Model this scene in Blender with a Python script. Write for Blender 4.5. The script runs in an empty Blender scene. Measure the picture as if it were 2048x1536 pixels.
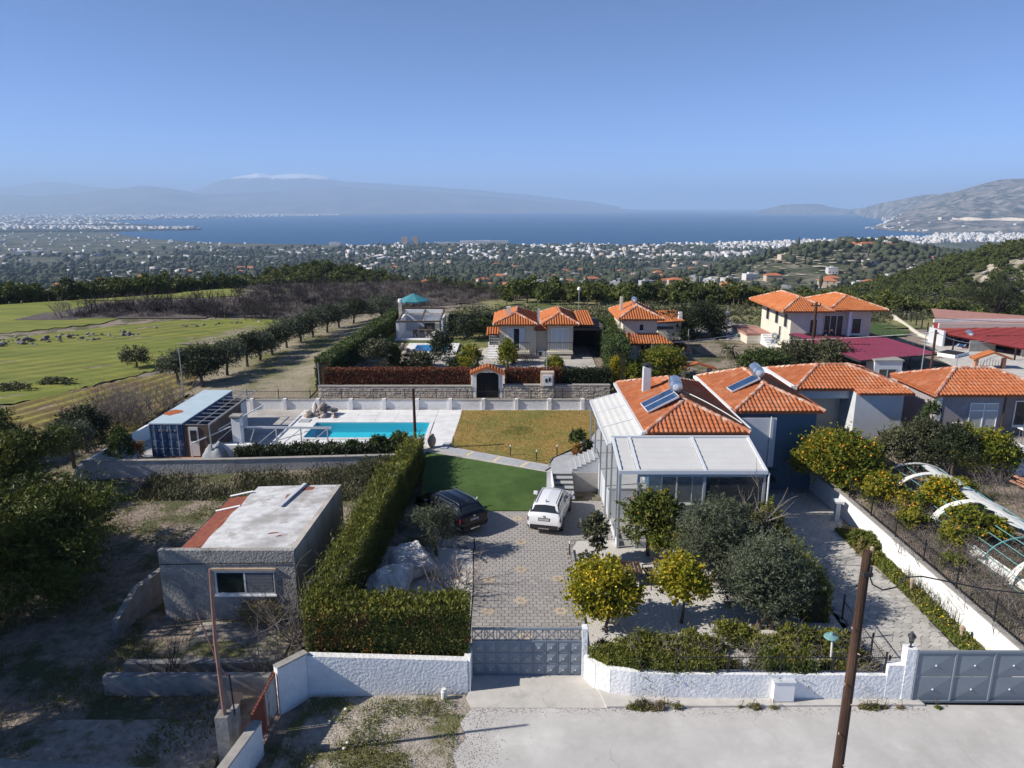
import bpy, math, random
import numpy as np
from mathutils import Matrix, Vector, noise as mnoise
from mathutils.geometry import tessellate_polygon
R = math.radians; PI = math.pi
sc = bpy.context.scene; COL = sc.collection
rng = np.random.default_rng(7); random.seed(7)

# ---------------------------------------------------------------- camera, sky, sun, exposure
cam_d = bpy.data.cameras.new('camera'); cam = bpy.data.objects.new('camera', cam_d); COL.objects.link(cam)
cam.location = (0, 0, 16.5); cam.rotation_euler = (R(90 - 13.85), 0, 0)
cam_d.sensor_width = 36.0; cam_d.lens = 36.0 * 1440 / 2048
cam_d.clip_start = 0.5; cam_d.clip_end = 90000
sc.camera = cam
SUN_EL, SUN_AZ = 35.0, 190.0           # azimuth of the sun, degrees from +X, counter-clockwise (from the left, a little behind the camera)
sd = Vector((math.cos(R(SUN_EL)) * math.cos(R(SUN_AZ)), math.cos(R(SUN_EL)) * math.sin(R(SUN_AZ)), math.sin(R(SUN_EL))))
sun_d = bpy.data.lights.new('sun', 'SUN'); sun = bpy.data.objects.new('sun', sun_d); COL.objects.link(sun)
sun_d.energy = 5.0; sun_d.angle = R(0.53); sun_d.color = (1.0, 0.94, 0.85)
sun.rotation_euler = sd.to_track_quat('Z', 'Y').to_euler(); sun.location = (-40, -5, 60)
W = bpy.data.worlds.new('World'); sc.world = W; W.use_nodes = True
wn = W.node_tree.nodes; bg = wn['Background']; sky = wn.new('ShaderNodeTexSky')
sky.sky_type = 'NISHITA'; sky.sun_disc = False; sky.sun_elevation = R(SUN_EL); sky.sun_rotation = R(90 - SUN_AZ)
sky.altitude = 0; sky.air_density = 0.30; sky.dust_density = 0.0; sky.ozone_density = 6.0
W.node_tree.links.new(sky.outputs[0], bg.inputs[0]); bg.inputs[1].default_value = 0.15
sc.view_settings.view_transform = 'Standard'; sc.view_settings.look = 'None'
sc.view_settings.exposure = 0.5; sc.view_settings.gamma = 1.0; sc.view_settings.use_curve_mapping = False
sc.render.engine = 'CYCLES'
cy = sc.cycles; cy.max_bounces = 6; cy.diffuse_bounces = 3; cy.glossy_bounces = 3; cy.transmission_bounces = 4
cy.transparent_max_bounces = 12; cy.volume_bounces = 1; cy.use_denoising = True
try: cy.denoiser = 'OPENIMAGEDENOISE'
except Exception: pass
cy.sample_clamp_indirect = 4.0; cy.caustics_reflective = False; cy.caustics_refractive = False

# ---------------------------------------------------------------- materials
def M(name, c1, c2=None, scale=2.0, rough=0.85, bump=0.0, bscale=20.0, bdist=0.02, c3=None, s3=0.3, detail=4.0,
      metal=0.0, spec=0.3, lo=0.35, hi=0.65, stretch=None, t3=(0.45, 0.65), coat=0.0, rand=0.0):
    m = bpy.data.materials.new(name); m.use_nodes = True
    nt = m.node_tree; n = nt.nodes; l = nt.links; b = n['Principled BSDF']
    b.inputs['Roughness'].default_value = rough; b.inputs['Metallic'].default_value = metal
    b.inputs['Specular IOR Level'].default_value = spec
    if coat: b.inputs['Coat Weight'].default_value = coat
    g = n.new('ShaderNodeNewGeometry'); pos = g.outputs['Position']
    if stretch:
        mp = n.new('ShaderNodeMapping'); mp.inputs['Scale'].default_value = stretch[:3]
        if len(stretch) > 3: mp.inputs['Rotation'].default_value = (0, 0, stretch[3])
        l.new(pos, mp.inputs[0]); pos = mp.outputs[0]
    col = None
    if c2 is None: b.inputs['Base Color'].default_value = (*c1, 1)
    else:
        t = n.new('ShaderNodeTexNoise'); t.inputs['Scale'].default_value = scale; t.inputs['Detail'].default_value = detail
        t.inputs['Roughness'].default_value = 0.6
        l.new(pos, t.inputs['Vector'])
        r = n.new('ShaderNodeValToRGB'); r.color_ramp.elements[0].position = lo; r.color_ramp.elements[1].position = hi
        r.color_ramp.elements[0].color = (*c1, 1); r.color_ramp.elements[1].color = (*c2, 1)
        l.new(t.outputs['Fac'], r.inputs[0]); col = r.outputs[0]
        if c3 is not None:
            t2 = n.new('ShaderNodeTexNoise'); t2.inputs['Scale'].default_value = s3; t2.inputs['Detail'].default_value = 5.0
            t2.inputs['Roughness'].default_value = 0.65
            l.new(pos, t2.inputs['Vector'])
            r2 = n.new('ShaderNodeValToRGB'); r2.color_ramp.elements[0].position = t3[0]; r2.color_ramp.elements[1].position = t3[1]
            r2.color_ramp.elements[0].color = (0, 0, 0, 1); r2.color_ramp.elements[1].color = (1, 1, 1, 1)
            l.new(t2.outputs['Fac'], r2.inputs[0])
            mx = n.new('ShaderNodeMix'); mx.data_type = 'RGBA'; mx.inputs[7].default_value = (*c3, 1)
            l.new(r2.outputs[0], mx.inputs[0]); l.new(col, mx.inputs[6]); col = mx.outputs[2]
        if rand:
            oi = n.new('ShaderNodeObjectInfo'); hs = n.new('ShaderNodeHueSaturation')
            mr = n.new('ShaderNodeMapRange'); mr.inputs[3].default_value = 1 - rand; mr.inputs[4].default_value = 1 + rand
            l.new(oi.outputs['Random'], mr.inputs[0]); l.new(mr.outputs[0], hs.inputs['Value']); l.new(col, hs.inputs['Color']); col = hs.outputs[0]
        l.new(col, b.inputs['Base Color'])
    if bump:
        t = n.new('ShaderNodeTexNoise'); t.inputs['Scale'].default_value = bscale; t.inputs['Detail'].default_value = 3.0
        l.new(pos, t.inputs['Vector'])
        bp = n.new('ShaderNodeBump'); bp.inputs['Strength'].default_value = bump; bp.inputs['Distance'].default_value = bdist
        l.new(t.outputs['Fac'], bp.inputs['Height']); l.new(bp.outputs[0], b.inputs['Normal'])
    return m

def leafM(name, c1, c2, c3=None, s1=9.0, s3=1.2, trans=0.3, rough=0.55, t3=(0.48, 0.62)):
    m = M(name, c1, c2, scale=s1, rough=rough, c3=c3, s3=s3, spec=0.25, detail=2.0, t3=t3, lo=0.38, hi=0.62)
    nt = m.node_tree; n = nt.nodes; l = nt.links; b = n['Principled BSDF']; out = n['Material Output']
    tr = n.new('ShaderNodeBsdfTranslucent'); mix = n.new('ShaderNodeMixShader'); mix.inputs[0].default_value = trans
    src = b.inputs['Base Color'].links[0].from_socket
    l.new(src, tr.inputs[0]); l.new(b.outputs[0], mix.inputs[1]); l.new(tr.outputs[0], mix.inputs[2]); l.new(mix.outputs[0], out.inputs[0])
    return m

def glassM(name, c, rough=0.03, alpha=0.35):
    m = bpy.data.materials.new(name); m.use_nodes = True; nt = m.node_tree; n = nt.nodes; l = nt.links
    b = n['Principled BSDF']; b.inputs['Base Color'].default_value = (*c, 1); b.inputs['Roughness'].default_value = rough
    b.inputs['Specular IOR Level'].default_value = 0.6
    if alpha < 1:
        t = n.new('ShaderNodeBsdfTransparent'); mx = n.new('ShaderNodeMixShader'); mx.inputs[0].default_value = alpha
        l.new(t.outputs[0], mx.inputs[1]); l.new(b.outputs[0], mx.inputs[2]); l.new(mx.outputs[0], n['Material Output'].inputs[0])
    return m

m_white = M('white_paint', (.80, .80, .79), (.74, .74, .73), 1.5, .7)
m_stucco = M('white_stucco', (.80, .80, .79), (.72, .72, .72), 3, .9, bump=.6, bscale=10, bdist=.05, c3=(.58, .56, .52), s3=.7, t3=(.6, .8))
m_rampwall = M('white_smooth_wall', (.82, .82, .81), (.78, .78, .77), 2, .85, bump=.2, bscale=20, bdist=.01)
m_greystucco = M('grey_stucco', (.56, .54, .515), (.46, .445, .425), 2.5, .95, bump=.55, bscale=9, bdist=.05, c3=(.22, .21, .2), s3=.5, t3=(.55, .75))
m_shedwall = M('shed_cement', (.36, .34, .315), (.28, .265, .25), 4, .95, bump=.8, bscale=10, bdist=.06, c3=(.15, .14, .13), s3=.8, t3=(.55, .75))
m_shedside = M('weathered_cement', (.44, .40, .36), (.26, .24, .22), 1.2, .95, bump=.4, bscale=14, bdist=.02, stretch=(1, 1, .25), lo=.3, hi=.7)
m_shedroof = M('worn_white_roof', (.66, .66, .66), (.50, .50, .50), 2.5, .9, bump=.4, bscale=6, bdist=.02, c3=(.34, .325, .31), s3=.55, t3=(.48, .66))
def add_stain(m, c, scale, lo, hi, amt=1.0, stretch=None):
    """dirt or lichen patches of their own shape over a surface colour"""
    nt = m.node_tree; n = nt.nodes; l = nt.links; b = n['Principled BSDF']; src = b.inputs['Base Color'].links[0].from_socket; g = n.new('ShaderNodeNewGeometry'); pos = g.outputs['Position']
    if stretch: mp = n.new('ShaderNodeMapping'); mp.inputs['Scale'].default_value = stretch; l.new(pos, mp.inputs[0]); pos = mp.outputs[0]
    t = n.new('ShaderNodeTexNoise'); t.inputs['Scale'].default_value = scale; t.inputs['Detail'].default_value = 10; t.inputs['Roughness'].default_value = .7; l.new(pos, t.inputs['Vector'])
    mr = n.new('ShaderNodeMapRange'); mr.inputs[1].default_value = lo; mr.inputs[2].default_value = hi; mr.inputs[4].default_value = amt; l.new(t.outputs['Fac'], mr.inputs[0])
    mx = n.new('ShaderNodeMix'); mx.data_type = 'RGBA'; mx.inputs[7].default_value = (*c, 1); l.new(mr.outputs[0], mx.inputs[0]); l.new(src, mx.inputs[6]); l.new(mx.outputs[2], b.inputs['Base Color'])
def add_furrows(m, ang, wave, c, amt):
    """bare soil between the sown rows"""
    nt = m.node_tree; n = nt.nodes; l = nt.links; b = n['Principled BSDF']; src = b.inputs['Base Color'].links[0].from_socket; g = n.new('ShaderNodeNewGeometry')
    mp = n.new('ShaderNodeMapping'); mp.inputs['Rotation'].default_value = (0, 0, -ang); l.new(g.outputs['Position'], mp.inputs[0])
    w = n.new('ShaderNodeTexWave'); w.wave_type = 'BANDS'; w.bands_direction = 'X'; w.inputs['Scale'].default_value = .314 / wave; w.inputs['Distortion'].default_value = 2.5; w.inputs['Detail'].default_value = 4; w.inputs['Detail Scale'].default_value = .6; l.new(mp.outputs[0], w.inputs['Vector'])
    t = n.new('ShaderNodeTexNoise'); t.inputs['Scale'].default_value = .09; t.inputs['Detail'].default_value = 3; l.new(g.outputs['Position'], t.inputs['Vector'])
    m1 = n.new('ShaderNodeMapRange'); m1.inputs[1].default_value = .55; m1.inputs[2].default_value = .9; m1.inputs[4].default_value = amt; l.new(w.outputs['Fac'], m1.inputs[0]); m2 = n.new('ShaderNodeMapRange'); m2.inputs[1].default_value = .35; m2.inputs[2].default_value = .6; l.new(t.outputs['Fac'], m2.inputs[0])
    mu = n.new('ShaderNodeMath'); mu.operation = 'MULTIPLY'; l.new(m1.outputs[0], mu.inputs[0]); l.new(m2.outputs[0], mu.inputs[1])
    mx = n.new('ShaderNodeMix'); mx.data_type = 'RGBA'; mx.inputs[7].default_value = (*c, 1); l.new(mu.outputs[0], mx.inputs[0]); l.new(src, mx.inputs[6]); l.new(mx.outputs[2], b.inputs['Base Color'])
add_stain(m_shedroof, (.24, .20, .165), .9, .55, .70, .8); add_stain(m_shedroof, (.27, .09, .06), 2.2, .68, .73, .8)
m_rust = M('rust_red', (.20, .055, .035), (.26, .085, .05), 5, .85, c3=(.38, .20, .11), s3=1.2, t3=(.58, .7))
m_rustpaint = M('rusty_white_paint', (.55, .52, .48), (.24, .11, .05), 3.5, .8, lo=.5, hi=.66, stretch=(1, 1, .4))
m_conc = M('concrete', (.36, .34, .31), (.28, .265, .245), 3, .95, bump=.4, bscale=14, bdist=.02, c3=(.2, .19, .175), s3=.6, t3=(.55, .75))
m_concdark = M('old_concrete', (.27, .26, .245), (.18, .175, .165), 3, .95, bump=.5, bscale=12, bdist=.03)
m_blockwall = M('concrete_block', (.30, .29, .27), (.22, .21, .2), 4, .95, bump=.4, bscale=18, bdist=.02)
m_road = M('concrete_road', (.50, .48, .455), (.43, .415, .395), 1.6, .95, bump=.35, bscale=55, bdist=.012, c3=(.60, .58, .55), s3=.4, t3=(.5, .68), detail=10)
def add_cracks(m, scale=.22, width=.004, dark=(.30, .285, .265)):
    """thin wandering cracks and a few stains: real marks of the slab"""
    nt = m.node_tree; n = nt.nodes; l = nt.links; b = n['Principled BSDF']; src = b.inputs['Base Color'].links[0].from_socket
    g = n.new('ShaderNodeNewGeometry'); t = n.new('ShaderNodeTexNoise'); t.inputs['Scale'].default_value = 1.1; t.inputs['Detail'].default_value = 8; l.new(g.outputs['Position'], t.inputs['Vector'])
    va = n.new('ShaderNodeVectorMath'); va.operation = 'MULTIPLY_ADD'; va.inputs[1].default_value = (1.5, 1.5, 0); l.new(t.outputs['Color'], va.inputs[0]); l.new(g.outputs['Position'], va.inputs[2])
    v = n.new('ShaderNodeTexVoronoi'); v.feature = 'DISTANCE_TO_EDGE'; v.inputs['Scale'].default_value = scale; l.new(va.outputs[0], v.inputs['Vector'])
    mr = n.new('ShaderNodeMapRange'); mr.inputs[1].default_value = 0; mr.inputs[2].default_value = width; mr.inputs[3].default_value = 1; mr.inputs[4].default_value = 0; l.new(v.outputs['Distance'], mr.inputs[0])
    t2 = n.new('ShaderNodeTexNoise'); t2.inputs['Scale'].default_value = .3; l.new(g.outputs['Position'], t2.inputs['Vector']); m2 = n.new('ShaderNodeMapRange'); m2.inputs[1].default_value = .48; m2.inputs[2].default_value = .6; l.new(t2.outputs['Fac'], m2.inputs[0])
    mu = n.new('ShaderNodeMath'); mu.operation = 'MULTIPLY'; l.new(mr.outputs[0], mu.inputs[0]); l.new(m2.outputs[0], mu.inputs[1])
    mx = n.new('ShaderNodeMix'); mx.data_type = 'RGBA'; mx.inputs[7].default_value = (*dark, 1); l.new(mu.outputs[0], mx.inputs[0]); l.new(src, mx.inputs[6]); l.new(mx.outputs[2], b.inputs['Base Color'])
add_cracks(m_road); add_stain(m_road, (.36, .345, .32), .25, .52, .7, .7); add_stain(m_road, (.30, .285, .265), 1.3, .62, .72, .6)
m_apron = M('pale_apron', (.54, .51, .47), (.45, .43, .395), 1.8, .95, bump=.3, bscale=20, bdist=.015, c3=(.36, .345, .32), s3=.8, t3=(.55, .7))
add_cracks(m_apron, .5, .006)
m_soil = M('dry_soil', (.345, .28, .22), (.19, .155, .125), 3.2, 1.0, bump=1.0, bscale=9, bdist=.10, c3=(.095, .098, .045), s3=.45, t3=(.47, .58), detail=12)
m_palesoil = M('pale_soil', (.44, .39, .33), (.28, .24, .20), 3.5, 1.0, bump=1.0, bscale=12, bdist=.06, c3=(.13, .13, .055), s3=.6, t3=(.5, .6), detail=12)
m_field = M('young_crop_field', (.155, .185, .030), (.235, .235, .045), .9, 1.0, bump=1.0, bscale=2.5, bdist=.15, c3=(.125, .155, .026), s3=.10, detail=10, t3=(.45, .65), stretch=(.22, 1.3, 1, R(-48)), lo=.4, hi=.6)
m_field2 = M('dry_stripe_field', (.20, .185, .036), (.28, .24, .06), .9, 1.0, bump=1.0, bscale=3, bdist=.12, c3=(.19, .125, .06), s3=.35, detail=8, t3=(.5, .62), stretch=(.2, 1.3, 1, R(-72)))
add_furrows(m_field, -.73, 2.4, (.11, .10, .035), .42); add_furrows(m_field2, -.3, 1.6, (.15, .10, .05), .9)
m_furrow = M('furrow_soil', (.20, .14, .07), (.12, .105, .03), 1.4, 1.0)
m_scrub = M('scrub_ground', (.20, .19, .075), (.27, .24, .12), .8, 1.0, bump=1.0, bscale=3, bdist=.15, c3=(.09, .115, .03), s3=.12, detail=9, t3=(.45, .6))
m_olivefloor = M('olive_row_ground', (.23, .20, .135), (.30, .255, .19), .9, 1.0, bump=.8, bscale=4, bdist=.1, c3=(.13, .135, .045), s3=.16, detail=8, t3=(.46, .6))
m_paver = M('grey_paver', (.345, .32, .30), (.29, .272, .255), 3, .9, bump=.25, bscale=30, bdist=.008, rand=.10)
m_paverbed = M('paver_joint_sand', (.26, .24, .22), (.20, .185, .17), 6, 1.0)
m_flower = M('cream_inlay', (.47, .38, .27), (.41, .33, .23), 5, .9, rand=.1)
m_flag = M('flagstone', (.46, .44, .405), (.38, .365, .335), 2, .9, bump=.3, bscale=20, bdist=.01, rand=.16)
m_gravel = M('white_gravel', (.68, .66, .63), (.42, .40, .37), 14, 1.0, bump=.8, bscale=16, bdist=.04, c3=(.54, .50, .45), s3=.5, lo=.35, hi=.6)
m_lawn = M('artificial_turf', (.050, .098, .022), (.070, .125, .030), 1.6, .95, bump=1.0, bscale=45, bdist=.03, c3=(.085, .125, .035), s3=.9, detail=9, t3=(.48, .7))
m_drylawn = M('dry_winter_lawn', (.38, .245, .075), (.30, .21, .062), 1.6, 1.0, bump=1.0, bscale=14, bdist=.06, c3=(.21, .20, .05), s3=.24, detail=10, t3=(.46, .6))
add_stain(m_drylawn, (.19, .19, .045), .16, .54, .68, .6); add_stain(m_drylawn, (.42, .31, .13), .9, .55, .7, .7); add_stain(m_lawn, (.032, .068, .014), .35, .48, .62, .8)
m_deck = M('white_deck', (.74, .735, .72), (.62, .615, .60), 1.2, .85, c3=(.50, .495, .48), s3=.7, t3=(.55, .8), bump=.15, bscale=20, bdist=.01)
m_path = M('grey_path', (.40, .41, .425), (.34, .35, .365), 2, .9)
m_pathjoint = M('beige_path_band', (.62, .53, .40), (.55, .47, .36), 3, .9)
m_terrpave = M('terrace_paving', (.50, .47, .44), (.42, .395, .365), 2.5, .95, c3=(.34, .32, .295), s3=.6, bump=.3, bscale=12, bdist=.02)
m_tile = M('terracotta_tile', (.43, .145, .058), (.36, .110, .045), 2.6, .85, c3=(.46, .22, .13), s3=.9, t3=(.50, .72), rand=.11, bump=.1, bscale=60, bdist=.004)
add_stain(m_tile, (.22, .12, .08), 1.3, .56, .74, .5); add_stain(m_tile, (.46, .30, .2), 3.0, .62, .76, .4)
m_tilebase = M('terracotta_deck', (.40, .115, .045), (.34, .09, .035), 3, .9)
m_tilefar = M('bright_terracotta', (.47, .16, .055), (.39, .12, .04), 2.0, .85, c3=(.50, .23, .11), s3=.6, t3=(.55, .8))  # slightly brighter terracotta for the farther roofs
m_cap = M('ridge_terracotta', (.44, .17, .09), (.36, .12, .06), 3, .9, c3=(.60, .46, .36), s3=1.5, t3=(.44, .6))
m_mortar = M('pale_mortar', (.58, .48, .40), (.50, .36, .27), 4, .9)
m_fabric = M('white_awning', (.57, .565, .54), (.53, .525, .505), 1, .8, bump=.05, bscale=4)
m_alu = M('white_aluminium', (.62, .64, .66), rough=.45, metal=.0, spec=.5)
m_greyalu = M('grey_aluminium', (.33, .36, .39), (.30, .33, .36), 3, .5, spec=.5)
m_steel = M('galvanised_steel', (.42, .44, .46), (.36, .38, .40), 4, .45, metal=.5)
m_gate = M('slate_gate_paint', (.195, .225, .255), (.18, .21, .24), 2, .5, spec=.4)
m_iron = M('black_iron', (.025, .025, .028), rough=.6)
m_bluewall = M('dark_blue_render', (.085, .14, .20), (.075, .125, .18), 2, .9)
m_palewall = M('pale_grey_render', (.55, .57, .60), (.50, .52, .55), 2, .9)
m_cream = M('cream_render', (.66, .58, .45), (.60, .525, .405), 1.5, .9)
m_creamw = M('ivory_render', (.68, .63, .52), (.62, .57, .47), 1.5, .9)
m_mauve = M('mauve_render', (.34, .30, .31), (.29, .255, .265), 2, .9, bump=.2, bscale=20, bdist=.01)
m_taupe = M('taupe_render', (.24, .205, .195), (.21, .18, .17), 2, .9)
m_glass = glassM('dark_glass', (.03, .035, .04), .05, 1.0)
m_clear = glassM('clear_panel', (.45, .50, .52), .05, .14)
m_tint = glassM('tinted_panel', (.05, .055, .06), .05, .72)
m_shutter = M('pale_shutter', (.60, .61, .60), rough=.7)
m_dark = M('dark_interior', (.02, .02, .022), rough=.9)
m_brown = M('brown_cladding', (.115, .085, .07), (.09, .068, .056), 3, .8)
m_bluecont = M('faded_blue_steel', (.035, .095, .215), (.055, .12, .225), 2, .6, c3=(.28, .34, .42), s3=1.3, t3=(.56, .66))
m_controof = M('pale_blue_roof', (.46, .56, .61), (.40, .50, .55), 1.2, .6, bump=.05, bscale=5)
m_rustpatch = M('orange_rust', (.40, .12, .04), (.32, .09, .03), 6, .9)
m_terra = M('terracotta_paving', (.50, .25, .15), (.42, .2, .12), 3, .9)
m_stone = M('limestone_rubble', (.66, .61, .54), (.50, .45, .38), 5, .95, c3=(.38, .34, .29), s3=2.0, rand=.2, bump=.5, bscale=14, bdist=.03)
m_rockwhite = M('white_boulder', (.62, .60, .57), (.40, .385, .37), 1.6, .95, bump=1.0, bscale=4, bdist=.12, c3=(.30, .28, .26), s3=.9, t3=(.55, .7))
m_rock = M('pink_grey_rock', (.40, .34, .30), (.26, .22, .195), 4, .95, bump=.8, bscale=10, bdist=.05, rand=.25)
m_bark = M('bark', (.12, .095, .075), (.075, .06, .048), 8, .95, bump=.6, bscale=25, bdist=.02)
m_greytwig = M('grey_twig', (.23, .195, .175), (.14, .12, .105), 6, .95)
m_burnt = M('burnt_wood', (.035, .030, .030), (.06, .05, .047), 4, .95)
m_pole = M('creosoted_pole', (.060, .030, .018), (.034, .018, .012), 2.5, .85, stretch=(6, 6, .6), bump=.6, bscale=10, bdist=.02, c3=(.10, .055, .034), s3=1.0)
m_pipe = M('rusty_pink_pipe', (.30, .17, .13), (.24, .13, .10), 5, .7)
m_tank = M('brushed_tank', (.60, .61, .62), rough=.28, metal=.9)
m_solar = M('solar_glass', (.018, .045, .11), (.03, .065, .15), 2, .12, spec=.7)
m_water = None
m_carport = M('magenta_sheet', (.23, .045, .085), (.20, .04, .075), .8, .6)
m_redsheet = M('red_sheet_roof', (.33, .05, .04), (.28, .045, .035), .8, .6)
m_pinksheet = M('faded_pink_roof', (.42, .22, .18), (.36, .18, .15), 1, .8)
m_teal = M('teal_canvas', (.06, .25, .28), (.05, .21, .24), 1, .7)
m_clay = M('clay_urn', (.42, .33, .25), (.34, .26, .19), 4, .9)
m_tarp = M('grey_tarp', (.34, .36, .38), (.24, .26, .28), 2, .7)
m_rubber = M('tyre_rubber', (.02, .02, .02), rough=.85)
m_rim = M('alloy_rim', (.45, .46, .48), rough=.3, metal=.8)
m_carwhite = M('white_car_paint', (.80, .80, .80), rough=.25, spec=.5, coat=.6)
m_carblack = M('black_car_paint', (.004, .004, .006), rough=.12, spec=.35, coat=.15)
m_carblue = M('dark_blue_car_paint', (.015, .025, .05), rough=.25, spec=.6, coat=.6)
m_carsilver = M('silver_car_paint', (.42, .43, .45), rough=.3, metal=.5)
m_cartrim = M('car_trim', (.03, .03, .032), rough=.6)
m_redlight = M('red_lamp', (.16, .01, .012), rough=.25, spec=.6)
m_chrome = M('chrome', (.7, .7, .7), rough=.15, metal=1.0)
m_plate = M('number_plate', (.55, .55, .54), (.3, .3, .3), 40, .5)
m_plastic = M('white_plastic', (.70, .70, .66), rough=.6)
m_bluebox = M('blue_plastic', (.03, .10, .32), rough=.6)
m_orange = M('orange_fruit', (.75, .30, .02), rough=.5)
m_lemon = M('lemon_fruit', (.80, .58, .03), rough=.5)
m_greenpipe = M('teal_pipe', (.12, .28, .28), rough=.6)

l_olive = leafM('olive_leaf', (.085, .105, .060), (.150, .165, .105), (.060, .075, .040), trans=.2)
l_citrus = leafM('citrus_leaf', (.105, .145, .018), (.20, .22, .026), (.34, .29, .028), trans=.4)
l_citrusdk = leafM('dark_citrus_leaf', (.060, .095, .016), (.115, .14, .024), (.18, .16, .025), trans=.25)
l_lemon = leafM('yellow_lemon_leaf', (.16, .20, .018), (.38, .33, .026), (.50, .39, .028), trans=.4)
l_hedge = leafM('cypress_hedge_leaf', (.125, .145, .024), (.22, .215, .036), (.080, .098, .020), trans=.25, s3=.9)
l_hedgefront = leafM('clipped_hedge_leaf', (.085, .105, .020), (.14, .145, .028), (.15, .085, .032), trans=.2, s3=1.3, t3=(.52, .66))
l_redhedge = leafM('red_photinia_leaf', (.15, .052, .030), (.24, .085, .042), (.10, .085, .03), trans=.25, s3=1.0, t3=(.55, .7))
l_green = leafM('green_hedge_leaf', (.055, .090, .022), (.095, .125, .030), (.035, .055, .018), trans=.2)
l_dark = leafM('dark_shrub_leaf', (.030, .044, .018), (.055, .068, .028), (.022, .03, .014), trans=.15)
l_pine = leafM('pine_needle', (.074, .098, .022), (.145, .155, .034), (.050, .068, .02), trans=.15, s1=2.5, s3=.25)
l_pinenear = leafM('near_pine_needle', (.085, .11, .020), (.15, .165, .030), (.036, .052, .014), trans=.2, s3=.6)
l_yellow = leafM('golden_conifer_leaf', (.36, .30, .015), (.26, .22, .015), trans=.3)
l_brush = leafM('grey_green_brush', (.085, .095, .045), (.13, .13, .065), (.06, .06, .035), trans=.15)
l_grass = leafM('weed_grass', (.105, .145, .024), (.18, .195, .04), (.22, .19, .08), trans=.3, s3=.6)
l_drygrass = leafM('dry_grass', (.30, .24, .12), (.22, .18, .09), trans=.25)
l_autumn = leafM('rust_leaf', (.32, .15, .03), (.22, .13, .03), trans=.3)

# ---------------------------------------------------------------- helpers
def wloc(p):
    v = Vector((0, 0, 0))
    while p is not None: v = v + p.location; p = p.parent
    return v

def tag(o, label=None, cat=None, group=None, kind=None):
    if label: o['label'] = label
    if cat: o['category'] = cat
    if group: o['group'] = group
    if kind: o['kind'] = kind
    return o

def thing(name, label, cat, loc=(0, 0, 0), group=None, kind=None):
    o = bpy.data.objects.new(name, None); o.empty_display_size = .3; COL.objects.link(o); o.location = loc
    return tag(o, label, cat, group, kind)

def link(name, me, parent=None, mat=None):
    o = bpy.data.objects.new(name, me); COL.objects.link(o)
    if parent is not None: o.parent = parent
    return o

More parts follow.
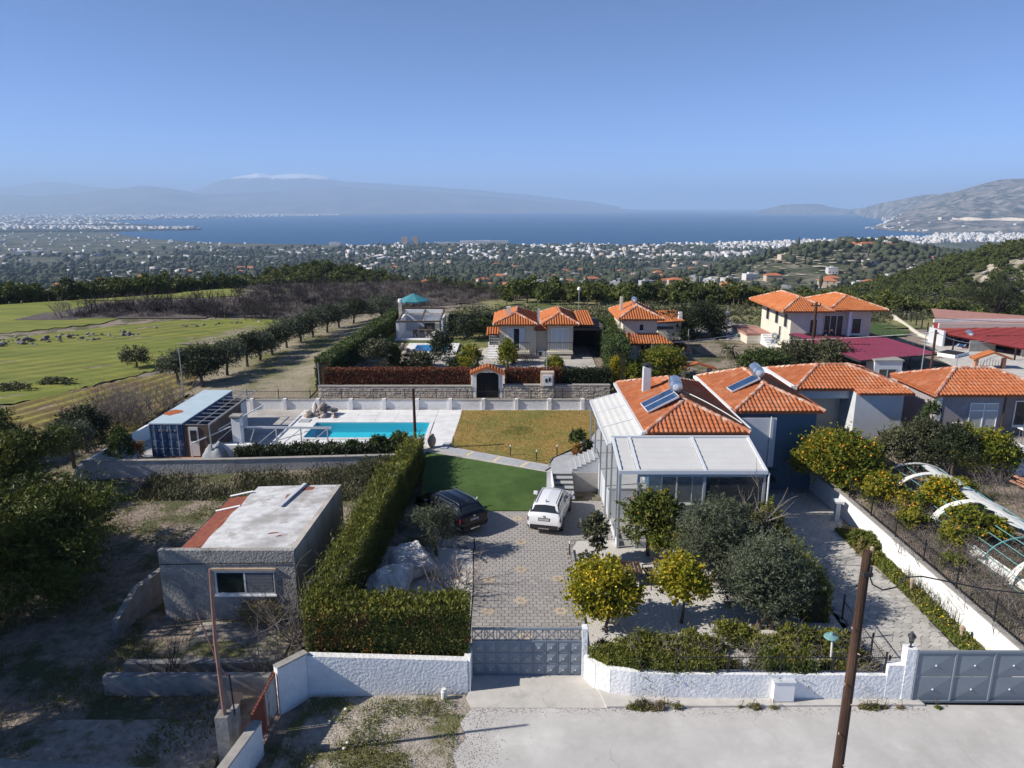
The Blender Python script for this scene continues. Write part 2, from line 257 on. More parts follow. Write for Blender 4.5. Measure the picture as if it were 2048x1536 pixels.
class MB:
    def __init__(s, T=None): s.v = []; s.f = []; s.m = []; s.T = T; s.mi = 0
    def add(s, vs, fs):
        b = len(s.v)
        if s.T is not None: vs = [s.T @ Vector(p) for p in vs]
        s.v.extend(tuple(p) for p in vs)
        for f in fs: s.f.append(tuple(i + b for i in f)); s.m.append(s.mi)
        return s
    def box(s, x0, x1, y0, y1, z0, z1):
        return s.add([(x0, y0, z0), (x1, y0, z0), (x1, y1, z0), (x0, y1, z0), (x0, y0, z1), (x1, y0, z1), (x1, y1, z1), (x0, y1, z1)],
                     [(0, 3, 2, 1), (4, 5, 6, 7), (0, 1, 5, 4), (1, 2, 6, 5), (2, 3, 7, 6), (3, 0, 4, 7)])
    def prism(s, poly, z0, z1):
        n = len(poly)
        tri = tessellate_polygon([[Vector((p[0], p[1], 0)) for p in poly]])
        zz = (lambda i: z1[i]) if isinstance(z1, (list, tuple)) else (lambda i: z1)
        vs = [(p[0], p[1], z0) for p in poly] + [(p[0], p[1], zz(i)) for i, p in enumerate(poly)]
        area = sum(poly[i][0] * poly[(i + 1) % n][1] - poly[(i + 1) % n][0] * poly[i][1] for i in range(n))
        fs = []
        for t in tri:
            a = [poly[i] for i in t]
            cr = (a[1][0] - a[0][0]) * (a[2][1] - a[0][1]) - (a[2][0] - a[0][0]) * (a[1][1] - a[0][1])
            t = tuple(t) if cr > 0 else tuple(reversed(t))
            fs.append(tuple(i + n for i in t)); fs.append(tuple(reversed(t)))
        for i in range(n):
            j = (i + 1) % n
            fs.append((i, j, j + n, i + n) if area > 0 else (j, i, i + n, j + n))
        return s.add(vs, fs)
    def sheet(s, poly, z):
        tri = tessellate_polygon([[Vector((p[0], p[1], 0)) for p in poly]])
        vs = [(p[0], p[1], p[2] if len(p) > 2 else z) for p in poly]; fs = []
        for t in tri:
            a = [poly[i] for i in t]
            cr = (a[1][0] - a[0][0]) * (a[2][1] - a[0][1]) - (a[2][0] - a[0][0]) * (a[1][1] - a[0][1])
            fs.append(tuple(t) if cr > 0 else tuple(reversed(t)))
        return s.add(vs, fs)
    def beam(s, p, q, w, h=None):
        h = h or w; p = Vector(p); q = Vector(q); d = (q - p).normalized()
        up = Vector((0, 0, 1)) if abs(d.z) < .95 else Vector((0, 1, 0))
        a = d.cross(up).normalized() * (w / 2); b = a.cross(d).normalized() * (h / 2)
        vs = [p - a - b, p + a - b, p + a + b, p - a + b, q - a - b, q + a - b, q + a + b, q - a + b]
        return s.add(vs, [(0, 1, 2, 3), (7, 6, 5, 4), (0, 4, 5, 1), (1, 5, 6, 2), (2, 6, 7, 3), (3, 7, 4, 0)])
    def tube(s, pts, r, n=6, cap=True):
        pts = [Vector(p) for p in pts]; k = len(pts)
        rs = list(r) if isinstance(r, (list, tuple)) else [r] * k
        vs = []; fs = []; u = None
        for i in range(k):
            d = (pts[min(i + 1, k - 1)] - pts[max(i - 1, 0)]).normalized()
            if u is None:
                ref = Vector((0, 0, 1)) if abs(d.z) < .9 else Vector((1, 0, 0)); u = d.cross(ref).normalized()
            else: u = (u - d * u.dot(d)).normalized()
            w = d.cross(u)
            for j in range(n):
                t = 2 * PI * j / n; vs.append(pts[i] + (u * math.cos(t) + w * math.sin(t)) * rs[i])
        for i in range(k - 1):
            for j in range(n):
                a = i * n + j; b = i * n + (j + 1) % n; fs.append((a, b, b + n, a + n))
        if cap: fs.append(tuple(range(n - 1, -1, -1))); fs.append(tuple((k - 1) * n + j for j in range(n)))
        return s.add(vs, fs)
    def lathe(s, prof, c, n=12):
        vs = []; fs = []; k = len(prof)
        for r, z in prof:
            for j in range(n):
                t = 2 * PI * j / n; vs.append((c[0] + r * math.cos(t), c[1] + r * math.sin(t), c[2] + z))
        for i in range(k - 1):
            for j in range(n):
                a = i * n + j; b = i * n + (j + 1) % n; fs.append((a, b, b + n, a + n))
        fs.append(tuple(range(n - 1, -1, -1))); fs.append(tuple((k - 1) * n + j for j in range(n)))
        return s.add(vs, fs)
    def build(s, name, mats, parent=None, smooth=False, label=None, kind=None):
        o0 = wloc(parent) if parent is not None else Vector((0, 0, 0))
        me = bpy.data.meshes.new(name)
        me.from_pydata([(v[0] - o0.x, v[1] - o0.y, v[2] - o0.z) for v in s.v], [], s.f)
        if not isinstance(mats, (list, tuple)): mats = [mats]
        for m in mats: me.materials.append(m)
        if len(mats) > 1: me.polygons.foreach_set('material_index', s.m)
        if smooth: me.polygons.foreach_set('use_smooth', [True] * len(s.f))
        me.update()
        o = link(name, me, parent)
        return tag(o, label, None, None, kind)

def np_mesh(name, V, F, mat, parent=None, smooth=False):
    """V (n,3), F (m,4) or (m,3) index array"""
    o0 = wloc(parent) if parent is not None else Vector((0, 0, 0))
    V = np.asarray(V, dtype=np.float32) - np.array(o0, dtype=np.float32); F = np.asarray(F, dtype=np.int32); k = F.shape[1]
    me = bpy.data.meshes.new(name)
    me.vertices.add(len(V)); me.vertices.foreach_set('co', V.ravel())
    me.loops.add(F.size); me.loops.foreach_set('vertex_index', F.ravel())
    me.polygons.add(len(F)); me.polygons.foreach_set('loop_start', np.arange(0, F.size, k, dtype=np.int32))
    me.polygons.foreach_set('loop_total', np.full(len(F), k, dtype=np.int32))
    if smooth: me.polygons.foreach_set('use_smooth', np.ones(len(F), dtype=bool))
    me.materials.append(mat); me.update(calc_edges=True)
    return link(name, me, parent)

def unit(n, g): v = g.normal(size=(n, 3)); return v / np.linalg.norm(v, axis=1, keepdims=True)

def leaf_arrays(P, L, Wd, g, up=0.0):
    n = len(P); a = unit(n, g); c = unit(n, g)
    if up: a[:, 2] = np.abs(a[:, 2]) + up; a /= np.linalg.norm(a, axis=1, keepdims=True)
    b = np.cross(a, c); b /= np.linalg.norm(b, axis=1, keepdims=True) + 1e-9
    s = g.uniform(.6, 1.3, (n, 1)); a = a * L * s; b = b * Wd * s
    V = np.stack([P + a, P + b - a * .1, P - a, P - b - a * .1], axis=1).reshape(-1, 3)
    return V, np.arange(4 * n).reshape(n, 4)

def crown_points(blobs, n, g, clump=.16, nclump=34, inner=.55):
    vol = np.array([b[3] * b[4] * b[5] for b in blobs]); vol = vol / vol.sum(); out = []
    for b, w in zip(blobs, vol):
        k = max(8, int(n * w)); nc = max(6, int(nclump * max(.5, w * len(blobs))))
        d = unit(nc, g); rad = g.uniform(inner, 1.0, (nc, 1)); d[:, 2] = np.where(d[:, 2] < -.55, -d[:, 2], d[:, 2])
        cc = d * rad; i = g.integers(0, nc, k)
        p = cc[i] + g.normal(size=(k, 3)) * clump * g.uniform(.5, 1.45, (nc, 1))[i]
        ks = max(3, int(k * .16)); ns = max(5, int(nc * .7)); sd_ = unit(ns, g); sd_[:, 2] = np.where(sd_[:, 2] < -.3, -sd_[:, 2], sd_[:, 2]); j = g.integers(0, ns, ks); ln_s = g.uniform(1.05, 1.42, (ns, 1)); tt_ = g.uniform(.7, 1.0, (ks, 1))
        p[:ks] = sd_[j] * ln_s[j] * tt_ + g.normal(size=(ks, 3)) * .035 * (1.6 - tt_)
        out.append(p * np.array(b[3:6]) + np.array(b[:3]))
    return np.concatenate(out)

def leaves(name, P, L, Wd, mat, parent, seed=1, up=0.0, kind=None):
    g = np.random.default_rng(seed); V, F = leaf_arrays(P, L, Wd, g, up)
    o = np_mesh(name, V, F, mat, parent)
    if kind: o['kind'] = kind
    return o

def fruit_mesh(P, r, mat, parent, name='fruit'):
    base = np.array([(1, 0, 0), (0, 1, 0), (-1, 0, 0), (0, -1, 0), (0, 0, 1), (0, 0, -1)], dtype=float) * r
    f = np.array([(0, 1, 4), (1, 2, 4), (2, 3, 4), (3, 0, 4), (1, 0, 5), (2, 1, 5), (3, 2, 5), (0, 3, 5)])
    V = (P[:, None, :] + base[None]).reshape(-1, 3); F = (f[None] + 6 * np.arange(len(P))[:, None, None]).reshape(-1, 3)
    o = np_mesh(name, V, F, mat, parent, True); o['kind'] = 'stuff'
    return o

def tree(name, label, cat, loc, blobs, leaf, n, L=.10, Wd=.035, trunk=.12, group=None, seed=1, fruit=None, nfruit=0, fr=.06, clump=.16, nclump=34, bark=None, stems=None):
    """blobs are relative to loc: (x, y, z, rx, ry, rz)"""
    g = np.random.default_rng(seed); t = thing(name, label, cat, loc, group)
    B = [(loc[0] + b[0], loc[1] + b[1], loc[2] + b[2], b[3], b[4], b[5]) for b in blobs]
    mb = MB(); top = min(b[2] - b[5] * .55 for b in B); top = max(top, loc[2] + .35)
    base = Vector(loc); fork = Vector((loc[0] + g.uniform(-.1, .1), loc[1] + g.uniform(-.1, .1), top))
    for st in (stems or [(0, 0)]):
        mb.tube([base + Vector((st[0], st[1], -.05)), (base + fork) / 2 + Vector((st[0] * .8 + g.uniform(-.05, .05), st[1] * .8, 0)), fork], [trunk * 1.25, trunk, trunk * .85], 7)
    for b in B:
        c = Vector(b[:3])
        for k in range(4):
            e = c + Vector((g.uniform(-.7, .7) * b[3], g.uniform(-.7, .7) * b[4], g.uniform(-.2, .8) * b[5]))
            mb.tube([fork, (fork + e) / 2 + Vector((g.uniform(-.15, .15), g.uniform(-.15, .15), .1)), e], [trunk * .6, trunk * .35, trunk * .12], 5)
    mb.build('trunk', bark or m_bark, t)
    P = crown_points(B, n, g, clump, nclump)
    leaves('crown', P, L, Wd, leaf, t, seed + 5)
    if fruit is not None and nfruit:
        c = np.mean([b[:3] for b in B], axis=0)
        Q = P[g.integers(0, len(P), nfruit)]; Q = Q + (Q - c) * .04
        fruit_mesh(Q, fr, fruit, t)
    return t

def hedge_points(path, w, h, n, g, z0=0.0, jit=.10, zfun=None):
    """points on the skin of a wall of leaves following path (x,y); returns points"""
    seg = [(np.array(path[i], float), np.array(path[i + 1], float)) for i in range(len(path) - 1)]
    ln = np.array([np.linalg.norm(b - a) for a, b in seg]); out = []
    for (a, b), l_ in zip(seg, ln):
        k = int(n * l_ / ln.sum()); d = (b - a) / l_; nn = np.array([-d[1], d[0]])
        per = 2 * h + w; s = g.uniform(0, per, k); t = g.uniform(-.1, l_ + .1, k)
        off = np.where(s < h, -w / 2, np.where(s < h + w, s - h - w / 2, w / 2)); z = np.where(s < h, s, np.where(s < h + w, h, per - s))
        lump = .5 + .5 * np.sin(t * 3.1 + 1.3 * np.sin(t * 1.7)) * np.sin(z * 4.3 + t * 2.2 + off * 3)
        sc_ = 1 + jit * (lump - .4) + g.normal(size=k) * jit * .6
        off = off * sc_; z = z * (1 + (sc_ - 1) * .5)
        xy = a[None] + d[None] * t[:, None] + nn[None] * off[:, None]
        zz = z0 if zfun is None else zfun(xy[:, 0], xy[:, 1])
        out.append(np.column_stack([xy, z + zz]))
    return np.concatenate(out)

def hedge(name, label, path, w, h, n, mat, z0=0.0, L=.07, Wd=.03, seed=3, group=None, core=None, jit=.14, up=.2):
    g = np.random.default_rng(seed); t = thing(name, label, 'hedge', (path[0][0], path[0][1], z0), group)
    mb = MB()
    for i in range(len(path) - 1):
        a = Vector((*path[i], z0)); b = Vector((*path[i + 1], z0)); d = (b - a).normalized()
        mb.beam(a + Vector((0, 0, h * .44 + i * .003)), b + d * .003 * i + Vector((0, 0, h * .44 + i * .003)), w * .82, h * .86)
    mb.build('light_block', core or m_lightblock, t)  # solid dark box added inside to stop light passing through the leaves
    P = hedge_points(path, w, h, n, g, z0, jit)
    leaves('foliage', P, L, Wd, mat, t, seed + 1, up=up, kind='stuff')
    return t
m_teallamp = M('faded_teal', (.16, .30, .30), rough=.6)
m_lightblock = M('hedge_light_block', (.05, .05, .022), (.035, .034, .018), 12, 1.0)  # dark colour of the added light-blocking box inside the hedges

def twig_mesh(mb, base, h, spread, n, g, r=.03, sub=3, levels=2, lean=(0, 0)):
    base = Vector(base)
    def grow(p, d, ln, r_, lv):
        q = p + d * ln * .5 + Vector((g.uniform(-.1, .1), g.uniform(-.1, .1), g.uniform(-.02, .06))) * ln
        e = p + d * ln + Vector((g.uniform(-.12, .12), g.uniform(-.12, .12), 0)) * ln
        mb.tube([p, q, e], [r_, r_ * .75, r_ * .35], 4 if r_ > .03 else 3, cap=False)
        if lv <= 0: return
        for _ in range(sub):
            t = g.uniform(.35, 1.0); o = p.lerp(q, t * 2) if t < .5 else q.lerp(e, t * 2 - 1)
            nd = (d + Vector((g.normal() * .7, g.normal() * .7, g.normal() * .5 + .15))).normalized()
            grow(o, nd, ln * g.uniform(.4, .7), r_ * .5, lv - 1)
    for _ in range(n):
        d = Vector((g.normal() * spread + lean[0], g.normal() * spread + lean[1], 1)).normalized()
        grow(base + Vector((g.normal() * .08, g.normal() * .08, 0)), d, h * g.uniform(.6, 1.0), r, levels)
    return mb

def ss(a, b, x):
    t = np.clip((np.asarray(x, float) - a) / (b - a), 0, 1); return t * t * (3 - 2 * t)

def vnoise(x, y, s, oct=4, seed=0):
    """smooth value noise on arrays, -1..1"""
    x = np.asarray(x, float) * s + seed * 17.3; y = np.asarray(y, float) * s - seed * 9.1; tot = np.zeros(np.broadcast(x, y).shape); amp = 1; nrm = 0
    def h(i, j): v = np.sin(i * 127.1 + j * 311.7 + seed * 3.7) * 43758.5453; return (v - np.floor(v)) * 2 - 1
    for _ in range(oct):
        i = np.floor(x); j = np.floor(y); u = x - i; w = y - j; u = u * u * (3 - 2 * u); w = w * w * (3 - 2 * w)
        tot = tot + amp * ((h(i, j) * (1 - u) + h(i + 1, j) * u) * (1 - w) + (h(i, j + 1) * (1 - u) + h(i + 1, j + 1) * u) * w)
        nrm += amp; amp *= .5; x = x * 2.03 + 5.1; y = y * 2.03 + 1.7
    return tot / nrm
# ---------------------------------------------------------------- terrain heights
SEA = -133.5; HAZE_D = 8.2e-5; HAZE_C = (.50, .68, .94, 1)
PR_R = [0, 122, 150, 200, 300, 450, 600, 800, 1000, 1400, 2000, 2900, 5000, 9000]
PR_Z = [0, 0, -4.5, -13, -27, -42, -54, -69, -82, -102, -121, -132.2, -132.7, -132.9]
HILLS = [(-27, 166, 19, 24, 6.2), (-52, 226, 36, 26, 9.5), (-130, 310, 45, 30, 9), (232, 300, 52, 70, 36), (455, 900, 110, 120, 36),
         (350, 850, 90, 100, 16), (560, 1000, 120, 150, 20), (-60, 420, 120, 60, 6)]
def H(x, y):
    x = np.asarray(x, float); y = np.asarray(y, float); r = np.hypot(x, y)
    z = .9 * ss(38, 44, y) * (1 - .45 * ss(-24, -30, x))
    z = z + .9 * ss(59, 70, y) * ss(-22, -16, x) * (1 - ss(100, 125, r))
    z = z + 1.0 * ss(18.15, 18.6, x) * ss(21.8, 23, y) * (1 - ss(36, 44, y))
    z = z * (1 - ss(120, 180, r)) + np.interp(r - 27 * ss(-28, -60, x) * (1 - ss(230, 420, r)), PR_R, PR_Z)
    far = ss(150, 220, r)
    for hx, hy, sx, sy, a in HILLS:
        z = z + a * np.exp(-((x - hx) / sx) ** 2 / 2 - ((y - hy) / sy) ** 2 / 2) * (ss(108, 135, r) if hy < 200 else far)
    z = z + vnoise(x, y, 1 / 160., 3, 3) * 5 * ss(180, 500, r) * (1 - ss(1800, 2600, r)) + vnoise(x, y, 1 / 35., 3, 5) * .9 * ss(130, 220, r) * (1 - ss(1200, 2200, r))
    return z
def grid_mesh(name, X, Y, Z, mat, label=None):
    n, m = X.shape; V = np.column_stack([X.ravel(), Y.ravel(), Z.ravel()])
    i = (np.arange(n - 1)[:, None] * m + np.arange(m - 1)[None]).ravel()
    F = np.column_stack([i, i + 1, i + m + 1, i + m])
    o = np_mesh(name, V, F, mat, None, True); tag(o, label, None, None, 'structure'); return o

# near ground: one metre grid; it drops under the paved property so the sheets built there lie above it
xs = np.arange(-120, 121, 1.0); ys = np.arange(2, 128.1, 1.0); X, Y = np.meshgrid(xs, ys)
Z = H(X, Y) + .07 * vnoise(X, Y, .35, 3, 1) * (1 - ss(19, 21, Y) * (1 - ss(21.5, 23, Y)))
own = (X > -6.4) & (X < 18.1) & (Y > 21.4) & (Y < 45)
Z = np.where(own, -.35, Z)
Z = np.where((X > -25.6) & (X < 8) & (Y > 42) & (Y < 55.4), -.4, Z)
Z = np.where((X > -7.4) & (Y < 21.3), -.15, Z)
Z = np.where((X > -11) & (X < -6) & (Y > 71.9) & (Y < 77.2), .4, Z)
grid_mesh('ground', X, Y, Z, m_soil, 'dry stony soil with weeds round the houses')

m_valley = M('valley_ground', (.055, .062, .034), (.27, .24, .19), .040, 1.0, c3=(.045, .055, .026), s3=.007, detail=12, t3=(.42, .60), lo=.44, hi=.66, spec=.1)
COAST = [(-46, 6545), (-32.13, 5368), (-28.36, 5165), (-27.78, 4502), (-26.25, 4014), (-23.05, 3517), (-17.57, 3253), (-12.47, 3112), (-.94, 2978), (15.85, 3180), (21.45, 3477), (24.74, 3725), (27.86, 4072), (30.52, 4504), (32.5, 4722), (34.87, 4854), (47, 5840)]
azs = np.radians(np.linspace(-56, 56, 300)); dc = np.interp(np.degrees(azs), [c[0] for c in COAST], [c[1] for c in COAST])
tt = np.linspace(0, 1, 190) ** 1.0
RR = 112 * (dc[None, :] / 112) ** tt[:, None]; AZ = np.broadcast_to(azs[None], RR.shape)
X = RR * np.sin(AZ); Y = RR * np.cos(AZ); Z = H(X, Y)
Z = Z - 1.6 * ((np.abs(X) < 118) & (Y < 126.5)); edge = ss(.94, 1.0, RR / dc[None]); Z = Z * (1 - edge) + (SEA - 1.0) * edge
grid_mesh('valley', X, Y, Z, m_valley, 'broad coastal valley of groves and houses running down to the sea')

m_sea = M('sea_water', (.001, .060, .150), (.002, .068, .17), .0012, .45, spec=.12, bump=.5, bscale=.05, bdist=1.5)
sea = MB().sheet([(-60000, 2500), (60000, 2500), (60000, 42000), (-60000, 42000)], SEA).build('sea', m_sea); tag(sea, 'deep blue gulf stretching to the horizon', None, None, 'structure')
cape = [(-14000, 4286), (-2745, 4369), (-2429, 4500), (-2243, 4687), (-2060, 4790), (-2043, 4859), (-2486, 5354), (-2984, 5993), (-3731, 6803), (-4295, 7601), (-4221, 8609), (-3708, 10874), (-2233, 14745), (335, 19057), (2640, 22208), (4419, 24600), (5137, 28604), (-17485, 24000), (-16000, 9000)]
m_plain = M('coastal_plain', (.09, .10, .06), (.22, .20, .16), .004, 1.0, c3=(.06, .07, .035), s3=.0015, detail=8, spec=.1)
tag(MB().prism(cape, SEA - 1, SEA + 1.5).build('coastal_plain', m_plain), 'flat hazy coastal plain and cape left of the gulf', None, None, 'structure')

# ---------------------------------------------------------------- mountains
m_mtn = M('mountain_scrub', (.035, .040, .028), (.32, .28, .24), .014, 1.0, c3=(.05, .055, .036), s3=.005, detail=15, lo=.40, hi=.64, t3=(.5, .7), spec=.1)
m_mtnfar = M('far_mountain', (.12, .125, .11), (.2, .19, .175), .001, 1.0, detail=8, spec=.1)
def snow_material():
    m = M('snowy_mountain', (.12, .125, .11), (.17, .165, .15), .001, 1.0, detail=8, spec=.1)
    nt = m.node_tree; n = nt.nodes; l = nt.links; b = n['Principled BSDF']
    src = b.inputs['Base Color'].links[0].from_socket
    g = n.new('ShaderNodeNewGeometry'); sp = n.new('ShaderNodeSeparateXYZ'); l.new(g.outputs['Position'], sp.inputs[0])
    t = n.new('ShaderNodeTexNoise'); t.inputs['Scale'].default_value = .004; t.inputs['Detail'].default_value = 6; l.new(g.outputs['Position'], t.inputs['Vector'])
    ad = n.new('ShaderNodeMath'); ad.operation = 'MULTIPLY_ADD'; ad.inputs[1].default_value = 260; l.new(t.outputs['Fac'], ad.inputs[0]); l.new(sp.outputs[2], ad.inputs[2])
    mr = n.new('ShaderNodeMapRange'); mr.inputs[1].default_value = 985; mr.inputs[2].default_value = 1040; l.new(ad.outputs[0], mr.inputs[0])
    mx = n.new('ShaderNodeMix'); mx.data_type = 'RGBA'; mx.inputs[7].default_value = (.95, .95, .97, 1)
    l.new(mr.outputs[0], mx.inputs[0]); l.new(src, mx.inputs[6]); l.new(mx.outputs[2], b.inputs['Base Color'])
    return m
def resample(P, n):
    P = np.array(P, float); d = np.r_[0, np.cumsum(np.linalg.norm(np.diff(P, axis=0), axis=1))]; t = np.linspace(0, d[-1], n)
    return np.column_stack([np.interp(t, d, P[:, k]) for k in range(3)])
LOFT = {}
def massif(name, label, ridge, foot, mat, n=160, m=46, amp=.10, seed=1, power=.8):
    A = resample(foot, n); B = resample(ridge, n); s = np.linspace(0, 1, m)[:, None]
    X = A[None, :, 0] * (1 - s) + B[None, :, 0] * s; Y = A[None, :, 1] * (1 - s) + B[None, :, 1] * s
    hgt = (B[:, 2] - A[:, 2])[None]
    Z = A[None, :, 2] + hgt * s ** (1 / power)
    sc_ = np.ptp(X) + np.ptp(Y)
    nz = vnoise(X, Y, 14 / sc_, 5, seed); rdg = 1 - np.abs(vnoise(X, Y, 22 / sc_, 4, seed + 3)) * 2
    Z = Z + hgt * amp * (nz + .6 * rdg - .2) * np.sin(np.pi * np.clip(s * .92 + .04, 0, 1)) ** .7
    back = np.stack([X[-1] + (X[-1] - X[0]) * .35, Y[-1] + (Y[-1] - Y[0]) * .35, Z[-1] * .55 - 60], 0)
    X = np.vstack([X, back[0]]); Y = np.vstack([Y, back[1]]); Z = np.vstack([Z, back[2]])
    LOFT[name + label[:9]] = (X, Y, Z)
    return grid_mesh(name, X[::-1], Y[::-1], Z[::-1], mat, label)
rd = [(3312, 7200, -35), (3475, 7200, 21), (3664, 7200, 68), (3900, 7200, 110), (4091, 7200, 129), (4234, 7200, 148), (4374, 7200, 176), (4513, 7200, 213), (4653, 7200, 246), (4796, 7200, 255), (4929, 7200, 264), (5407, 7200, 334), (6113, 7200, 403), (7550, 7200, 403)]
ks = [1.5, 1.42, 1.34, 1.25, 1.16, 1.08, 1.02, 1, 1, 1, .98, .95, .92, .9]
rd = [(x * k, y * k, 16.5 + (z - 16.5) * k) for (x, y, z), k in zip(rd, ks)]
ft = [(4776, 9925), (4548, 9128), (3500, 6900), (2650, 5420), (2451, 5170), (2398, 4546), (2383, 4091), (2493, 3914), (2637, 3782), (3232, 3719), (4245, 3719), (5600, 3500)]
massif('hillside', 'scrubby grey hillside rising behind the beach town', rd, [(x, y, SEA - 1) for x, y in ft], m_mtn, 260, 80, .24, 4, .75)
hd = [(4924, 15000, -100), (5122, 15000, -33), (5419, 15000, 36), (5720, 15000, 66), (6225, 15000, 66), (6433, 15000, 7), (6844, 15000, -42), (7243, 15000, 7), (7635, 15000, 105), (8132, 15000, 163), (8628, 15000, 222)]
massif('headland', 'long hazy headland closing the gulf', hd, [(x, 14100 - i * 200, SEA - 1) for i, x in enumerate((4640, 4900, 5200, 5600, 6000, 6300, 6700, 7000, 7400, 7800))], m_mtn, 120, 24, .1, 6)
sn = [(-11207, 24000, 220), (-10041, 24000, 563), (-9373, 24000, 811), (-8719, 24000, 950), (-8149, 24000, 1058), (-7674, 24000, 981), (-7272, 24000, 1012), (-6789, 24000, 1043), (-6152, 24000, 981), (-5521, 24000, 811), (-4561, 24000, 749), (-3600, 24000, 687), (-2476, 24000, 625), (-1191, 24000, 532), (258, 24000, 408), (1549, 24000, 267), (2520, 24000, 173), (3495, 24000, 16)]
massif('snowy_mountain', 'hazy snow capped mountain beyond the gulf', sn, [(x * .88, 20500, SEA) for x, y, z in sn], snow_material(), 220, 40, .13, 8, .9)
fr = [(-17349, 19500, 284), (-13414, 19500, 309), (-12370, 19500, 284), (-11445, 19500, 334), (-10512, 19500, 461), (-9586, 19500, 549), (-8941, 19500, 473), (-8171, 19500, 334), (-7121, 19500, 360), (-6070, 19500, 410), (-4885, 19500, 536), (-3452, 19500, 461), (-1623, 19500, 372), (-315, 19500, 246), (735, 19500, 131), (1788, 19500, 42), (2578, 19500, -22), (3238, 19500, -73)]
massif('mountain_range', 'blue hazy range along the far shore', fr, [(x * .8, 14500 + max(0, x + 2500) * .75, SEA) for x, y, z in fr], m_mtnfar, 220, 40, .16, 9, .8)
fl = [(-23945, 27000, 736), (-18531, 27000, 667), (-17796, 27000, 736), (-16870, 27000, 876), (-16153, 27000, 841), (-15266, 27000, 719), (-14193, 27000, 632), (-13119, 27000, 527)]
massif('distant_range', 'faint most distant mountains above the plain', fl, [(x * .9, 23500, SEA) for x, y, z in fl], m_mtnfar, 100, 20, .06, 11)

# ---------------------------------------------------------------- haze: one closed box of pale air
hz = MB().box(-46000, 46000, -900, 44000, SEA - 2, 1110).build('haze', m_white); hz['kind'] = 'stuff'; hz['label'] = 'pale blue summer-like haze over the gulf'
hm = bpy.data.materials.new('haze_air'); hm.use_nodes = True; hn = hm.node_tree.nodes; hn.remove(hn['Principled BSDF'])
pv = hn.new('ShaderNodeVolumePrincipled'); pv.inputs['Density'].default_value = HAZE_D; pv.inputs['Color'].default_value = HAZE_C
pv.inputs['Anisotropy'].default_value = 0.0
hm.node_tree.links.new(pv.outputs[0], hn['Material Output'].inputs['Volume']); hz.data.materials.clear(); hz.data.materials.append(hm)
# ================================================================ ground sheets of the settlement
def structure(o, label): return tag(o, label, None, None, 'structure')
def shift_poly(c, n, g, r0, r1):
    return [(c[0] + math.cos(2 * PI * i / n) * g.uniform(r0, r1), c[1] + math.sin(2 * PI * i / n) * g.uniform(r0, r1)) for i in range(n)]

road = structure(MB().sheet([(-1.75, 2), (60, 2), (60, 20.6), (14, 21.18), (3.2, 21.0), (-1.35, 21.02), (-1.7, 20.3), (-1.45, 19.6), (-1.85, 18.9), (-1.6, 18.2), (-1.9, 17)], .035).build('road', m_road), 'pale concrete road along the front walls')
structure(MB().sheet([(-1.4, 21.02), (3.2, 21.0), (3.9, 21.3), (2.9, 22.2), (2.6, 22.9), (-1.5, 22.9), (-1.5, 21.9), (-1.6, 21.5)], .043).build('gate_apron', m_apron), 'rough concrete apron in front of the metal gate')
kb = MB(); kb.prism([(3.2, 21.0), (14, 21.1), (13.9, 21.45), (4.6, 21.6), (3.6, 21.9), (3.0, 22.0)], -.1, .11)
structure(kb.build('kerb', m_apron), 'low crumbling kerb strip under the right front wall')

# ---- driveway of small pavers with cream flower inlays
drive_poly = [(-1.6, 22.9), (2.62, 22.9), (2.84, 25.8), (2.9, 32.6), (3.3, 33.6), (5.3, 33.7), (5.3, 38.7), (1.95, 38.7), (1.95, 37.25), (-4.3, 37.3), (-4.3, 33.0), (-1.9, 32.7), (-1.7, 29)]
drive = structure(MB().sheet(drive_poly, .0).build('driveway', m_paverbed), 'paved driveway with cream flower inlays')
def inside(px, py, poly):
    c = False; n = len(poly); j = n - 1
    for i in range(n):
        xi, yi = poly[i][:2]; xj, yj = poly[j][:2]
        if (yi > py) != (yj > py) and px < (xj - xi) * (py - yi) / (yj - yi) + xi: c = not c
        j = i
    return c
FLOWERS = [(.48, 33.44), (.42, 30.6), (.39, 27.84), (-1.05, 29.63), (2.08, 29.76), (2.06, 27.05), (.3, 36.26), (.51, 25.17), (-1.0, 27.01), (-1.0, 24.4), (2.0, 24.4)]
pw, pl = .30, .235
pb = MB(); pb.prism([(-pw / 2 + .012, -pl / 2 + .01), (pw / 2 - .012, -pl / 2 + .01), (pw / 2 - .012, pl / 2 - .01), (-pw / 2 + .012, pl / 2 - .01)], 0, .022)
pave_me = pb.build('paver', m_paver); pave_data = pave_me.data; bpy.data.objects.remove(pave_me)
cells = []
for j in range(0, 68):
    y = 23.0 + j * pl
    for i in range(-18, 26):
        x = i * pw + (.15 if j % 2 else 0)
        if all(inside(x + a, y + b, drive_poly) for a in (-.13, .13) for b in (-.1, .1)): cells.append((x, y))
vis = sorted([c for c in cells if 25.0 < c[1]], key=lambda c: c[1]); near = vis[:300]; ns = set(near)
for x, y in near:
    o = link('paver', pave_data, drive); o.location = (x, y, random.uniform(0, .006)); o.rotation_euler = (random.uniform(-.012, .012), random.uniform(-.012, .012), random.uniform(-.02, .02))
rest = MB()
for x, y in cells:
    if (x, y) not in ns: rest.box(x - pw / 2 + .012, x + pw / 2 - .012, y - pl / 2 + .01, y + pl / 2 - .01, .001, .022 + random.uniform(0, .006))
rest.build('pavers', m_paver, drive, kind='stuff')
fl = MB()
for k in range(6):
    a = k * PI / 3; cx, cy = .2 * math.cos(a), .2 * math.sin(a)
    fl.prism([(cx + .105 * math.cos(2 * PI * q / 8 + a), cy + .105 * math.sin(2 * PI * q / 8 + a)) for q in range(8)], 0, .034)
fo = fl.build('flower_inlay', m_flower); fd = fo.data; bpy.data.objects.remove(fo)
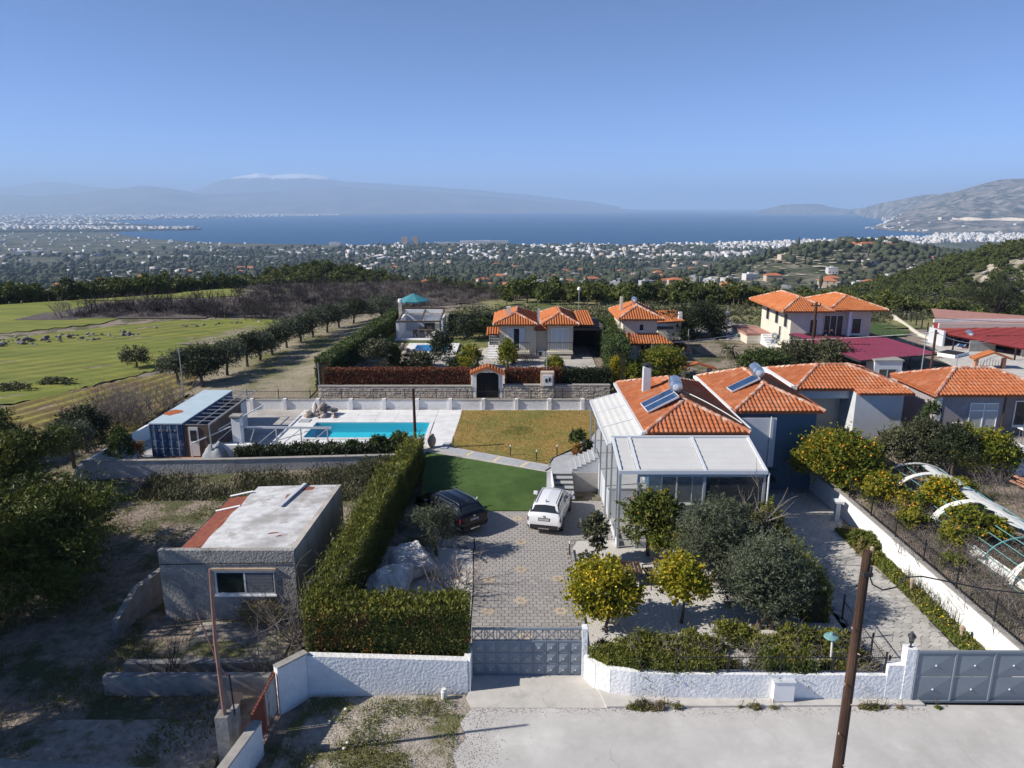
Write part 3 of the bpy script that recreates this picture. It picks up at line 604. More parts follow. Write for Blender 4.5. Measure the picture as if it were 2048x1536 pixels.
for x, y in FLOWERS: o = link('flower_inlay', fd, drive); o.location = (x, y, 0)

# ---- gravel gardens
structure(MB().sheet([(2.64, 22.6), (13.2, 22.0), (13.6, 34.0), (12.4, 35.2), (5.3, 35.2), (5.3, 33.7), (3.3, 33.6), (2.92, 32.6), (2.86, 25.8)], .004).build('gravel_garden', m_gravel), 'white gravel bed under the citrus and olive trees')
structure(MB().sheet([(-6.4, 22.2), (-1.65, 22.2), (-1.75, 29), (-1.95, 32.65), (-4.4, 33.0), (-6.4, 33)], .003).build('gravel_bed', m_gravel), 'white gravel bed round the big boulders')
kb = MB(); kb.beam((2.76, 22.7, .04), (2.9, 25.8, .04), .1, .1); kb.beam((2.9, 25.8, .045), (2.96, 32.6, .045), .1, .1); structure(kb.build('edging', m_conc), 'low edging between driveway and gravel garden')

# ---- sloping turf, terrace, deck, pool, dry lawn, path
turf = [(-5.6, 44.7, .93), (2.1, 40.95, .93), (1.9, 37.3, .03), (-5.2, 37.3, .03)]
structure(MB().sheet(turf, 0).build('artificial_lawn', m_lawn), 'sloping dark green artificial turf beside the steps')
Pl = (-14.5, -6.1, 47.6, 51.25)
outer = [(-25.5, 41.3), (-9, 42.55), (-5.6, 44.75), (2.2, 40.98), (3.6, 41.0), (8, 41.0), (8, 55.0), (-25.5, 55.0)]
hole = [(Pl[0] - .02, Pl[2] - .02), (Pl[0] - .02, Pl[3] + .02), (Pl[1] + .02, Pl[3] + .02), (Pl[1] + .02, Pl[2] - .02)]
tri = tessellate_polygon([[Vector((*p, 0)) for p in outer], [Vector((*p, 0)) for p in hole]])
allp = outer + hole; tb = MB(); fs = []
for t in tri:
    a = [allp[i] for i in t]; cr = (a[1][0] - a[0][0]) * (a[2][1] - a[0][1]) - (a[2][0] - a[0][0]) * (a[1][1] - a[0][1])
    fs.append(tuple(t) if cr > 0 else tuple(reversed(t)))
tb.add([(x, y, .87) for x, y in allp], fs)
k = len(outer); tb.add([(x, y, .87) for x, y in outer] + [(x, y, -.5) for x, y in outer], [(i + k, (i + 1) % k + k, (i + 1) % k, i) for i in range(k)])
structure(tb.build('terrace', m_terrpave), 'paved pool terrace')
dk = MB(); c = .3
x0, x1, y0, y1 = -16.4, -3.95, 45.75, 54.7; q0, q1, q2, q3 = Pl[0] - c, Pl[1] + c, Pl[2] - c, Pl[3] + c
for a in ((x0, q0 - .01, y0, y1), (q1 + .01, x1, y0, y1), (q0, q1, y0, q2 - .01), (q0, q1, q3 + .01, y1)):
    nx = max(1, round((a[1] - a[0]) / 1.6)); ny = max(1, round((a[3] - a[2]) / 1.6)); sx = (a[1] - a[0]) / nx; sy = (a[3] - a[2]) / ny
    for i in range(nx):
        for j in range(ny): dk.box(a[0] + i * sx + .008, a[0] + (i + 1) * sx - .008, a[2] + j * sy + .008, a[2] + (j + 1) * sy - .008, .86, .905)
structure(dk.build('pool_deck', m_deck), 'white slab deck round the long pool')
def pool(name, label, P, zt, m_edge, water, floor, dep=.75, cop=.28):
    t = thing(name, label, 'pool', ((P[0] + P[1]) / 2, (P[2] + P[3]) / 2, zt))
    b = MB(); b.box(P[0], P[1], P[2], P[3], zt - dep - .1, zt - dep); w = .06
    for a in ((P[0] - w, P[0], P[2] - w, P[3] + w), (P[1], P[1] + w, P[2] - w, P[3] + w), (P[0], P[1], P[2] - w, P[2]), (P[0], P[1], P[3], P[3] + w)): b.box(*a, zt - dep, zt - .012)
    b.build('basin', floor, t)
    b = MB(); e = cop
    for a in ((P[0] - e, P[0] - .003, P[2] - e, P[3] + e), (P[1] + .003, P[1] + e, P[2] - e, P[3] + e)):
        for i in range(6): d = (a[3] - a[2]) / 6; b.box(a[0], a[1], a[2] + i * d + .006, a[2] + (i + 1) * d - .006, zt - .01, zt + .045)
    for a in ((P[0], P[1], P[2] - e, P[2] - .003), (P[0], P[1], P[3] + .003, P[3] + e)):
        for i in range(12): d = (a[1] - a[0]) / 12; b.box(a[0] + i * d + .006, a[0] + (i + 1) * d - .006, a[2], a[3], zt - .01, zt + .045)
    b.build('coping', m_edge, t)
    n = 60; X, Y = np.meshgrid(np.linspace(P[0] + .001, P[1] - .001, n), np.linspace(P[2] + .001, P[3] - .001, 40)); Z = zt - .09 + .004 * vnoise(X, Y, 2.2, 3, 4)
    V = np.column_stack([X.ravel(), Y.ravel(), Z.ravel()]); i = (np.arange(39)[:, None] * n + np.arange(n - 1)[None]).ravel()
    np_mesh('water', V, np.column_stack([i, i + 1, i + n + 1, i + n]), water, t, True)
    return t
def water_mat(name, tint):
    m = bpy.data.materials.new(name); m.use_nodes = True; nt = m.node_tree; n = nt.nodes; l = nt.links; n.remove(n['Principled BSDF'])
    tr = n.new('ShaderNodeBsdfTransparent'); tr.inputs[0].default_value = (*tint, 1); gl = n.new('ShaderNodeBsdfGlossy'); gl.inputs['Roughness'].default_value = .08
    lw = n.new('ShaderNodeLayerWeight'); lw.inputs[0].default_value = .5; pw_ = n.new('ShaderNodeMath'); pw_.operation = 'POWER'; pw_.inputs[1].default_value = 5; l.new(lw.outputs['Facing'], pw_.inputs[0]); fr = n.new('ShaderNodeMath'); fr.operation = 'MULTIPLY_ADD'; fr.inputs[1].default_value = .8; fr.inputs[2].default_value = .02; l.new(pw_.outputs[0], fr.inputs[0]); mx = n.new('ShaderNodeMixShader')
    l.new(fr.outputs[0], mx.inputs[0]); l.new(tr.outputs[0], mx.inputs[1]); l.new(gl.outputs[0], mx.inputs[2]); l.new(mx.outputs[0], n['Material Output'].inputs[0])
    return m
m_poolw = water_mat('pool_water', (.45, .92, .95)); m_poolf = M('pool_lining', (.12, .58, .68), (.15, .64, .73), .5, .6)
m_poolw2 = water_mat('blue_pool_water', (.6, .9, .99)); m_poolf2 = M('blue_pool_lining', (.10, .50, .78), (.12, .55, .82), 1, .6)
pt = pool('swimming_pool', 'long turquoise pool in the white deck', Pl, .9, m_deck, m_poolw, m_poolf)
b = MB()
for dx in (0, .45): b.tube([(-7.9 + dx, 47.75, .4), (-7.9 + dx, 47.72, 1.3), (-7.9 + dx, 47.5, 1.55), (-7.9 + dx, 47.25, 1.5), (-7.9 + dx, 47.15, .93)], .025, 6)
tag(b.build('pool_ladder', m_chrome), 'steel handrails of the pool ladder', 'ladder')
structure(MB().sheet([(-3.9, 54.6), (6.3, 54.6), (6.2, 50), (5.25, 47.2), (3.95, 45.2), (2.55, 43.4), (2.3, 42.35), (-4.15, 45.85)], .91).build('dry_lawn', m_drylawn), 'straw yellow winter lawn between pool deck and house')
pth = MB(); A = Vector((-4.9, 45.55)); Bv = Vector((2.2, 41.55)); d = (Bv - A).normalized(); nn = Vector((-d.y, d.x)); ln = (Bv - A).length
path = thing('garden_path', 'grey garden path with beige bands along the turf', None, (0, 0, 0), None, 'structure')
t0 = 0; segs = [(2.35, 0), (.3, 1), (1.75, 0), (.3, 1), (1.7, 0), (.3, 1), (ln - 6.7, 0)]
for L_, kd in segs:
    p = [A + d * (t0 + .01) - nn * .38, A + d * (t0 + L_ - .01) - nn * .38, A + d * (t0 + L_ - .01) + nn * .38, A + d * (t0 + .01) + nn * .38]
    MB().prism([tuple(v) for v in p], .85, .935).build('slab', m_pathjoint if kd else m_path, path); t0 += L_
MB().prism([(2.25, 42.2), (3.75, 42.9), (5.0, 45.0), (5.2, 46.9), (4.75, 47.0), (4.3, 45.2), (2.5, 43.3)], .85, .932).build('slab', m_path, path)
MB().prism([(1.9, 37.3), (2.35, 37.3), (2.35, 41.0), (2.1, 40.95)], -.1, [.05, .05, .94, .94]).build('ramp_strip', m_path, path)
# dry lawn edging
b = MB(); pts = [(2.35, 42.4, .93), (2.6, 43.4, .93), (4.0, 45.2, .93), (5.3, 47.2, .93)]; b.tube(pts, .045, 5); structure(b.build('lawn_edging', m_iron), 'dark curved edging of the dry lawn')

# ---- second driveway of irregular flagstones
d2 = [(13.65, 21.4), (18.0, 21.4), (17.95, 22.5), (17.1, 24.6), (17.2, 28.6), (16.95, 32), (17.0, 34.3), (18.0, 36.2), (18.0, 40), (12.6, 40), (13.9, 35.5), (13.5, 28)]
drv2 = structure(MB().sheet(d2, .0).build('side_driveway', m_paverbed), 'flagstone driveway beside the white boundary wall')
g = np.random.default_rng(11); S = .37; hexs = []
vert = {}
def hv(i, j):
    if (i, j) not in vert: vert[(i, j)] = (g.uniform(-.07, .07), g.uniform(-.07, .07))
    return vert[(i, j)]
for r in range(0, 58):
    for q in range(0, 17):
        cx = 12.7 + q * S + (S / 2 if r % 2 else 0); cy = 21.5 + r * S * .8660
        if not inside(cx, cy, d2): continue
        poly = []
        for kk in range(6):
            a = PI / 6 + kk * PI / 3; x = cx + S * .577 * math.cos(a); y = cy + S * .577 * math.sin(a)
            jx, jy = hv(round(x * 20), round(y * 20)); x += jx; y += jy; poly.append((cx + (x - cx) * .94, cy + (y - cy) * .94))
        hexs.append((cy, cx, poly))
hexs.sort(); hexs = [h for h in hexs if h[0] > 22.3]
extra = MB()
for i, (cy_, cx, poly) in enumerate(hexs):
    z = random.uniform(.018, .028)
    if i < 300:
        bb = MB(); bb.prism(poly, 0.001, z); bb.build('flagstone', m_flag, drv2)
    else: extra.prism(poly, .001, z)
extra.build('flagstones', m_flag, drv2, kind='stuff')
structure(MB().sheet([(17.15, 24.4), (18.0, 22.3), (18.05, 36.2), (17.0, 34.3), (16.95, 32), (17.2, 28.6)], .03).build('planted_strip', m_palesoil), 'planted strip along the white boundary wall')
structure(MB().sheet([(12.6, 39.9), (18, 39.9), (18, 44), (12.6, 44)], .015).build('side_yard', m_conc), 'shaded yard behind the flagstones')

# ---- fields on the left and grounds further back, all following the ground
def patch(name, label, poly, mat, dz=.06, step=1.0, disp=None, hole=None):
    P = np.array(poly); x = np.arange(P[:, 0].min(), P[:, 0].max() + step, step); y = np.arange(P[:, 1].min(), P[:, 1].max() + step, step)
    X, Y = np.meshgrid(x, y); Z = H(X, Y) + dz
    if disp is not None: Z = Z + disp(X, Y)
    n, m = X.shape; V = np.column_stack([X.ravel(), Y.ravel(), Z.ravel()]); i = (np.arange(n - 1)[:, None] * m + np.arange(m - 1)[None]).ravel()
    F = np.column_stack([i, i + 1, i + m + 1, i + m]); cx = X.ravel()[F].mean(1); cy_ = Y.ravel()[F].mean(1)
    keep = np.array([inside(a, b_, poly) for a, b_ in zip(cx, cy_)]); keep &= ~((cx > hole[0]) & (cx < hole[1]) & (cy_ > hole[2]) & (cy_ < hole[3])) if hole else True; F = F[keep]; u = np.unique(F); mp = np.zeros(len(V), int); mp[u] = np.arange(len(u))
    return structure(np_mesh(name, V[u], mp[F], mat, None, True), label)
fur = lambda a, w, h: (lambda X, Y: h * (np.sin((X * math.cos(a) + Y * math.sin(a)) * 2 * PI / w + 1.2 * vnoise(X, Y, .06, 2, 9)) * (.6 + .4 * vnoise(X, Y, .15, 2, 7))) + .10 * vnoise(X, Y, .25, 3, 2))
patch('crop_field', 'bright green crop field with furrow lines', [(-130, 64), (-41.5, 57.5), (-36.5, 68), (-33, 80), (-31, 95), (-33, 104), (-48, 103), (-57, 95), (-64, 86), (-130, 80)], m_field, .10, .6, fur(-.73, 2.4, .10))
patch('far_crop_field', 'smooth green field beyond the rubble bank', [(-119, 92), (-66, 92), (-58, 100), (-58, 112), (-66, 122), (-80, 126.5), (-119, 127)], m_field, .1, 1.5)
patch('striped_field', 'yellow green field with brown furrow stripes', [(-60, 60), (-41.8, 55.5), (-37, 66), (-31, 70), (-28.0, 60), (-27.2, 48), (-31, 45.5), (-42, 47), (-60, 52)], m_field2, .12, .4, fur(-.3, 1.6, .14))
patch('olive_row_ground', 'dry ground under the olive row', [(-30, 61), (-17.2, 56), (-17.2, 88), (-14, 100), (-24, 104), (-31, 96), (-33, 80), (-31, 70)], m_olivefloor, .07, 1.0)
patch('scrubland', 'green scrub strip before the pine wood', [(-10, 90), (80, 88), (100, 118), (60, 125), (-5, 122)], m_scrub, .09, 1.5, lambda X, Y: .25 * vnoise(X, Y, .3, 3, 8))
patch('fenced_plot', 'small fenced plot of thin grey grass', [(-40, 84), (-27.5, 84), (-25.5, 98), (-36, 98)], m_olivefloor, .135, .6)
patch('villa_garden', 'green villa lawn behind the red hedge', [(-15.5, 75), (8, 75), (8, 88), (-15, 88)], m_scrub, .05, .5, None, (-11, -6, 71.9, 77.2))
patch('villa_forecourt', 'stone paved villa forecourt', [(-9, 61), (8, 61), (8, 76), (-2.2, 76), (-6, 72.5), (-9.5, 72)], m_terrpave, .08, .5, None, (-11, -6, 71.9, 77.2))
patch('lane', 'dusty lane behind the terrace wall', [(-17, 55.3), (10, 55.3), (10, 58.3), (-17, 58.3)], m_palesoil, .05, 1.0)
patch('far_yard', 'concrete yard by the red roofed sheds', [(41, 66), (62, 66), (62, 84), (48, 84)], m_apron, .06, 1.0)
patch('lower_yard', 'pale concrete yard beyond the brick portal', [(33, 58), (60, 58), (60, 66.2), (33, 66.2)], m_apron, .05, 1.0)
patch('vegetable_plot', 'dark green vegetable plot beside the carport', [(37, 76), (47, 84), (50, 99), (38, 99)], M('crop_green', (.04, .075, .02), (.07, .105, .028), 1.5, 1.0, bump=1, bscale=3, bdist=.2), .12, .8, lambda X, Y: .2 * vnoise(X, Y, .8, 2, 3))
patch('parking_lane', 'grey lane beside the cream house', [(19, 86), (29, 81), (31, 92), (24, 98), (19, 97)], m_conc, .08, 1.0)

patch('verge', 'pale dry verge with weeds beside the road', [(-7.8, 15), (-.6, 15), (-.6, 21.6), (-7.0, 21.9)], m_palesoil, -.01, .25, lambda X, Y: .03 * vnoise(X, Y, 1.2, 3, 6))
patch('bare_soil', 'pale trodden soil beside the pipe mast', [(-17, 17.9), (-8.9, 17.6), (-8.9, 19.6), (-10.5, 20.6), (-15, 20.2)], m_palesoil, .07, .4, lambda X, Y: .05 * vnoise(X, Y, .9, 3, 6))
patch('bare_soil', 'pale bare soil under the shed window', [(-13, 23.3), (-8.8, 23.3), (-8.4, 26.2), (-12.5, 26.2)], m_palesoil, .09, .4, lambda X, Y: .08 * vnoise(X, Y, .9, 3, 6))
# ================================================================ walls
def wall(name, label, pts, tops, th, mat, z0=-.2, cope=None, cat='wall', cat_th=.03):
    t = thing(name, label, cat, (pts[0][0], pts[0][1], 0))
    for i in range(len(pts) - 1):
        a = Vector(pts[i]); b_ = Vector(pts[i + 1]); d = (b_ - a).normalized(); nn = Vector((-d.y, d.x)) * th / 2
        poly = [tuple(a - nn), tuple(b_ - nn), tuple(b_ + nn), tuple(a + nn)]
        MB().prism(poly, z0, [tops[i], tops[i + 1], tops[i + 1], tops[i]]).build('wall_face', mat, t)
        if cope:
            n2 = nn * (1 + cat_th * 2 / th); poly = [tuple(a - n2), tuple(b_ - n2), tuple(b_ + n2), tuple(a + n2)]
            mb = MB(); k = [tops[i], tops[i + 1], tops[i + 1], tops[i]]
            mb.add([(p[0], p[1], z + .003) for p, z in zip(poly, k)] + [(p[0], p[1], z + .06) for p, z in zip(poly, k)], [(3, 2, 1, 0), (4, 5, 6, 7), (0, 1, 5, 4), (1, 2, 6, 5), (2, 3, 7, 6), (3, 0, 4, 7)])
            mb.build('coping', cope, t)
    return t
wl = wall('garden_wall', 'white roughcast wall under the clipped hedge left of the gate', [(-7.0, 21.72), (-1.55, 21.98)], [1.62, 1.26], .26, m_stucco)
MB().prism([(-1.68, 22.0), (-1.45, 21.86), (-1.42, 22.9), (-1.62, 22.9)], -.1, 1.27).build('gate_return', m_stucco, wl)
wr = thing('garden_wall', 'white roughcast wall curving right from the gate to the wide gate', 'wall', (8, 21.5, 0))
cp = [(2.68, 22.95), (2.76, 22.5), (3.0, 22.1), (3.45, 21.82), (4.1, 21.66), (5.2, 21.58), (12.75, 21.5)]
for i in range(len(cp) - 1):
    a = Vector(cp[i]); b_ = Vector(cp[i + 1]); d = (b_ - a).normalized(); nn = Vector((-d.y, d.x)) * .13; e = d * .012
    z = [.95, .95, .98, 1.03, 1.05, 1.03, 1.03]
    MB().prism([tuple(a - nn - e), tuple(b_ - nn + e), tuple(b_ + nn + e), tuple(a + nn - e)], -.2, [z[i], z[i + 1], z[i + 1], z[i]]).build('wall_face', m_stucco, wr)
MB().box(12.74, 13.3, 21.36, 21.62, -.2, 1.42).build('stepped_pier', m_stucco, wr)
MB().box(13.3, 13.64, 21.34, 21.66, -.2, 2.05).build('gate_pier', m_stucco, wr)
MB().box(2.5, 2.69, 22.66, 22.98, -.1, 1.98).build('gate_pier', m_stucco, wr)
wall('boundary_wall', 'bright white retaining wall along the flagstone driveway', [(18.1, 21.5), (18.12, 36.4), (17.9, 41.5)], [1.28, 1.22, 1.2], .24, m_rampwall, -.2, m_conc)
wall('boundary_wall', 'white wall running from the corner towards the rusty gate', [(-7.06, 21.72), (-7.82, 20.85)], [1.68, 1.70], .22, m_stucco, -.2, m_conc)
wall('boundary_wall', 'white wall below the rusty gate at the lower edge', [(-7.82, 19.0), (-8.35, 16.0)], [1.12, 1.1], .24, m_stucco, -.4, m_conc)
wall('boundary_wall', 'low concrete wall along the lower left corner', [(-8.5, 17.62), (-14, 17.9), (-22, 18.9)], [.42, .5, .5], .3, m_conc, -.2)
wall('retaining_wall', 'long grey roughcast wall behind the concrete shed', [(-25.9, 41.0), (-17, 41.75), (-6.6, 42.75)], [1.58, 1.45, 1.38], .26, m_greystucco, -.2, m_conc)
wall('retaining_wall', 'short grey wall returning beside the big pine', [(-25.9, 41.0), (-24.6, 37.6)], [1.58, 1.2], .26, m_greystucco, -.2, m_conc)
wall('retaining_wall', 'white sloping wall left of the blue container', [(-25.75, 41.2), (-25.2, 47.5), (-24.0, 55)], [1.6, 1.85, 1.5], .2, m_rampwall, -.2)
cw = wall('terrace_wall', 'white roughcast wall with piers behind the pool', [(-21.5, 55.1), (6.6, 55.1)], [1.62, 1.62], .24, m_greystucco if False else m_stucco, .2, m_conc)
for i in range(11):
    x = -20.6 + i * 2.62; MB().box(x - .14, x + .14, 54.86, 55.3, .3, 1.74).build('pier', m_stucco, cw)
wall('yard_wall', 'low concrete block wall nearest the rusty gate', [(-14.15, 21.85), (-8.4, 21.85)], [.72, .72], .3, m_blockwall)
wall('yard_wall', 'low concrete block wall under the shed window', [(-14.0, 22.9), (-8.9, 23.0)], [.5, .5], .3, m_blockwall)
wall('retaining_wall', 'angled concrete wall left of the shed', [(-14.1, 29.6), (-15.45, 26.6)], [1.9, 1.35], .25, m_concdark)
wall('retaining_wall', 'short concrete wall stub in the shade left of the shed', [(-15.45, 26.6), (-15.6, 25.2)], [1.32, .7], .25, m_concdark)

# ================================================================ gates
g1 = thing('metal_gate', 'grey sliding gate with pyramid panels and lattice top', 'gate', (.5, 22.78, 0))
x0, x1 = -1.43, 2.5; ncol = 9; cw_ = (x1 - x0) / ncol; rows = [(.06, .52), (.52, .97), (.97, 1.42)]
fb = MB()
for z in (.03, 1.44, 1.92): fb.box(x0, x1, 22.74, 22.82, z - .03, z + .03)
fb.build('frame', m_gate, g1)
pm = MB(); w2, h2 = cw_ / 2 - .012, .225 - .01
pm.add([(-w2, 0, -h2), (w2, 0, -h2), (w2, 0, h2), (-w2, 0, h2), (0, -.06, 0)], [(0, 1, 4), (1, 2, 4), (2, 3, 4), (3, 0, 4), (3, 2, 1, 0)])
po = pm.build('panel', m_gate); pd = po.data; bpy.data.objects.remove(po)
bd = MB(); bd.lathe([(.001, -.02), (.02, -.012), (.02, .012), (.001, .02)], (0, 0, 0), 6); bo = bd.build('stud', m_alu); bdat = bo.data; bpy.data.objects.remove(bo)
for i in range(ncol):
    for z0, z1 in rows:
        o = link('panel', pd, g1); o.location = (x0 + (i + .5) * cw_ - .5, -.02, (z0 + z1) / 2)
        s_ = link('stud', bdat, o); s_.location = (0, -.06, 0)
sb = MB()
for i in range(ncol + 1): x = x0 + i * cw_; sb.box(max(x - .014, x0), min(x + .014, x1), 22.735, 22.79, .06, 1.41)
for z in (.52, .97): sb.box(x0, x1, 22.742, 22.785, z - .011, z + .011)
sb.build('rails', m_gate, g1)
for i in range(ncol):
    lb = MB(); a = x0 + i * cw_; e = a + cw_
    lb.box(a + .0, a + .03, 22.76, 22.80, 1.47, 1.89); lb.beam((a + .04, 22.78, 1.49), (e - .04, 22.78, 1.87), .022); lb.beam((a + .04, 22.775, 1.87), (e - .04, 22.775, 1.49), .022)
    lb.box(a + .10, a + .125, 22.765, 22.795, 1.47, 1.89); lb.box(e - .11, e - .085, 22.765, 22.795, 1.47, 1.89)
    lb.build('lattice', m_gate, g1)
g2 = thing('metal_gate', 'wide slate grey gate with large pyramid panels at the right edge', 'gate', (16, 21.35, 0))
x0, x1 = 13.66, 18.9; fb = MB()
for z in (.04, 1.96): fb.box(x0, x1, 21.31, 21.39, z - .04, z + .04)
for i in range(5): x = x0 + i * 1.31; fb.box(x - .03 if i else x, x + .03, 21.312, 21.388, .08, 1.92)
fb.build('frame', m_gate, g2)
w2, h2 = 1.31 / 2 - .032, .455
pm = MB(); pm.add([(-w2, 0, -h2), (w2, 0, -h2), (w2, 0, h2), (-w2, 0, h2), (0, -.04, 0)], [(0, 1, 4), (1, 2, 4), (2, 3, 4), (3, 0, 4), (3, 2, 1, 0)])
po = pm.build('panel', m_gate); pd2 = po.data; bpy.data.objects.remove(po)
for i in range(4):
    for z in (.54, 1.46):
        o = link('panel', pd2, g2); o.location = (x0 + (i + .5) * 1.31 - 16, 0, z); s_ = link('stud', bdat, o); s_.location = (0, -.04, 0); s_.scale = (1.6, 1.6, 1.6)
# rusty gate on the left
rg = thing('rusty_gate', 'rusty white painted metal gate with spiked top', 'gate', (-7.85, 19.9, 0))
p, q = Vector((-7.86, 20.8, 0)), Vector((-8.0, 19.05, 0)); d = (q - p).normalized()
def along(s, z): v = p.lerp(q, s); return (v.x, v.y, z)
fb = MB()
for s in (0, .5, 1): fb.beam(along(s, .05), along(s, 1.55 - s * .2), .06)
fb.beam(along(0, 1.52), along(1, 1.32), .05); fb.beam(along(0, .1), along(1, .1), .05); fb.build('frame', m_rust, rg)
for s0, s1 in ((.02, .47), (.53, .98)):
    pb = MB(); pb.add([along(s0, .14), along(s1, .14), along(s1, 1.48 - s1 * .2), along(s0, 1.48 - s0 * .2)], [(0, 1, 2, 3)])
    pb.add([tuple(Vector(v) + Vector((.02, 0, 0))) for v in pb.v], [(3, 2, 1, 0)]); pb.build('panel', m_rustpaint if s0 < .3 else m_rust, rg)
for i in range(13): sp = MB(); s = (i + .5) / 13; z = 1.54 - s * .2; sp.tube([along(s, z), along(s, z + .16)], [.018, .004], 4); sp.build('spike', m_rust, rg)

# ================================================================ iron fences
def iron_fence(name, label, pts, h, z, sp_=.12, post=2.0, mat=None, r=.009, z1=None):
    mat = mat or m_iron; t = thing(name, label, 'fence', (pts[0][0], pts[0][1], z)); b = MB(); pm_ = MB(); z1 = z if z1 is None else z1
    tot = sum((Vector(pts[i + 1]) - Vector(pts[i])).length for i in range(len(pts) - 1)); acc = 0
    for i in range(len(pts) - 1):
        a = Vector(pts[i]); c = Vector(pts[i + 1]); L_ = (c - a).length; n = int(L_ / sp_)
        za = z + (z1 - z) * acc / tot; zc = z + (z1 - z) * (acc + L_) / tot; acc += L_
        for k in range(n + 1): v = a.lerp(c, k / max(n, 1)); zz = za + (zc - za) * k / max(n, 1); b.tube([(v.x, v.y, zz + .05), (v.x, v.y, zz + h)], [r, r * .7], 4, False)
        rl = MB()
        for f in (.12, .82): rl.beam((a.x, a.y, za + h * f), (c.x, c.y, zc + h * f), .02, .03)
        rl.build('rail', mat, t)
        m_ = max(1, round(L_ / post))
        for k in range(m_ + (1 if i == len(pts) - 2 else 0)):
            v = a.lerp(c, k / m_); zz = za + (zc - za) * k / m_; pb_ = MB(); pb_.box(v.x - .025, v.x + .025, v.y - .025, v.y + .025, zz - .03, zz + h * 1.12); pb_.build('post', mat, t)
    b.build('bars', mat, t, kind='stuff'); return t
iron_fence('iron_fence', 'black iron fence on the right white wall among the twigs', [(5.6, 21.56), (12.72, 21.52)], .75, 1.0, .13, 1.8)
iron_fence('iron_fence', 'black spiked fence on top of the bright white retaining wall', [(18.15, 21.8), (18.17, 36.2)], .95, 1.28, .13, 2.4, z1=1.25)
iron_fence('iron_fence', 'thin iron fence on the terrace wall behind the pool', [(-21, 55.2), (6.5, 55.2)], .75, 1.66, .14, 2.6, r=.007)
iron_fence('iron_fence', 'iron fence behind the carport towards the brick portal', [(21, 56.5), (45, 56.5)], 1.2, .9, .22, 2.6, r=.01)
iron_fence('wire_fence', 'short dark fence between olive hedge and side driveway', [(13.3, 22.3), (13.55, 26.4)], 1.0, .05, .13, 1.4, r=.007)
# ================================================================ roofs of real tiles
def tile_data(name, wd=.25, ln=.42, hgt=.07, mat=None):
    prof = [(-wd / 2, 0), (-.075, .012), (-.045, .8 * hgt), (0, hgt), (.045, .8 * hgt), (.075, .012), (wd / 2, 0)]
    vs = []; 
    for v, lift in ((0, .03), (ln, 0.0)):
        for u, z in prof: vs.append((u, v, z + lift))
    k = len(prof); fs = [(i, i + 1, i + 1 + k, i + k) for i in range(k - 1)]
    vs += [(u, 0, .0) for u, z in prof]; fs += [(2 * k + i, 2 * k + i + 1, i + 1, i) for i in range(1, k - 2)]
    return vs, fs
TV, TF = tile_data('tile'); TVn = np.array(TV); 
_mb = MB(); _mb.add(TV, TF); _o = _mb.build('tile', m_tile, smooth=False); TILE_ME = _o.data; bpy.data.objects.remove(_o)
_mb = MB(); _mb.add(TV, TF); _o = _mb.build('tile', m_tilefar); TILE_ME_FAR = _o.data; bpy.data.objects.remove(_o)
def tri_quads(fs): return np.array([f for f in fs])
def tile_slope(poly3, roof, n_single, me=TILE_ME, mat=m_tile, pu=.25, pv=.36, lift=.012):
    """poly3: planar polygon whose first edge is the eave (left to right seen from outside). returns the tiles still allowed singly"""
    P = [Vector(p) for p in poly3]; u = (P[1] - P[0]).normalized(); nrm = u.cross(P[2] - P[0]).normalized()
    if nrm.z < 0: nrm = -nrm
    v = nrm.cross(u).normalized()
    if v.z < 0: v = -v
    uv = [((p - P[0]).dot(u), (p - P[0]).dot(v)) for p in P]; U0 = min(a for a, b in uv); U1 = max(a for a, b in uv); V1 = max(b for a, b in uv)
    nu = int((U1 - U0) / pu); nv = int(V1 / pv) + 1; o0 = wloc(roof); mats = []
    for j in range(nv):
        for i in range(nu + 1):
            cu = U0 + (i + .5) * pu; cv = j * pv + .16
            if not inside(cu, cv, uv): continue
            loc = P[0] + u * (cu + random.uniform(-.006, .006)) + v * (j * pv - .03 + random.uniform(-.008, .008)) + nrm * (lift + random.uniform(0, .006))
            mats.append(Matrix(((u.x, v.x, nrm.x, loc.x - o0.x), (u.y, v.y, nrm.y, loc.y - o0.y), (u.z, v.z, nrm.z, loc.z - o0.z), (0, 0, 0, 1))))
    ns = min(n_single, len(mats))
    for m in mats[:ns]: o = link('tile', me, roof); o.matrix_local = m
    if len(mats) > ns:
        A = np.array([[list(r) for r in m] for m in mats[ns:]]); h = np.column_stack([TVn, np.ones(len(TVn))])
        V = np.einsum('nij,kj->nki', A, h)[:, :, :3].reshape(-1, 3) + np.array(o0); F = (np.array(TF)[None] + len(TVn) * np.arange(len(A))[:, None, None]).reshape(-1, 4)
        o = np_mesh('tiles', V, F, mat, roof); o['kind'] = 'stuff'
    return n_single - ns
def cap_line(roof, a, b_, mat, r=.12, seg=.38):
    a = Vector(a); b_ = Vector(b_); n = max(2, int((b_ - a).length / seg)); mb = MB()
    for i in range(n):
        p = a.lerp(b_, i / n); q = a.lerp(b_, (i + 1.12) / n if i < n - 1 else 1)
        mb.tube([p + Vector((0, 0, .02)), q + Vector((0, 0, .05))], [r * .88, r * 1.08], 8)
    mb.build('ridge_cap', mat, roof, smooth=False)
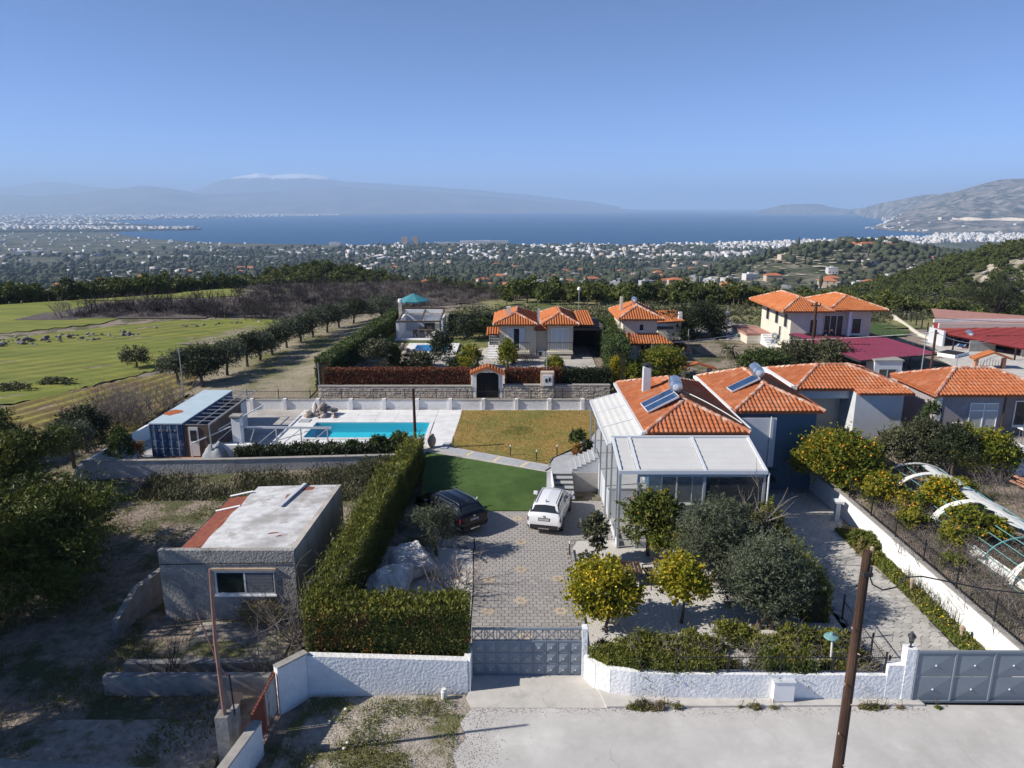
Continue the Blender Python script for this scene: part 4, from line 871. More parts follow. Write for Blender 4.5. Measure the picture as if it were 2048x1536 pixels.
def hip_roof(parent, ex, ez, ridge, n_single=0, far=False, order=(0, 1, 2, 3), soffit=.14, cap=None, fascia=None):
    """ex=(x0,x1,y0,y1) eaves, ridge=((x,y,z),(x,y,z)) front/left end first; ridge along x or y"""
    x0, x1, y0, y1 = ex; a, b_ = [Vector(p) for p in ridge]
    c = [Vector((x0, y0, ez)), Vector((x1, y0, ez)), Vector((x1, y1, ez)), Vector((x0, y1, ez))]
    if abs(a.x - b_.x) < abs(a.y - b_.y): sl = [[c[0], c[1], a], [c[1], c[2], b_, a], [c[2], c[3], b_], [c[3], c[0], a, b_]]; hips = [(c[0], a), (c[1], a), (c[2], b_), (c[3], b_)]
    else: sl = [[c[0], c[1], b_, a], [c[1], c[2], b_], [c[2], c[3], a, b_], [c[3], c[0], a]]; hips = [(c[0], a), (c[1], b_), (c[2], b_), (c[3], a)]
    mb = MB()
    for s in sl: mb.add(s, [tuple(range(len(s)))])
    lo = [p - Vector((0, 0, soffit)) for p in c]; mb.add(lo, [(3, 2, 1, 0)])
    for i in range(4): mb.add([c[i], c[(i + 1) % 4], lo[(i + 1) % 4], lo[i]], [(3, 2, 1, 0)])
    roof = mb.build('roof', [fascia or (m_tilebase if not far else m_tilefar)], parent)
    left = n_single
    for i in order: left = tile_slope(sl[i], roof, left, TILE_ME_FAR if far else TILE_ME, m_tilefar if far else m_tile)
    cm = cap or m_cap
    for p, q in hips: cap_line(roof, p, q, cm)
    cap_line(roof, a, b_, cm)
    return roof
# ---- openings
def winF(parent, x0, x1, z0, z1, y, n=2, fm=None, gm=None, name='window', shut=0):
    """window on a wall facing the viewer (-y)"""
    fm = fm or m_white; f = MB(); w = .07
    f.box(x0, x1, y - .06, y - .001, z0, z0 + w); f.box(x0, x1, y - .06, y - .001, z1 - w, z1)
    for i in range(n + 1):
        x = x0 + (x1 - x0) * i / n; f.box(max(x0, x - w / 2), min(x1, x + w / 2) if i else x0 + w, y - .058, y - .002, z0 + w, z1 - w)
    fr = f.build(name, fm, parent)
    p = MB(); p.box(x0 + .02, x1 - .02, y - .025, y - .003, z0 + .03, z1 - .03); p.build('pane', gm or m_glass, fr)
    s = MB(); s.box(x0 - .06, x1 + .06, y - .12, y - .001, z0 - .07, z0 - .001); s.build('sill', m_white, fr)
    for k in range(shut):
        xa = x0 - .42 if k == 0 else x1 + .03; sb_ = MB(); sb_.box(xa, xa + .38, y - .05, y - .004, z0, z1); sb_.build('shutter', m_shutter, fr)
    return fr
def winL(parent, x, y0, y1, z0, z1, n=2, fm=None, gm=None, name='window'):
    """window on a wall facing left (-x)"""
    fm = fm or m_white; f = MB(); w = .07
    f.box(x - .06, x - .001, y0, y1, z0, z0 + w); f.box(x - .06, x - .001, y0, y1, z1 - w, z1)
    for i in range(n + 1):
        y = y0 + (y1 - y0) * i / n; f.box(x - .058, x - .002, max(y0, y - w / 2), min(y1, y + w / 2) if i else y0 + w, z0 + w, z1 - w)
    fr = f.build(name, fm, parent); p = MB(); p.box(x - .025, x - .003, y0 + .02, y1 - .02, z0 + .03, z1 - .03); p.build('pane', gm or m_glass, fr); return fr
def part(parent, name, mat, *boxes, **k):
    b = MB()
    for q in boxes: b.box(*q)
    return b.build(name, mat, parent, **k)
def solar_heater(name, label, base, direction, tilt_len, tank_c, n=2, up=.9):
    """flat collector panels lying on the slope and a tank above them"""
    t = thing(name, label, 'solar water heater', base); return t

# ---------------------------------------------------------------- house under the white awnings
hA = thing('house', 'blue grey house with terracotta roof behind the white awnings', 'house', (9.7, 41, 0))
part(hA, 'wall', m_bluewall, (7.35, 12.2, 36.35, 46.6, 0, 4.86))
part(hA, 'front_band', m_palewall, (7.36, 12.19, 36.31, 36.349, 4.35, 4.86))
rfA = hip_roof(hA, (7.0, 12.5, 36.0, 46.95), 5.0, ((9.6, 38.75, 6.0), (9.8, 44.2, 6.0)), 300, order=(0, 3, 1, 2))
winF(hA, 8.0, 9.7, .9, 3.1, 36.30, 2, m_alu); winF(hA, 10.4, 11.8, .2, 2.4, 36.30, 2, m_alu, name='door')
winL(hA, 7.35, 37.3, 39.6, 1.8, 4.0, 2); winL(hA, 7.35, 41, 43, 1.8, 4.0, 2)
part(hA, 'chimney', m_palewall, (8.0, 8.45, 42.6, 43.05, 5.2, 7.0)); MB().lathe([(.12, 0), (.12, .12), (.3, .14), (.3, .2), (.1, .28)], (8.22, 42.82, 7.0), 10).build('chimney_cap', m_cartrim, hA)
gb = MB(); gb.box(12.5, 12.72, 36.6, 47, 4.86, 5.06); gb.build('gutter', m_white, hA)
gb = MB(); gb.box(6.8, 6.98, 36.0, 46.9, 4.88, 5.04); gb.build('gutter', m_alu, hA)
# awning pergola in front
pg = thing('pergola', 'grey aluminium pergola with two white awning fields before the house', 'pergola', (8.8, 34, 0))
f = MB(); px0, px1, yf, yb, zf, zb = 5.2, 12.35, 32.75, 35.7, 4.12, 4.82
def zs(y): return zf + (zb - zf) * (y - yf) / (yb - yf)
for x in (5.25, 6.15, 9.35, 12.25):
    b = MB(); b.box(x - .06, x + .06, yf + .02, yf + .14, 0, zf - .14); b.build('post', m_greyalu, pg)
for y in (33.6, 35.75): b = MB(); b.box(5.19, 5.29, y - .05, y + .05, 0, zs(min(y, yb)) - .14); b.build('post', m_greyalu, pg)
for x in (11.7,): b = MB(); b.box(x - .05, x + .05, yf + .25, yf + .35, 0, zf - .1); b.build('post', m_greyalu, pg)
for x0_, x1_ in ((5.3, 6.0), (6.2, 9.26), (9.44, 12.2)):
    b = MB(); rows = 6
    for k in range(rows):
        ya = yf + .06 + (yb - yf - .1) * k / rows; ye = yf + .06 + (yb - yf - .1) * (k + 1) / rows; sag = .03
        ym = (ya + ye) / 2; b.add([(x0_, ya, zs(ya)), (x1_, ya, zs(ya)), (x1_, ym, zs(ym) - sag), (x0_, ym, zs(ym) - sag), (x1_, ye, zs(ye)), (x0_, ye, zs(ye))], [(0, 1, 2, 3), (3, 2, 4, 5)])
    b.build('awning_field', m_fabric, pg)
for x in (5.24, 6.1, 9.35, 12.27): b = MB(); b.beam((x, yf, zf - .02), (x, yb, zb - .02), .13, .14); b.build('rafter', m_alu, pg)
b = MB(); b.box(px0 - .05, px1, yf - .09, yf - .002, zf - .16, zf + .02); b.build('front_gutter', m_alu, pg)
b = MB(); b.box(px0 - .05, px1, yb + .002, yb + .14, zb - .1, zb + .08); b.build('back_beam', m_alu, pg)
b = MB(); b.tube([(12.42, yf - .04, zf - .1), (12.42, yf - .1, .0)], .045, 8); b.build('downpipe', m_alu, pg)
for x0_, x1_, mt in ((6.24, 9.27, m_clear), (9.43, 12.15, m_tint)):
    b = MB(); b.box(x0_, x1_, yf + .06, yf + .075, .35, zf - .34); gp = b.build('glass_panel', mt, pg)
    b = MB(); b.box(x0_ - .02, x1_ + .02, yf + .03, yf + .10, .0, .345); b.box(x0_ - .02, x1_ + .02, yf + .03, yf + .10, zf - .335, zf - .165); b.build('panel_frame', m_greyalu, gp)
for y0_, y1_ in ((32.95, 33.5), (33.7, 35.6)):
    b = MB(); b.box(5.235, 5.25, y0_, y1_, .3, 3.7); b.build('glass_panel', m_clear, pg)
    b = MB(); b.box(5.21, 5.27, y0_, y1_, 0, .299); b.build('sill_panel', m_alu, pg)
b = MB(); b.sheet([(5.3, 32.8), (12.3, 32.8), (12.3, 36.3), (5.3, 36.3)], .03); b.build('patio_floor', M('patio_tile', (.46, .44, .41), (.40, .385, .36), 1.5, .6), pg)
sf = thing('patio_sofa', 'dark sofa inside the glazed patio', 'sofa', (11, 35.2, 0))
part(sf, 'seat', m_cartrim, (10.1, 11.9, 34.9, 35.6, .1, .45)); part(sf, 'backrest', m_cartrim, (10.1, 11.9, 35.6, 35.8, .1, .9))
# side awning over the veranda
va = thing('veranda_awning', 'white sloping veranda awning of three fields along the house side', 'awning', (6, 40, 1.75))
xo, xi, zo, zi = 5.05, 6.78, 4.42, 4.92
for k in range(3):
    y0_ = 35.9 + k * 2.92; b = MB(); n = 5
    for j in range(n):
        a0 = j / n; a1 = (j + 1) / n; am = (a0 + a1) / 2; xa, xb, xm = (xo + (xi - xo) * q for q in (a0, a1, am)); za, zb_, zm = (zo + (zi - zo) * q for q in (a0, a1, am))
        b.add([(xa, y0_ + .06, za), (xm, y0_ + .06, zm - .02), (xm, y0_ + 2.84, zm - .02), (xa, y0_ + 2.84, za), (xb, y0_ + .06, zb_), (xb, y0_ + 2.84, zb_)], [(0, 1, 2, 3), (1, 4, 5, 2)])
    b.build('awning_field', m_fabric, va)
for k in range(4): y = 35.9 + k * 2.9; b = MB(); b.beam((xo, y, zo - .03), (xi, y, zi - .03), .09, .1); b.build('rafter', m_alu, va)
b = MB(); b.box(xo - .06, xo - .001, 35.9, 44.65, zo - .12, zo + .02); b.build('gutter', m_alu, va)
for y, z in ((36.6, .0), (39.2, .0), (41.9, 1.75), (44.3, .9)): b = MB(); b.box(xo + .0, xo + .09, y, y + .09, z, zo - .13); b.build('post', m_greyalu, va)
# veranda, stairs
vr = thing('veranda', 'raised veranda block with pale tiled floor along the house', None, (6, 40, 0), None, 'structure')
part(vr, 'base', m_palewall, (5.22, 7.34, 36.32, 44.6, -.1, 1.69)); part(vr, 'floor', m_path, (5.16, 7.34, 36.3, 44.65, 1.692, 1.76))
vs1 = thing('stairs', 'pale grey flight of steps from driveway up to the garden path', None, (3, 40, 0), None, 'structure')
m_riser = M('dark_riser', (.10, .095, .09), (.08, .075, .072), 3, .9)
for i in range(6):
    z = .155 * (i + 1); y = 38.7 + i * .4
    part(vs1, 'step', m_path, (2.42, 3.62, y, y + .42 if i < 5 else 42.9, z - .05, z + (0 if i < 5 else .005)))
    part(vs1, 'riser', m_riser, (2.44, 3.60, y + .015, 41.0, -.05, z - .052))
part(vs1, 'cheek', m_white, (2.34, 2.418, 38.6, 41.1, -.1, .95))
vs2 = thing('stairs', 'side flight of steps up to the veranda with white stepped cheek', None, (4.4, 42, 0), None, 'structure')
for i in range(6):
    z = .93 + .14 * (i + 1); x = 3.64 + i * .27
    part(vs2, 'step', m_palewall, (x, x + .27 if i < 5 else 5.2, 41.02, 42.9, -.1, z - .002)); part(vs2, 'tread', m_path, (x - .02, x + .27, 41.0, 42.92, z, z + .04))
# second house B
hB = thing('house', 'dark blue house with terracotta roof between awning house and white house', 'house', (15.5, 44.5, 0))
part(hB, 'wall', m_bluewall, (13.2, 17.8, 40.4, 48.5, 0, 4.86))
part(hB, 'bay', m_palewall, (13.15, 15.35, 40.0, 40.39, 1.6, 4.6)); b = MB(); b.tube([(15.0, 39.93, 4.7), (15.0, 39.93, .2)], .04, 6); b.build('downpipe', m_alu, hB)
rfB = hip_roof(hB, (12.85, 18.1, 40.0, 48.85), 5.0, ((15.35, 42.6, 5.98), (15.4, 46.8, 5.98)), 300, order=(0, 3, 1, 2))
gb = MB(); gb.box(12.62, 12.84, 40.4, 48.8, 4.9, 5.08); gb.build('gutter', m_white, hB)
b = MB()
for i in range(14): x = 13.2 + i * .17; b.box(x, x + .02, 39.6, 39.62, .95, 1.6)
b.box(13.15, 15.5, 39.59, 39.63, 1.6, 1.65); b.box(13.15, 15.5, 39.62, 40.38, .8, .95); b.build('balcony_rail', m_iron, hB)
# white house C
hC = thing('house', 'white and pale yellow house with terracotta roof in the middle of the row', 'house', (22, 48, .5))
part(hC, 'wall', m_creamw, (18.9, 22.45, 47.0, 50.9, .5, 4.86)); part(hC, 'porch_beam', m_palewall, (18.8, 22.2, 45.75, 45.95, 4.25, 4.86))
part(hC, 'white_wing', m_palewall, (22.2, 25.3, 44.9, 50.9, .5, 4.86)); winF(hC, 19.2, 20.0, 2.2, 3.6, 47.0, 1)
hip_roof(hC, (18.4, 25.75, 45.3, 51.3), 5.0, ((20.9, 48.1, 5.98), (22.9, 48.1, 5.98)), 300, order=(0, 3, 1, 2))
MB().box(18.1, 18.38, 45.3, 51, 4.7, 5.2).build('gutter', m_white, hC)
wl_roof = MB(); P_ = [(22.15, 44.45, 4.9), (25.75, 44.45, 4.9), (25.75, 45.28, 5.02), (22.15, 45.28, 5.02)]; wl_roof.add(P_, [(0, 1, 2, 3)]); wl_roof.add([(p[0], p[1], p[2] - .12) for p in P_], [(3, 2, 1, 0)]); wl_roof.box(22.15, 25.75, 44.45, 44.47, 4.78, 4.899)
e_ = wl_roof.build('porch_roof', m_tilebase, hC); tile_slope(P_, e_, 0, lift=.01)
# mauve house D
hD = thing('house', 'mauve house with terracotta roof and big white window at the right edge', 'house', (30, 46.5, .5))
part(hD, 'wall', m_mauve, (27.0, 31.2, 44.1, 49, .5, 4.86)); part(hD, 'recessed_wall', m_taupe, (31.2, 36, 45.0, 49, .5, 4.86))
part(hD, 'corner_strip', m_white, (26.9, 27.3, 44.06, 44.099, .5, 4.86))
hip_roof(hD, (26.6, 34.6, 43.7, 49.3), 5.0, ((29.35, 46.5, 6.1), (31.7, 46.5, 6.1)), 300, order=(0, 3, 1, 2))
fr_ = winF(hD, 29.1, 30.9, 1.9, 4.4, 44.1, 2, m_white, glassM('curtain_glass', (.42, .43, .44), .08, 1.0)); b = MB(); b.box(29.17, 30.83, 44.035, 44.05, 3.85, 3.95); b.build('transom', m_white, fr_)
winF(hD, 28.1, 28.8, 2.75, 3.1, 44.1, 1); winF(hD, 32.6, 34.2, 2.6, 4.3, 45.0, 2)
b = MB(); b.tube([(31.25, 44.0, 5.0), (31.2, 43.98, 2.5), (31.28, 44.0, .6)], .045, 6); b.build('downpipe', m_pole, hD)
st = thing('stairs', 'white outdoor steps with steel handrails up to the mauve house', 'stairs', (31.5, 42, .5))
for i in range(7): part(st, 'step', m_white, (30.0, 31.8, 40.4 + i * .32, 43.0, .9 + i * .17, 1.07 + i * .17 - .01))
part(st, 'terrace_floor', m_conc, (31.3, 36, 42.7, 44.98, .6, 2.05))
for x in (30.05, 31.75):
    b = MB(); b.beam((x, 40.4, 2.0), (x, 42.8, 3.2), .04); b.beam((x, 40.4, 1.6), (x, 42.8, 2.8), .03)
    for k in range(4): y = 40.45 + k * .75; b.beam((x, y, 1.0 + k * .35), (x, y, 2.02 + k * .37), .035)
    b.build('handrail', m_chrome, st)
ac = thing('patio_table', 'metal patio table on the mauve house terrace', 'table', (32.9, 43.6, 2.05))
part(ac, 'table_top', m_white, (32.3, 33.6, 43.2, 44.0, 2.75, 2.8))
for x in (32.4, 33.5):
    for y in (43.3, 43.9): part(ac, 'leg', m_chrome, (x - .02, x + .02, y - .02, y + .02, 2.05, 2.749))

# ---------------------------------------------------------------- solar heaters on the two near roofs
def roof_heater(label, c, u, v, nrm, w, l, n, tank):
    t = thing('solar_water_heater', label, 'solar heater', c); u, v, nrm, c = Vector(u).normalized(), Vector(v).normalized(), Vector(nrm).normalized(), Vector(c)
    for i in range(n):
        ua = -w / 2 + i * w / n + .01; ub = -w / 2 + (i + 1) * w / n - .01
        def q(a, b_, h): return c + u * a + v * b_ + nrm * h
        b = MB(); b.add([q(ua, 0, .0), q(ub, 0, .0), q(ub, l, .0), q(ua, l, .0), q(ua, 0, .09), q(ub, 0, .09), q(ub, l, .09), q(ua, l, .09)], [(0, 3, 2, 1), (0, 1, 5, 4), (1, 2, 6, 5), (2, 3, 7, 6), (3, 0, 4, 7), (4, 5, 6, 7)])
        fr = b.build('collector', m_alu, t)
        b = MB(); b.add([q(ua + .04, .04, .094), q(ub - .04, .04, .094), q(ub - .04, l - .04, .094), q(ua + .04, l - .04, .094)], [(0, 1, 2, 3)]); b.build('solar_glass', m_solar, fr)
    a, e = Vector(tank[0]), Vector(tank[1]); r = tank[2]; ax = (e - a).normalized()
    b = MB(); b.tube([a - ax * .03, a, a + ax * .06, e - ax * .06, e, e + ax * .03], [r * .55, r * .9, r, r, r * .9, r * .55], 18); tk = b.build('tank', m_tank, t, smooth=False)
    b = MB(); b.tube([a - ax * .035, a - ax * .05], [r * .5, r * .3], 12); b.build('tank_cap', m_alu, tk)
    b = MB()
    for s in (.2, .8):
        p = a.lerp(e, s); b.beam(p + Vector((0, 0, -r * .8)), Vector((p.x, p.y, p.z - r * 2.2)), .05); b.beam(p + Vector((0, 0, -r * .8)), Vector((p.x - .45, p.y - .1, p.z - r * 2.4)), .04)
    b.build('stand', m_steel, t); return t
sl = math.radians(20)
roof_heater('solar heater with two panels and round tank on the awning house roof', (7.5, 39.3, 5.36), (-.05, 1, 0), (math.cos(sl + .12), 0.05, math.sin(sl + .12)), (-math.sin(sl + .12), 0, math.cos(sl + .12)), 1.8, 1.95, 2, ((9.3, 39.6, 6.55), (9.55, 41.1, 6.55), .37))
roof_heater('solar heater with one panel and round tank on the dark blue house roof', (13.5, 43.3, 5.40), (-.05, 1, 0), (math.cos(sl + .1), 0.05, math.sin(sl + .1)), (-math.sin(sl + .1), 0, math.cos(sl + .1)), 1.05, 1.9, 1, ((15.2, 43.2, 6.55), (15.4, 44.7, 6.55), .36))

# ---------------------------------------------------------------- concrete shed
sh = thing('shed', 'old concrete shed with worn white flat roof and wide window', 'shed', (-11.5, 30.5, 0))
b = MB(); b.box(-14.2, -8.75, 26.4, 26.65, -.1, 3.12); b.build('front_wall', m_shedwall, sh)
b = MB(); b.add([(-9.0, 26.66, -.1), (-8.74, 26.66, -.1), (-8.74, 34.6, -.1), (-9.0, 34.6, -.1), (-9.0, 26.66, 3.05), (-8.74, 26.66, 3.1), (-8.74, 34.6, 2.68), (-9.0, 34.6, 2.64)], [(0, 3, 2, 1), (4, 5, 6, 7), (0, 1, 5, 4), (1, 2, 6, 5), (2, 3, 7, 6), (3, 0, 4, 7)]); b.build('side_wall', m_shedside, sh)
b = MB(); b.box(-12.9, -9.01, 34.35, 34.6, -.1, 2.42); b.box(-12.9, -12.65, 26.66, 34.34, -.1, 2.4); b.build('back_wall', m_shedside, sh)
b = MB(); n_ = 16; vs = []; fs = []
for j in range(n_ + 1):
    y = 26.66 + j * (34.62 - 26.66) / n_; xl = -12.85 - .2 * (j / n_); w_ = .04 * math.sin(j * 1.3)
    vs += [(xl + w_, y, 2.86 - .32 * j / n_), (-10.6, y, 2.95 - .36 * j / n_ + .03), (-8.98, y, 3.0 - .36 * j / n_)]
for j in range(n_):
    for i in range(2): a = j * 3 + i; fs.append((a, a + 1, a + 4, a + 3))
b.add(vs, fs); m0 = len(vs); b.add([(x, y, z - .16) for x, y, z in vs], [tuple(reversed(f_)) for f_ in fs]); 
for j in range(n_): b.add([vs[j * 3], vs[j * 3 + 3], tuple(np.subtract(vs[j * 3 + 3], (0, 0, .16))), tuple(np.subtract(vs[j * 3], (0, 0, .16)))], [(0, 1, 2, 3)])
b.build('roof', m_shedroof, sh)
b = MB(); b.add([(-13.75, 26.7, 2.72), (-12.8, 26.7, 2.84), (-12.95, 33.4, 2.56), (-14.0, 33.4, 2.44)], [(0, 1, 2, 3)]); b.add([(x, y, z - .04) for x, y, z in b.v], [(3, 2, 1, 0)]); b.build('rusty_sheet', m_rust, sh)
for y in (31.6, 33.4): b = MB(); b.beam((-14.0, y, 2.52), (-12.95, y + .3, 2.66), .16, .04); b.build('plank', m_white, sh)
b = MB(); b.beam((-13.78, 26.8, 2.66), (-14.03, 33.4, 2.38), .05, .1); b.build('gutter', m_cartrim, sh)
b = MB(); b.beam((-10.9, 31.5, 2.84), (-10.6, 34.6, 2.72), .18, .06); b.build('roof_plank', m_palewall, sh)
for (x, y, w_, h_) in ((-10.2, 28.4, .5, .16), (-9.9, 28.0, .28, .3), (-10.0, 29.6, .34, .12), (-10.3, 33.9, .7, .5), (-10.9, 32.9, .5, .35)):
    b = MB(); g_ = np.random.default_rng(int(y * 10)); b.sheet([(x + w_ / 2 * math.cos(a) * g_.uniform(.6, 1.1), y + h_ * math.sin(a) * g_.uniform(.6, 1.1), 2.985 - .045 * (y - 26.66)) for a in np.linspace(0, 2 * PI, 9)[:-1]], 0); b.build('red_patch', m_rust, sh)
fr_ = winF(sh, -12.0, -9.6, 1.2, 2.24, 26.4, 2, m_alu, glassM('green_glass', (.012, .022, .02), .08, 1.0)); 
b = MB()
for k in range(14): z = 1.29 + k * .065; b.box(-10.75, -9.68, 26.35, 26.375, z, z + .045)
b.build('louvre_shutter', M('grey_louvre', (.16, .17, .19), rough=.6), fr_); b = MB(); b.box(-12.15, -9.5, 26.3, 26.4, 2.26, 2.36); b.build('lintel', m_clay, sh)
b = MB(); b.beam((-14.2, 26.37, 2.52), (-8.8, 26.37, 2.6), .02, .03); b.build('cable', m_iron, sh)

# ---------------------------------------------------------------- blue container with lean-to
ct = thing('shipping_container', 'faded blue shipping container with pale roof and rust patch', 'container', (-22, 48, .9))
cx0, cx1, cy0, cy1, cz0, cz1 = -23.0, -20.95, 43.7, 52.2, .95, 3.15
b = MB(); n_ = 36
vs = []; fs = []
for i in range(n_ + 1):
    y = cy0 + .1 + (cy1 - cy0 - .1) * i / n_; o_ = .05 if (i // 1) % 2 else 0
    vs += [(cx0 + o_, y, cz0), (cx0 + o_, y, cz1 - .06), (cx1 - o_, y, cz1 - .06), (cx1 - o_, y, cz0)]
for i in range(n_):
    a = i * 4; fs += [(a, a + 1, a + 5, a + 4), (a + 2, a + 3, a + 7, a + 6), (a + 1, a + 2, a + 6, a + 5)]
fs.append((n_ * 4, n_ * 4 + 1, n_ * 4 + 2, n_ * 4 + 3)); b.add(vs, fs); b.build('body', m_bluecont, ct)
part(ct, 'roof', m_controof, (cx0 - .05, cx1 + .05, cy0 - .05, cy1, cz1 - .055, cz1 + .02))
b = MB(); g_ = np.random.default_rng(4); b.sheet([(-22.55 + .55 * math.cos(a) * g_.uniform(.6, 1.1), 46.2 + .8 * math.sin(a) * g_.uniform(.6, 1.1), cz1 + .026) for a in np.linspace(0, 2 * PI, 14)[:-1]], 0); b.build('rust_patch', m_rustpatch, ct)
for k in range(2):
    xa = cx0 + .04 + k * 1.01; dm = MB(); dm.box(xa, xa + .98, cy0 + .0, cy0 + .09, cz0 + .08, cz1 - .1)
    for q in range(4): z = cz0 + .2 + q * .5; dm.box(xa + .08, xa + .9, cy0 - .03, cy0 + .0, z, z + .34)
    dr = dm.build('door', m_bluecont, ct)
    for dx in (.26, .72):
        rb = MB(); rb.tube([(xa + dx, cy0 - .06, cz0 + .06), (xa + dx, cy0 - .06, cz1 - .1)], .022, 6); rb.box(xa + dx - .16, xa + dx + .03, cy0 - .085, cy0 - .05, cz0 + .52, cz0 + .57); rb.build('lock_rod', m_steel, dr)
part(ct, 'corner_frame', m_bluecont, (cx0 - .02, cx0 + .04, cy0 - .02, cy0 + .1, cz0, cz1 - .056), (cx1 - .04, cx1 + .02, cy0 - .02, cy0 + .1, cz0, cz1 - .056), (cx0 + .04, cx1 - .04, cy0 - .02, cy0 + .08, cz1 - .1, cz1 - .056), (cx0 + .04, cx1 - .04, cy0 - .02, cy0 + .08, cz0, cz0 + .08))
b = MB(); q_ = (cx0 + .3, cz1 - .42)
for k in range(14): a = k * 2 * PI / 14; e = (k + 1) * 2 * PI / 14; b.beam((q_[0] + .13 * math.cos(a), cy0 - .036, q_[1] + .15 * math.sin(a)), (q_[0] + .13 * math.cos(e), cy0 - .036, q_[1] + .15 * math.sin(e)), .035, .008)
b.beam((q_[0] + .05, cy0 - .037, q_[1] - .06), (q_[0] + .15, cy0 - .037, q_[1] - .17), .03, .008)
for k in range(5): x = cx0 + .56 + k * .24; b.box(x, x + .13, cy0 - .04, cy0 - .032, q_[1] - .1, q_[1] + .06)
b.build('worn_lettering', m_carsilver, ct)
ln_ = thing('lean_to', 'brown clad lean-to with open roof frame beside the container', 'lean-to', (-20.1, 48, .9))
part(ln_, 'front_panel', m_brown, (cx1 + .07, -19.3, 43.72, 43.8, .9, 3.05)); part(ln_, 'side_panel', m_brown, (-19.36, -19.28, 43.81, 50.4, .9, 2.95)); part(ln_, 'back_panel', m_brown, (cx1 + .07, -19.37, 50.3, 50.38, .9, 2.95))
dd = part(ln_, 'door', m_shutter, (-20.55, -19.95, 43.66, 43.715, .98, 2.9)); part(dd, 'pane', m_glass, (-20.45, -20.05, 43.645, 43.659, 2.0, 2.7))
dd = part(ln_, 'door', m_shutter, (-19.275, -19.22, 49.2, 50.2, 1.0, 2.9))
for i in range(11): y = 43.8 + i * .86; b = MB(); b.beam((cx1 + .06, y, 3.05), (-19.25, y, 3.02), .05); b.build('rafter', m_steel, ln_)
b = MB(); b.beam((-19.25, 43.7, 3.08), (-19.2, 52.6, 3.08), .07); b.beam((-20.1, 43.75, 3.0), (-20.05, 52.4, 3.0), .05); b.build('purlin', m_steel, ln_)
structure(MB().box(-23.6, -19.6, 42.0, 43.6, .8, .93).build('tiled_apron', m_terra), 'terracotta paved strip before the blue container')
# ================================================================ villa behind the red hedge
def stone_wall(name, label, x0, x1, y, th, z0, z1, mat_c, parent=None):
    t = parent or thing(name, label, 'wall', ((x0 + x1) / 2, y, z0))
    part(t, 'core', m_mortar, (x0, x1, y - th / 2 + .02, y + th / 2, z0 - .3, z1 - .08)); part(t, 'coping', m_conc, (x0 - .02, x1 + .02, y - th / 2 - .05, y + th / 2 + .05, z1 - .078, z1))
    b = MB(); z = z0 - .05; yf = y - th / 2
    while z < z1 - .12:
        h = random.uniform(.13, .2); x = x0 + random.uniform(0, .1)
        while x < x1 - .08:
            w = random.uniform(.16, .4); e = min(x + w, x1); zt = min(z + h, z1 - .085); d = random.uniform(.02, .06); j = random.uniform(-.015, .015)
            b.add([(x, yf + .03, z), (e - .02, yf + .03, z), (e - .02, yf + .03, zt - .02), (x, yf + .03, zt - .02), (x + .03, yf - d, z + .02 + j), (e - .05, yf - d, z + .03), (e - .04, yf - d, zt - .04 + j), (x + .02, yf - d, zt - .05)],
                  [(0, 1, 5, 4), (1, 2, 6, 5), (2, 3, 7, 6), (3, 0, 4, 7), (4, 5, 6, 7)]); x = e
        z += h
    b.build('stones', m_stone, t, kind='stuff'); return t
stone_wall('stone_wall', 'rubble stone wall under the red hedge', -16.2, -3.35, 58.5, .4, .9, 1.95, 0)
stone_wall('stone_wall', 'rubble stone wall under the dark hedge right of the portal', -.75, 8.2, 58.5, .4, .9, 2.05, 0)
py = thing('stone_pylon', 'stone pylon with meter cabinet in the rubble wall', 'pylon', (2.95, 58.4, .9)); part(py, 'core', m_mortar, (2.4, 3.5, 58.15, 58.85, .8, 3.15)); stone_wall('x', '', 2.38, 3.52, 58.16, .12, .9, 2.0, 0, py)
cb = part(py, 'cabinet', m_white, (2.55, 3.35, 57.98, 58.12, 2.05, 2.95)); part(cb, 'dial', m_dark, (2.75, 2.95, 57.96, 57.979, 2.35, 2.65)); part(cb, 'dial', m_dark, (3.05, 3.2, 57.96, 57.979, 2.4, 2.75))
po = thing('portal', 'arched white portal with small tiled gable in the red hedge', 'portal', (-2.05, 58.5, .9))
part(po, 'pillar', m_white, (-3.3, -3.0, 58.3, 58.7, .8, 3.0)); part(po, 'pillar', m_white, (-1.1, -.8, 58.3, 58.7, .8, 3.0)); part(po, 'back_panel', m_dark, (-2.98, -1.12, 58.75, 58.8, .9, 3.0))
b = MB(); arc = [(-2.05 + 1.1 * math.cos(a), 58.4, 2.75 + .6 * math.sin(a)) for a in np.linspace(PI, 0, 9)]; 
for i in range(8): b.beam(arc[i], arc[i + 1], .16, .3)
b.build('arch', m_white, po)
rp = MB(); rp.add([(-3.5, 57.9, 3.0), (-2.05, 57.9, 3.6), (-2.05, 59.1, 3.6), (-3.5, 59.1, 3.0), (-.6, 57.9, 3.0), (-.6, 59.1, 3.0)], [(0, 1, 2, 3), (1, 4, 5, 2)]); r_ = rp.build('roof', m_tilebase, po)
for s in (-1, 1):
    for k in range(6):
        f = (k + .5) / 6; p = Vector((-2.05 + s * 1.45 * f, 57.88, 3.6 - .6 * f + .03)); b = MB(); b.tube([p, p + Vector((0, 1.22, 0))], .13, 8); b.build('tile', m_tilefar, r_)
gt = MB()
for k in range(12): gt.tube([(-2.95 + k * .16, 58.45, .95), (-2.95 + k * .16, 58.45, 2.5)], .012, 4)
gt.build('gate_bars', m_iron, po, kind='stuff')

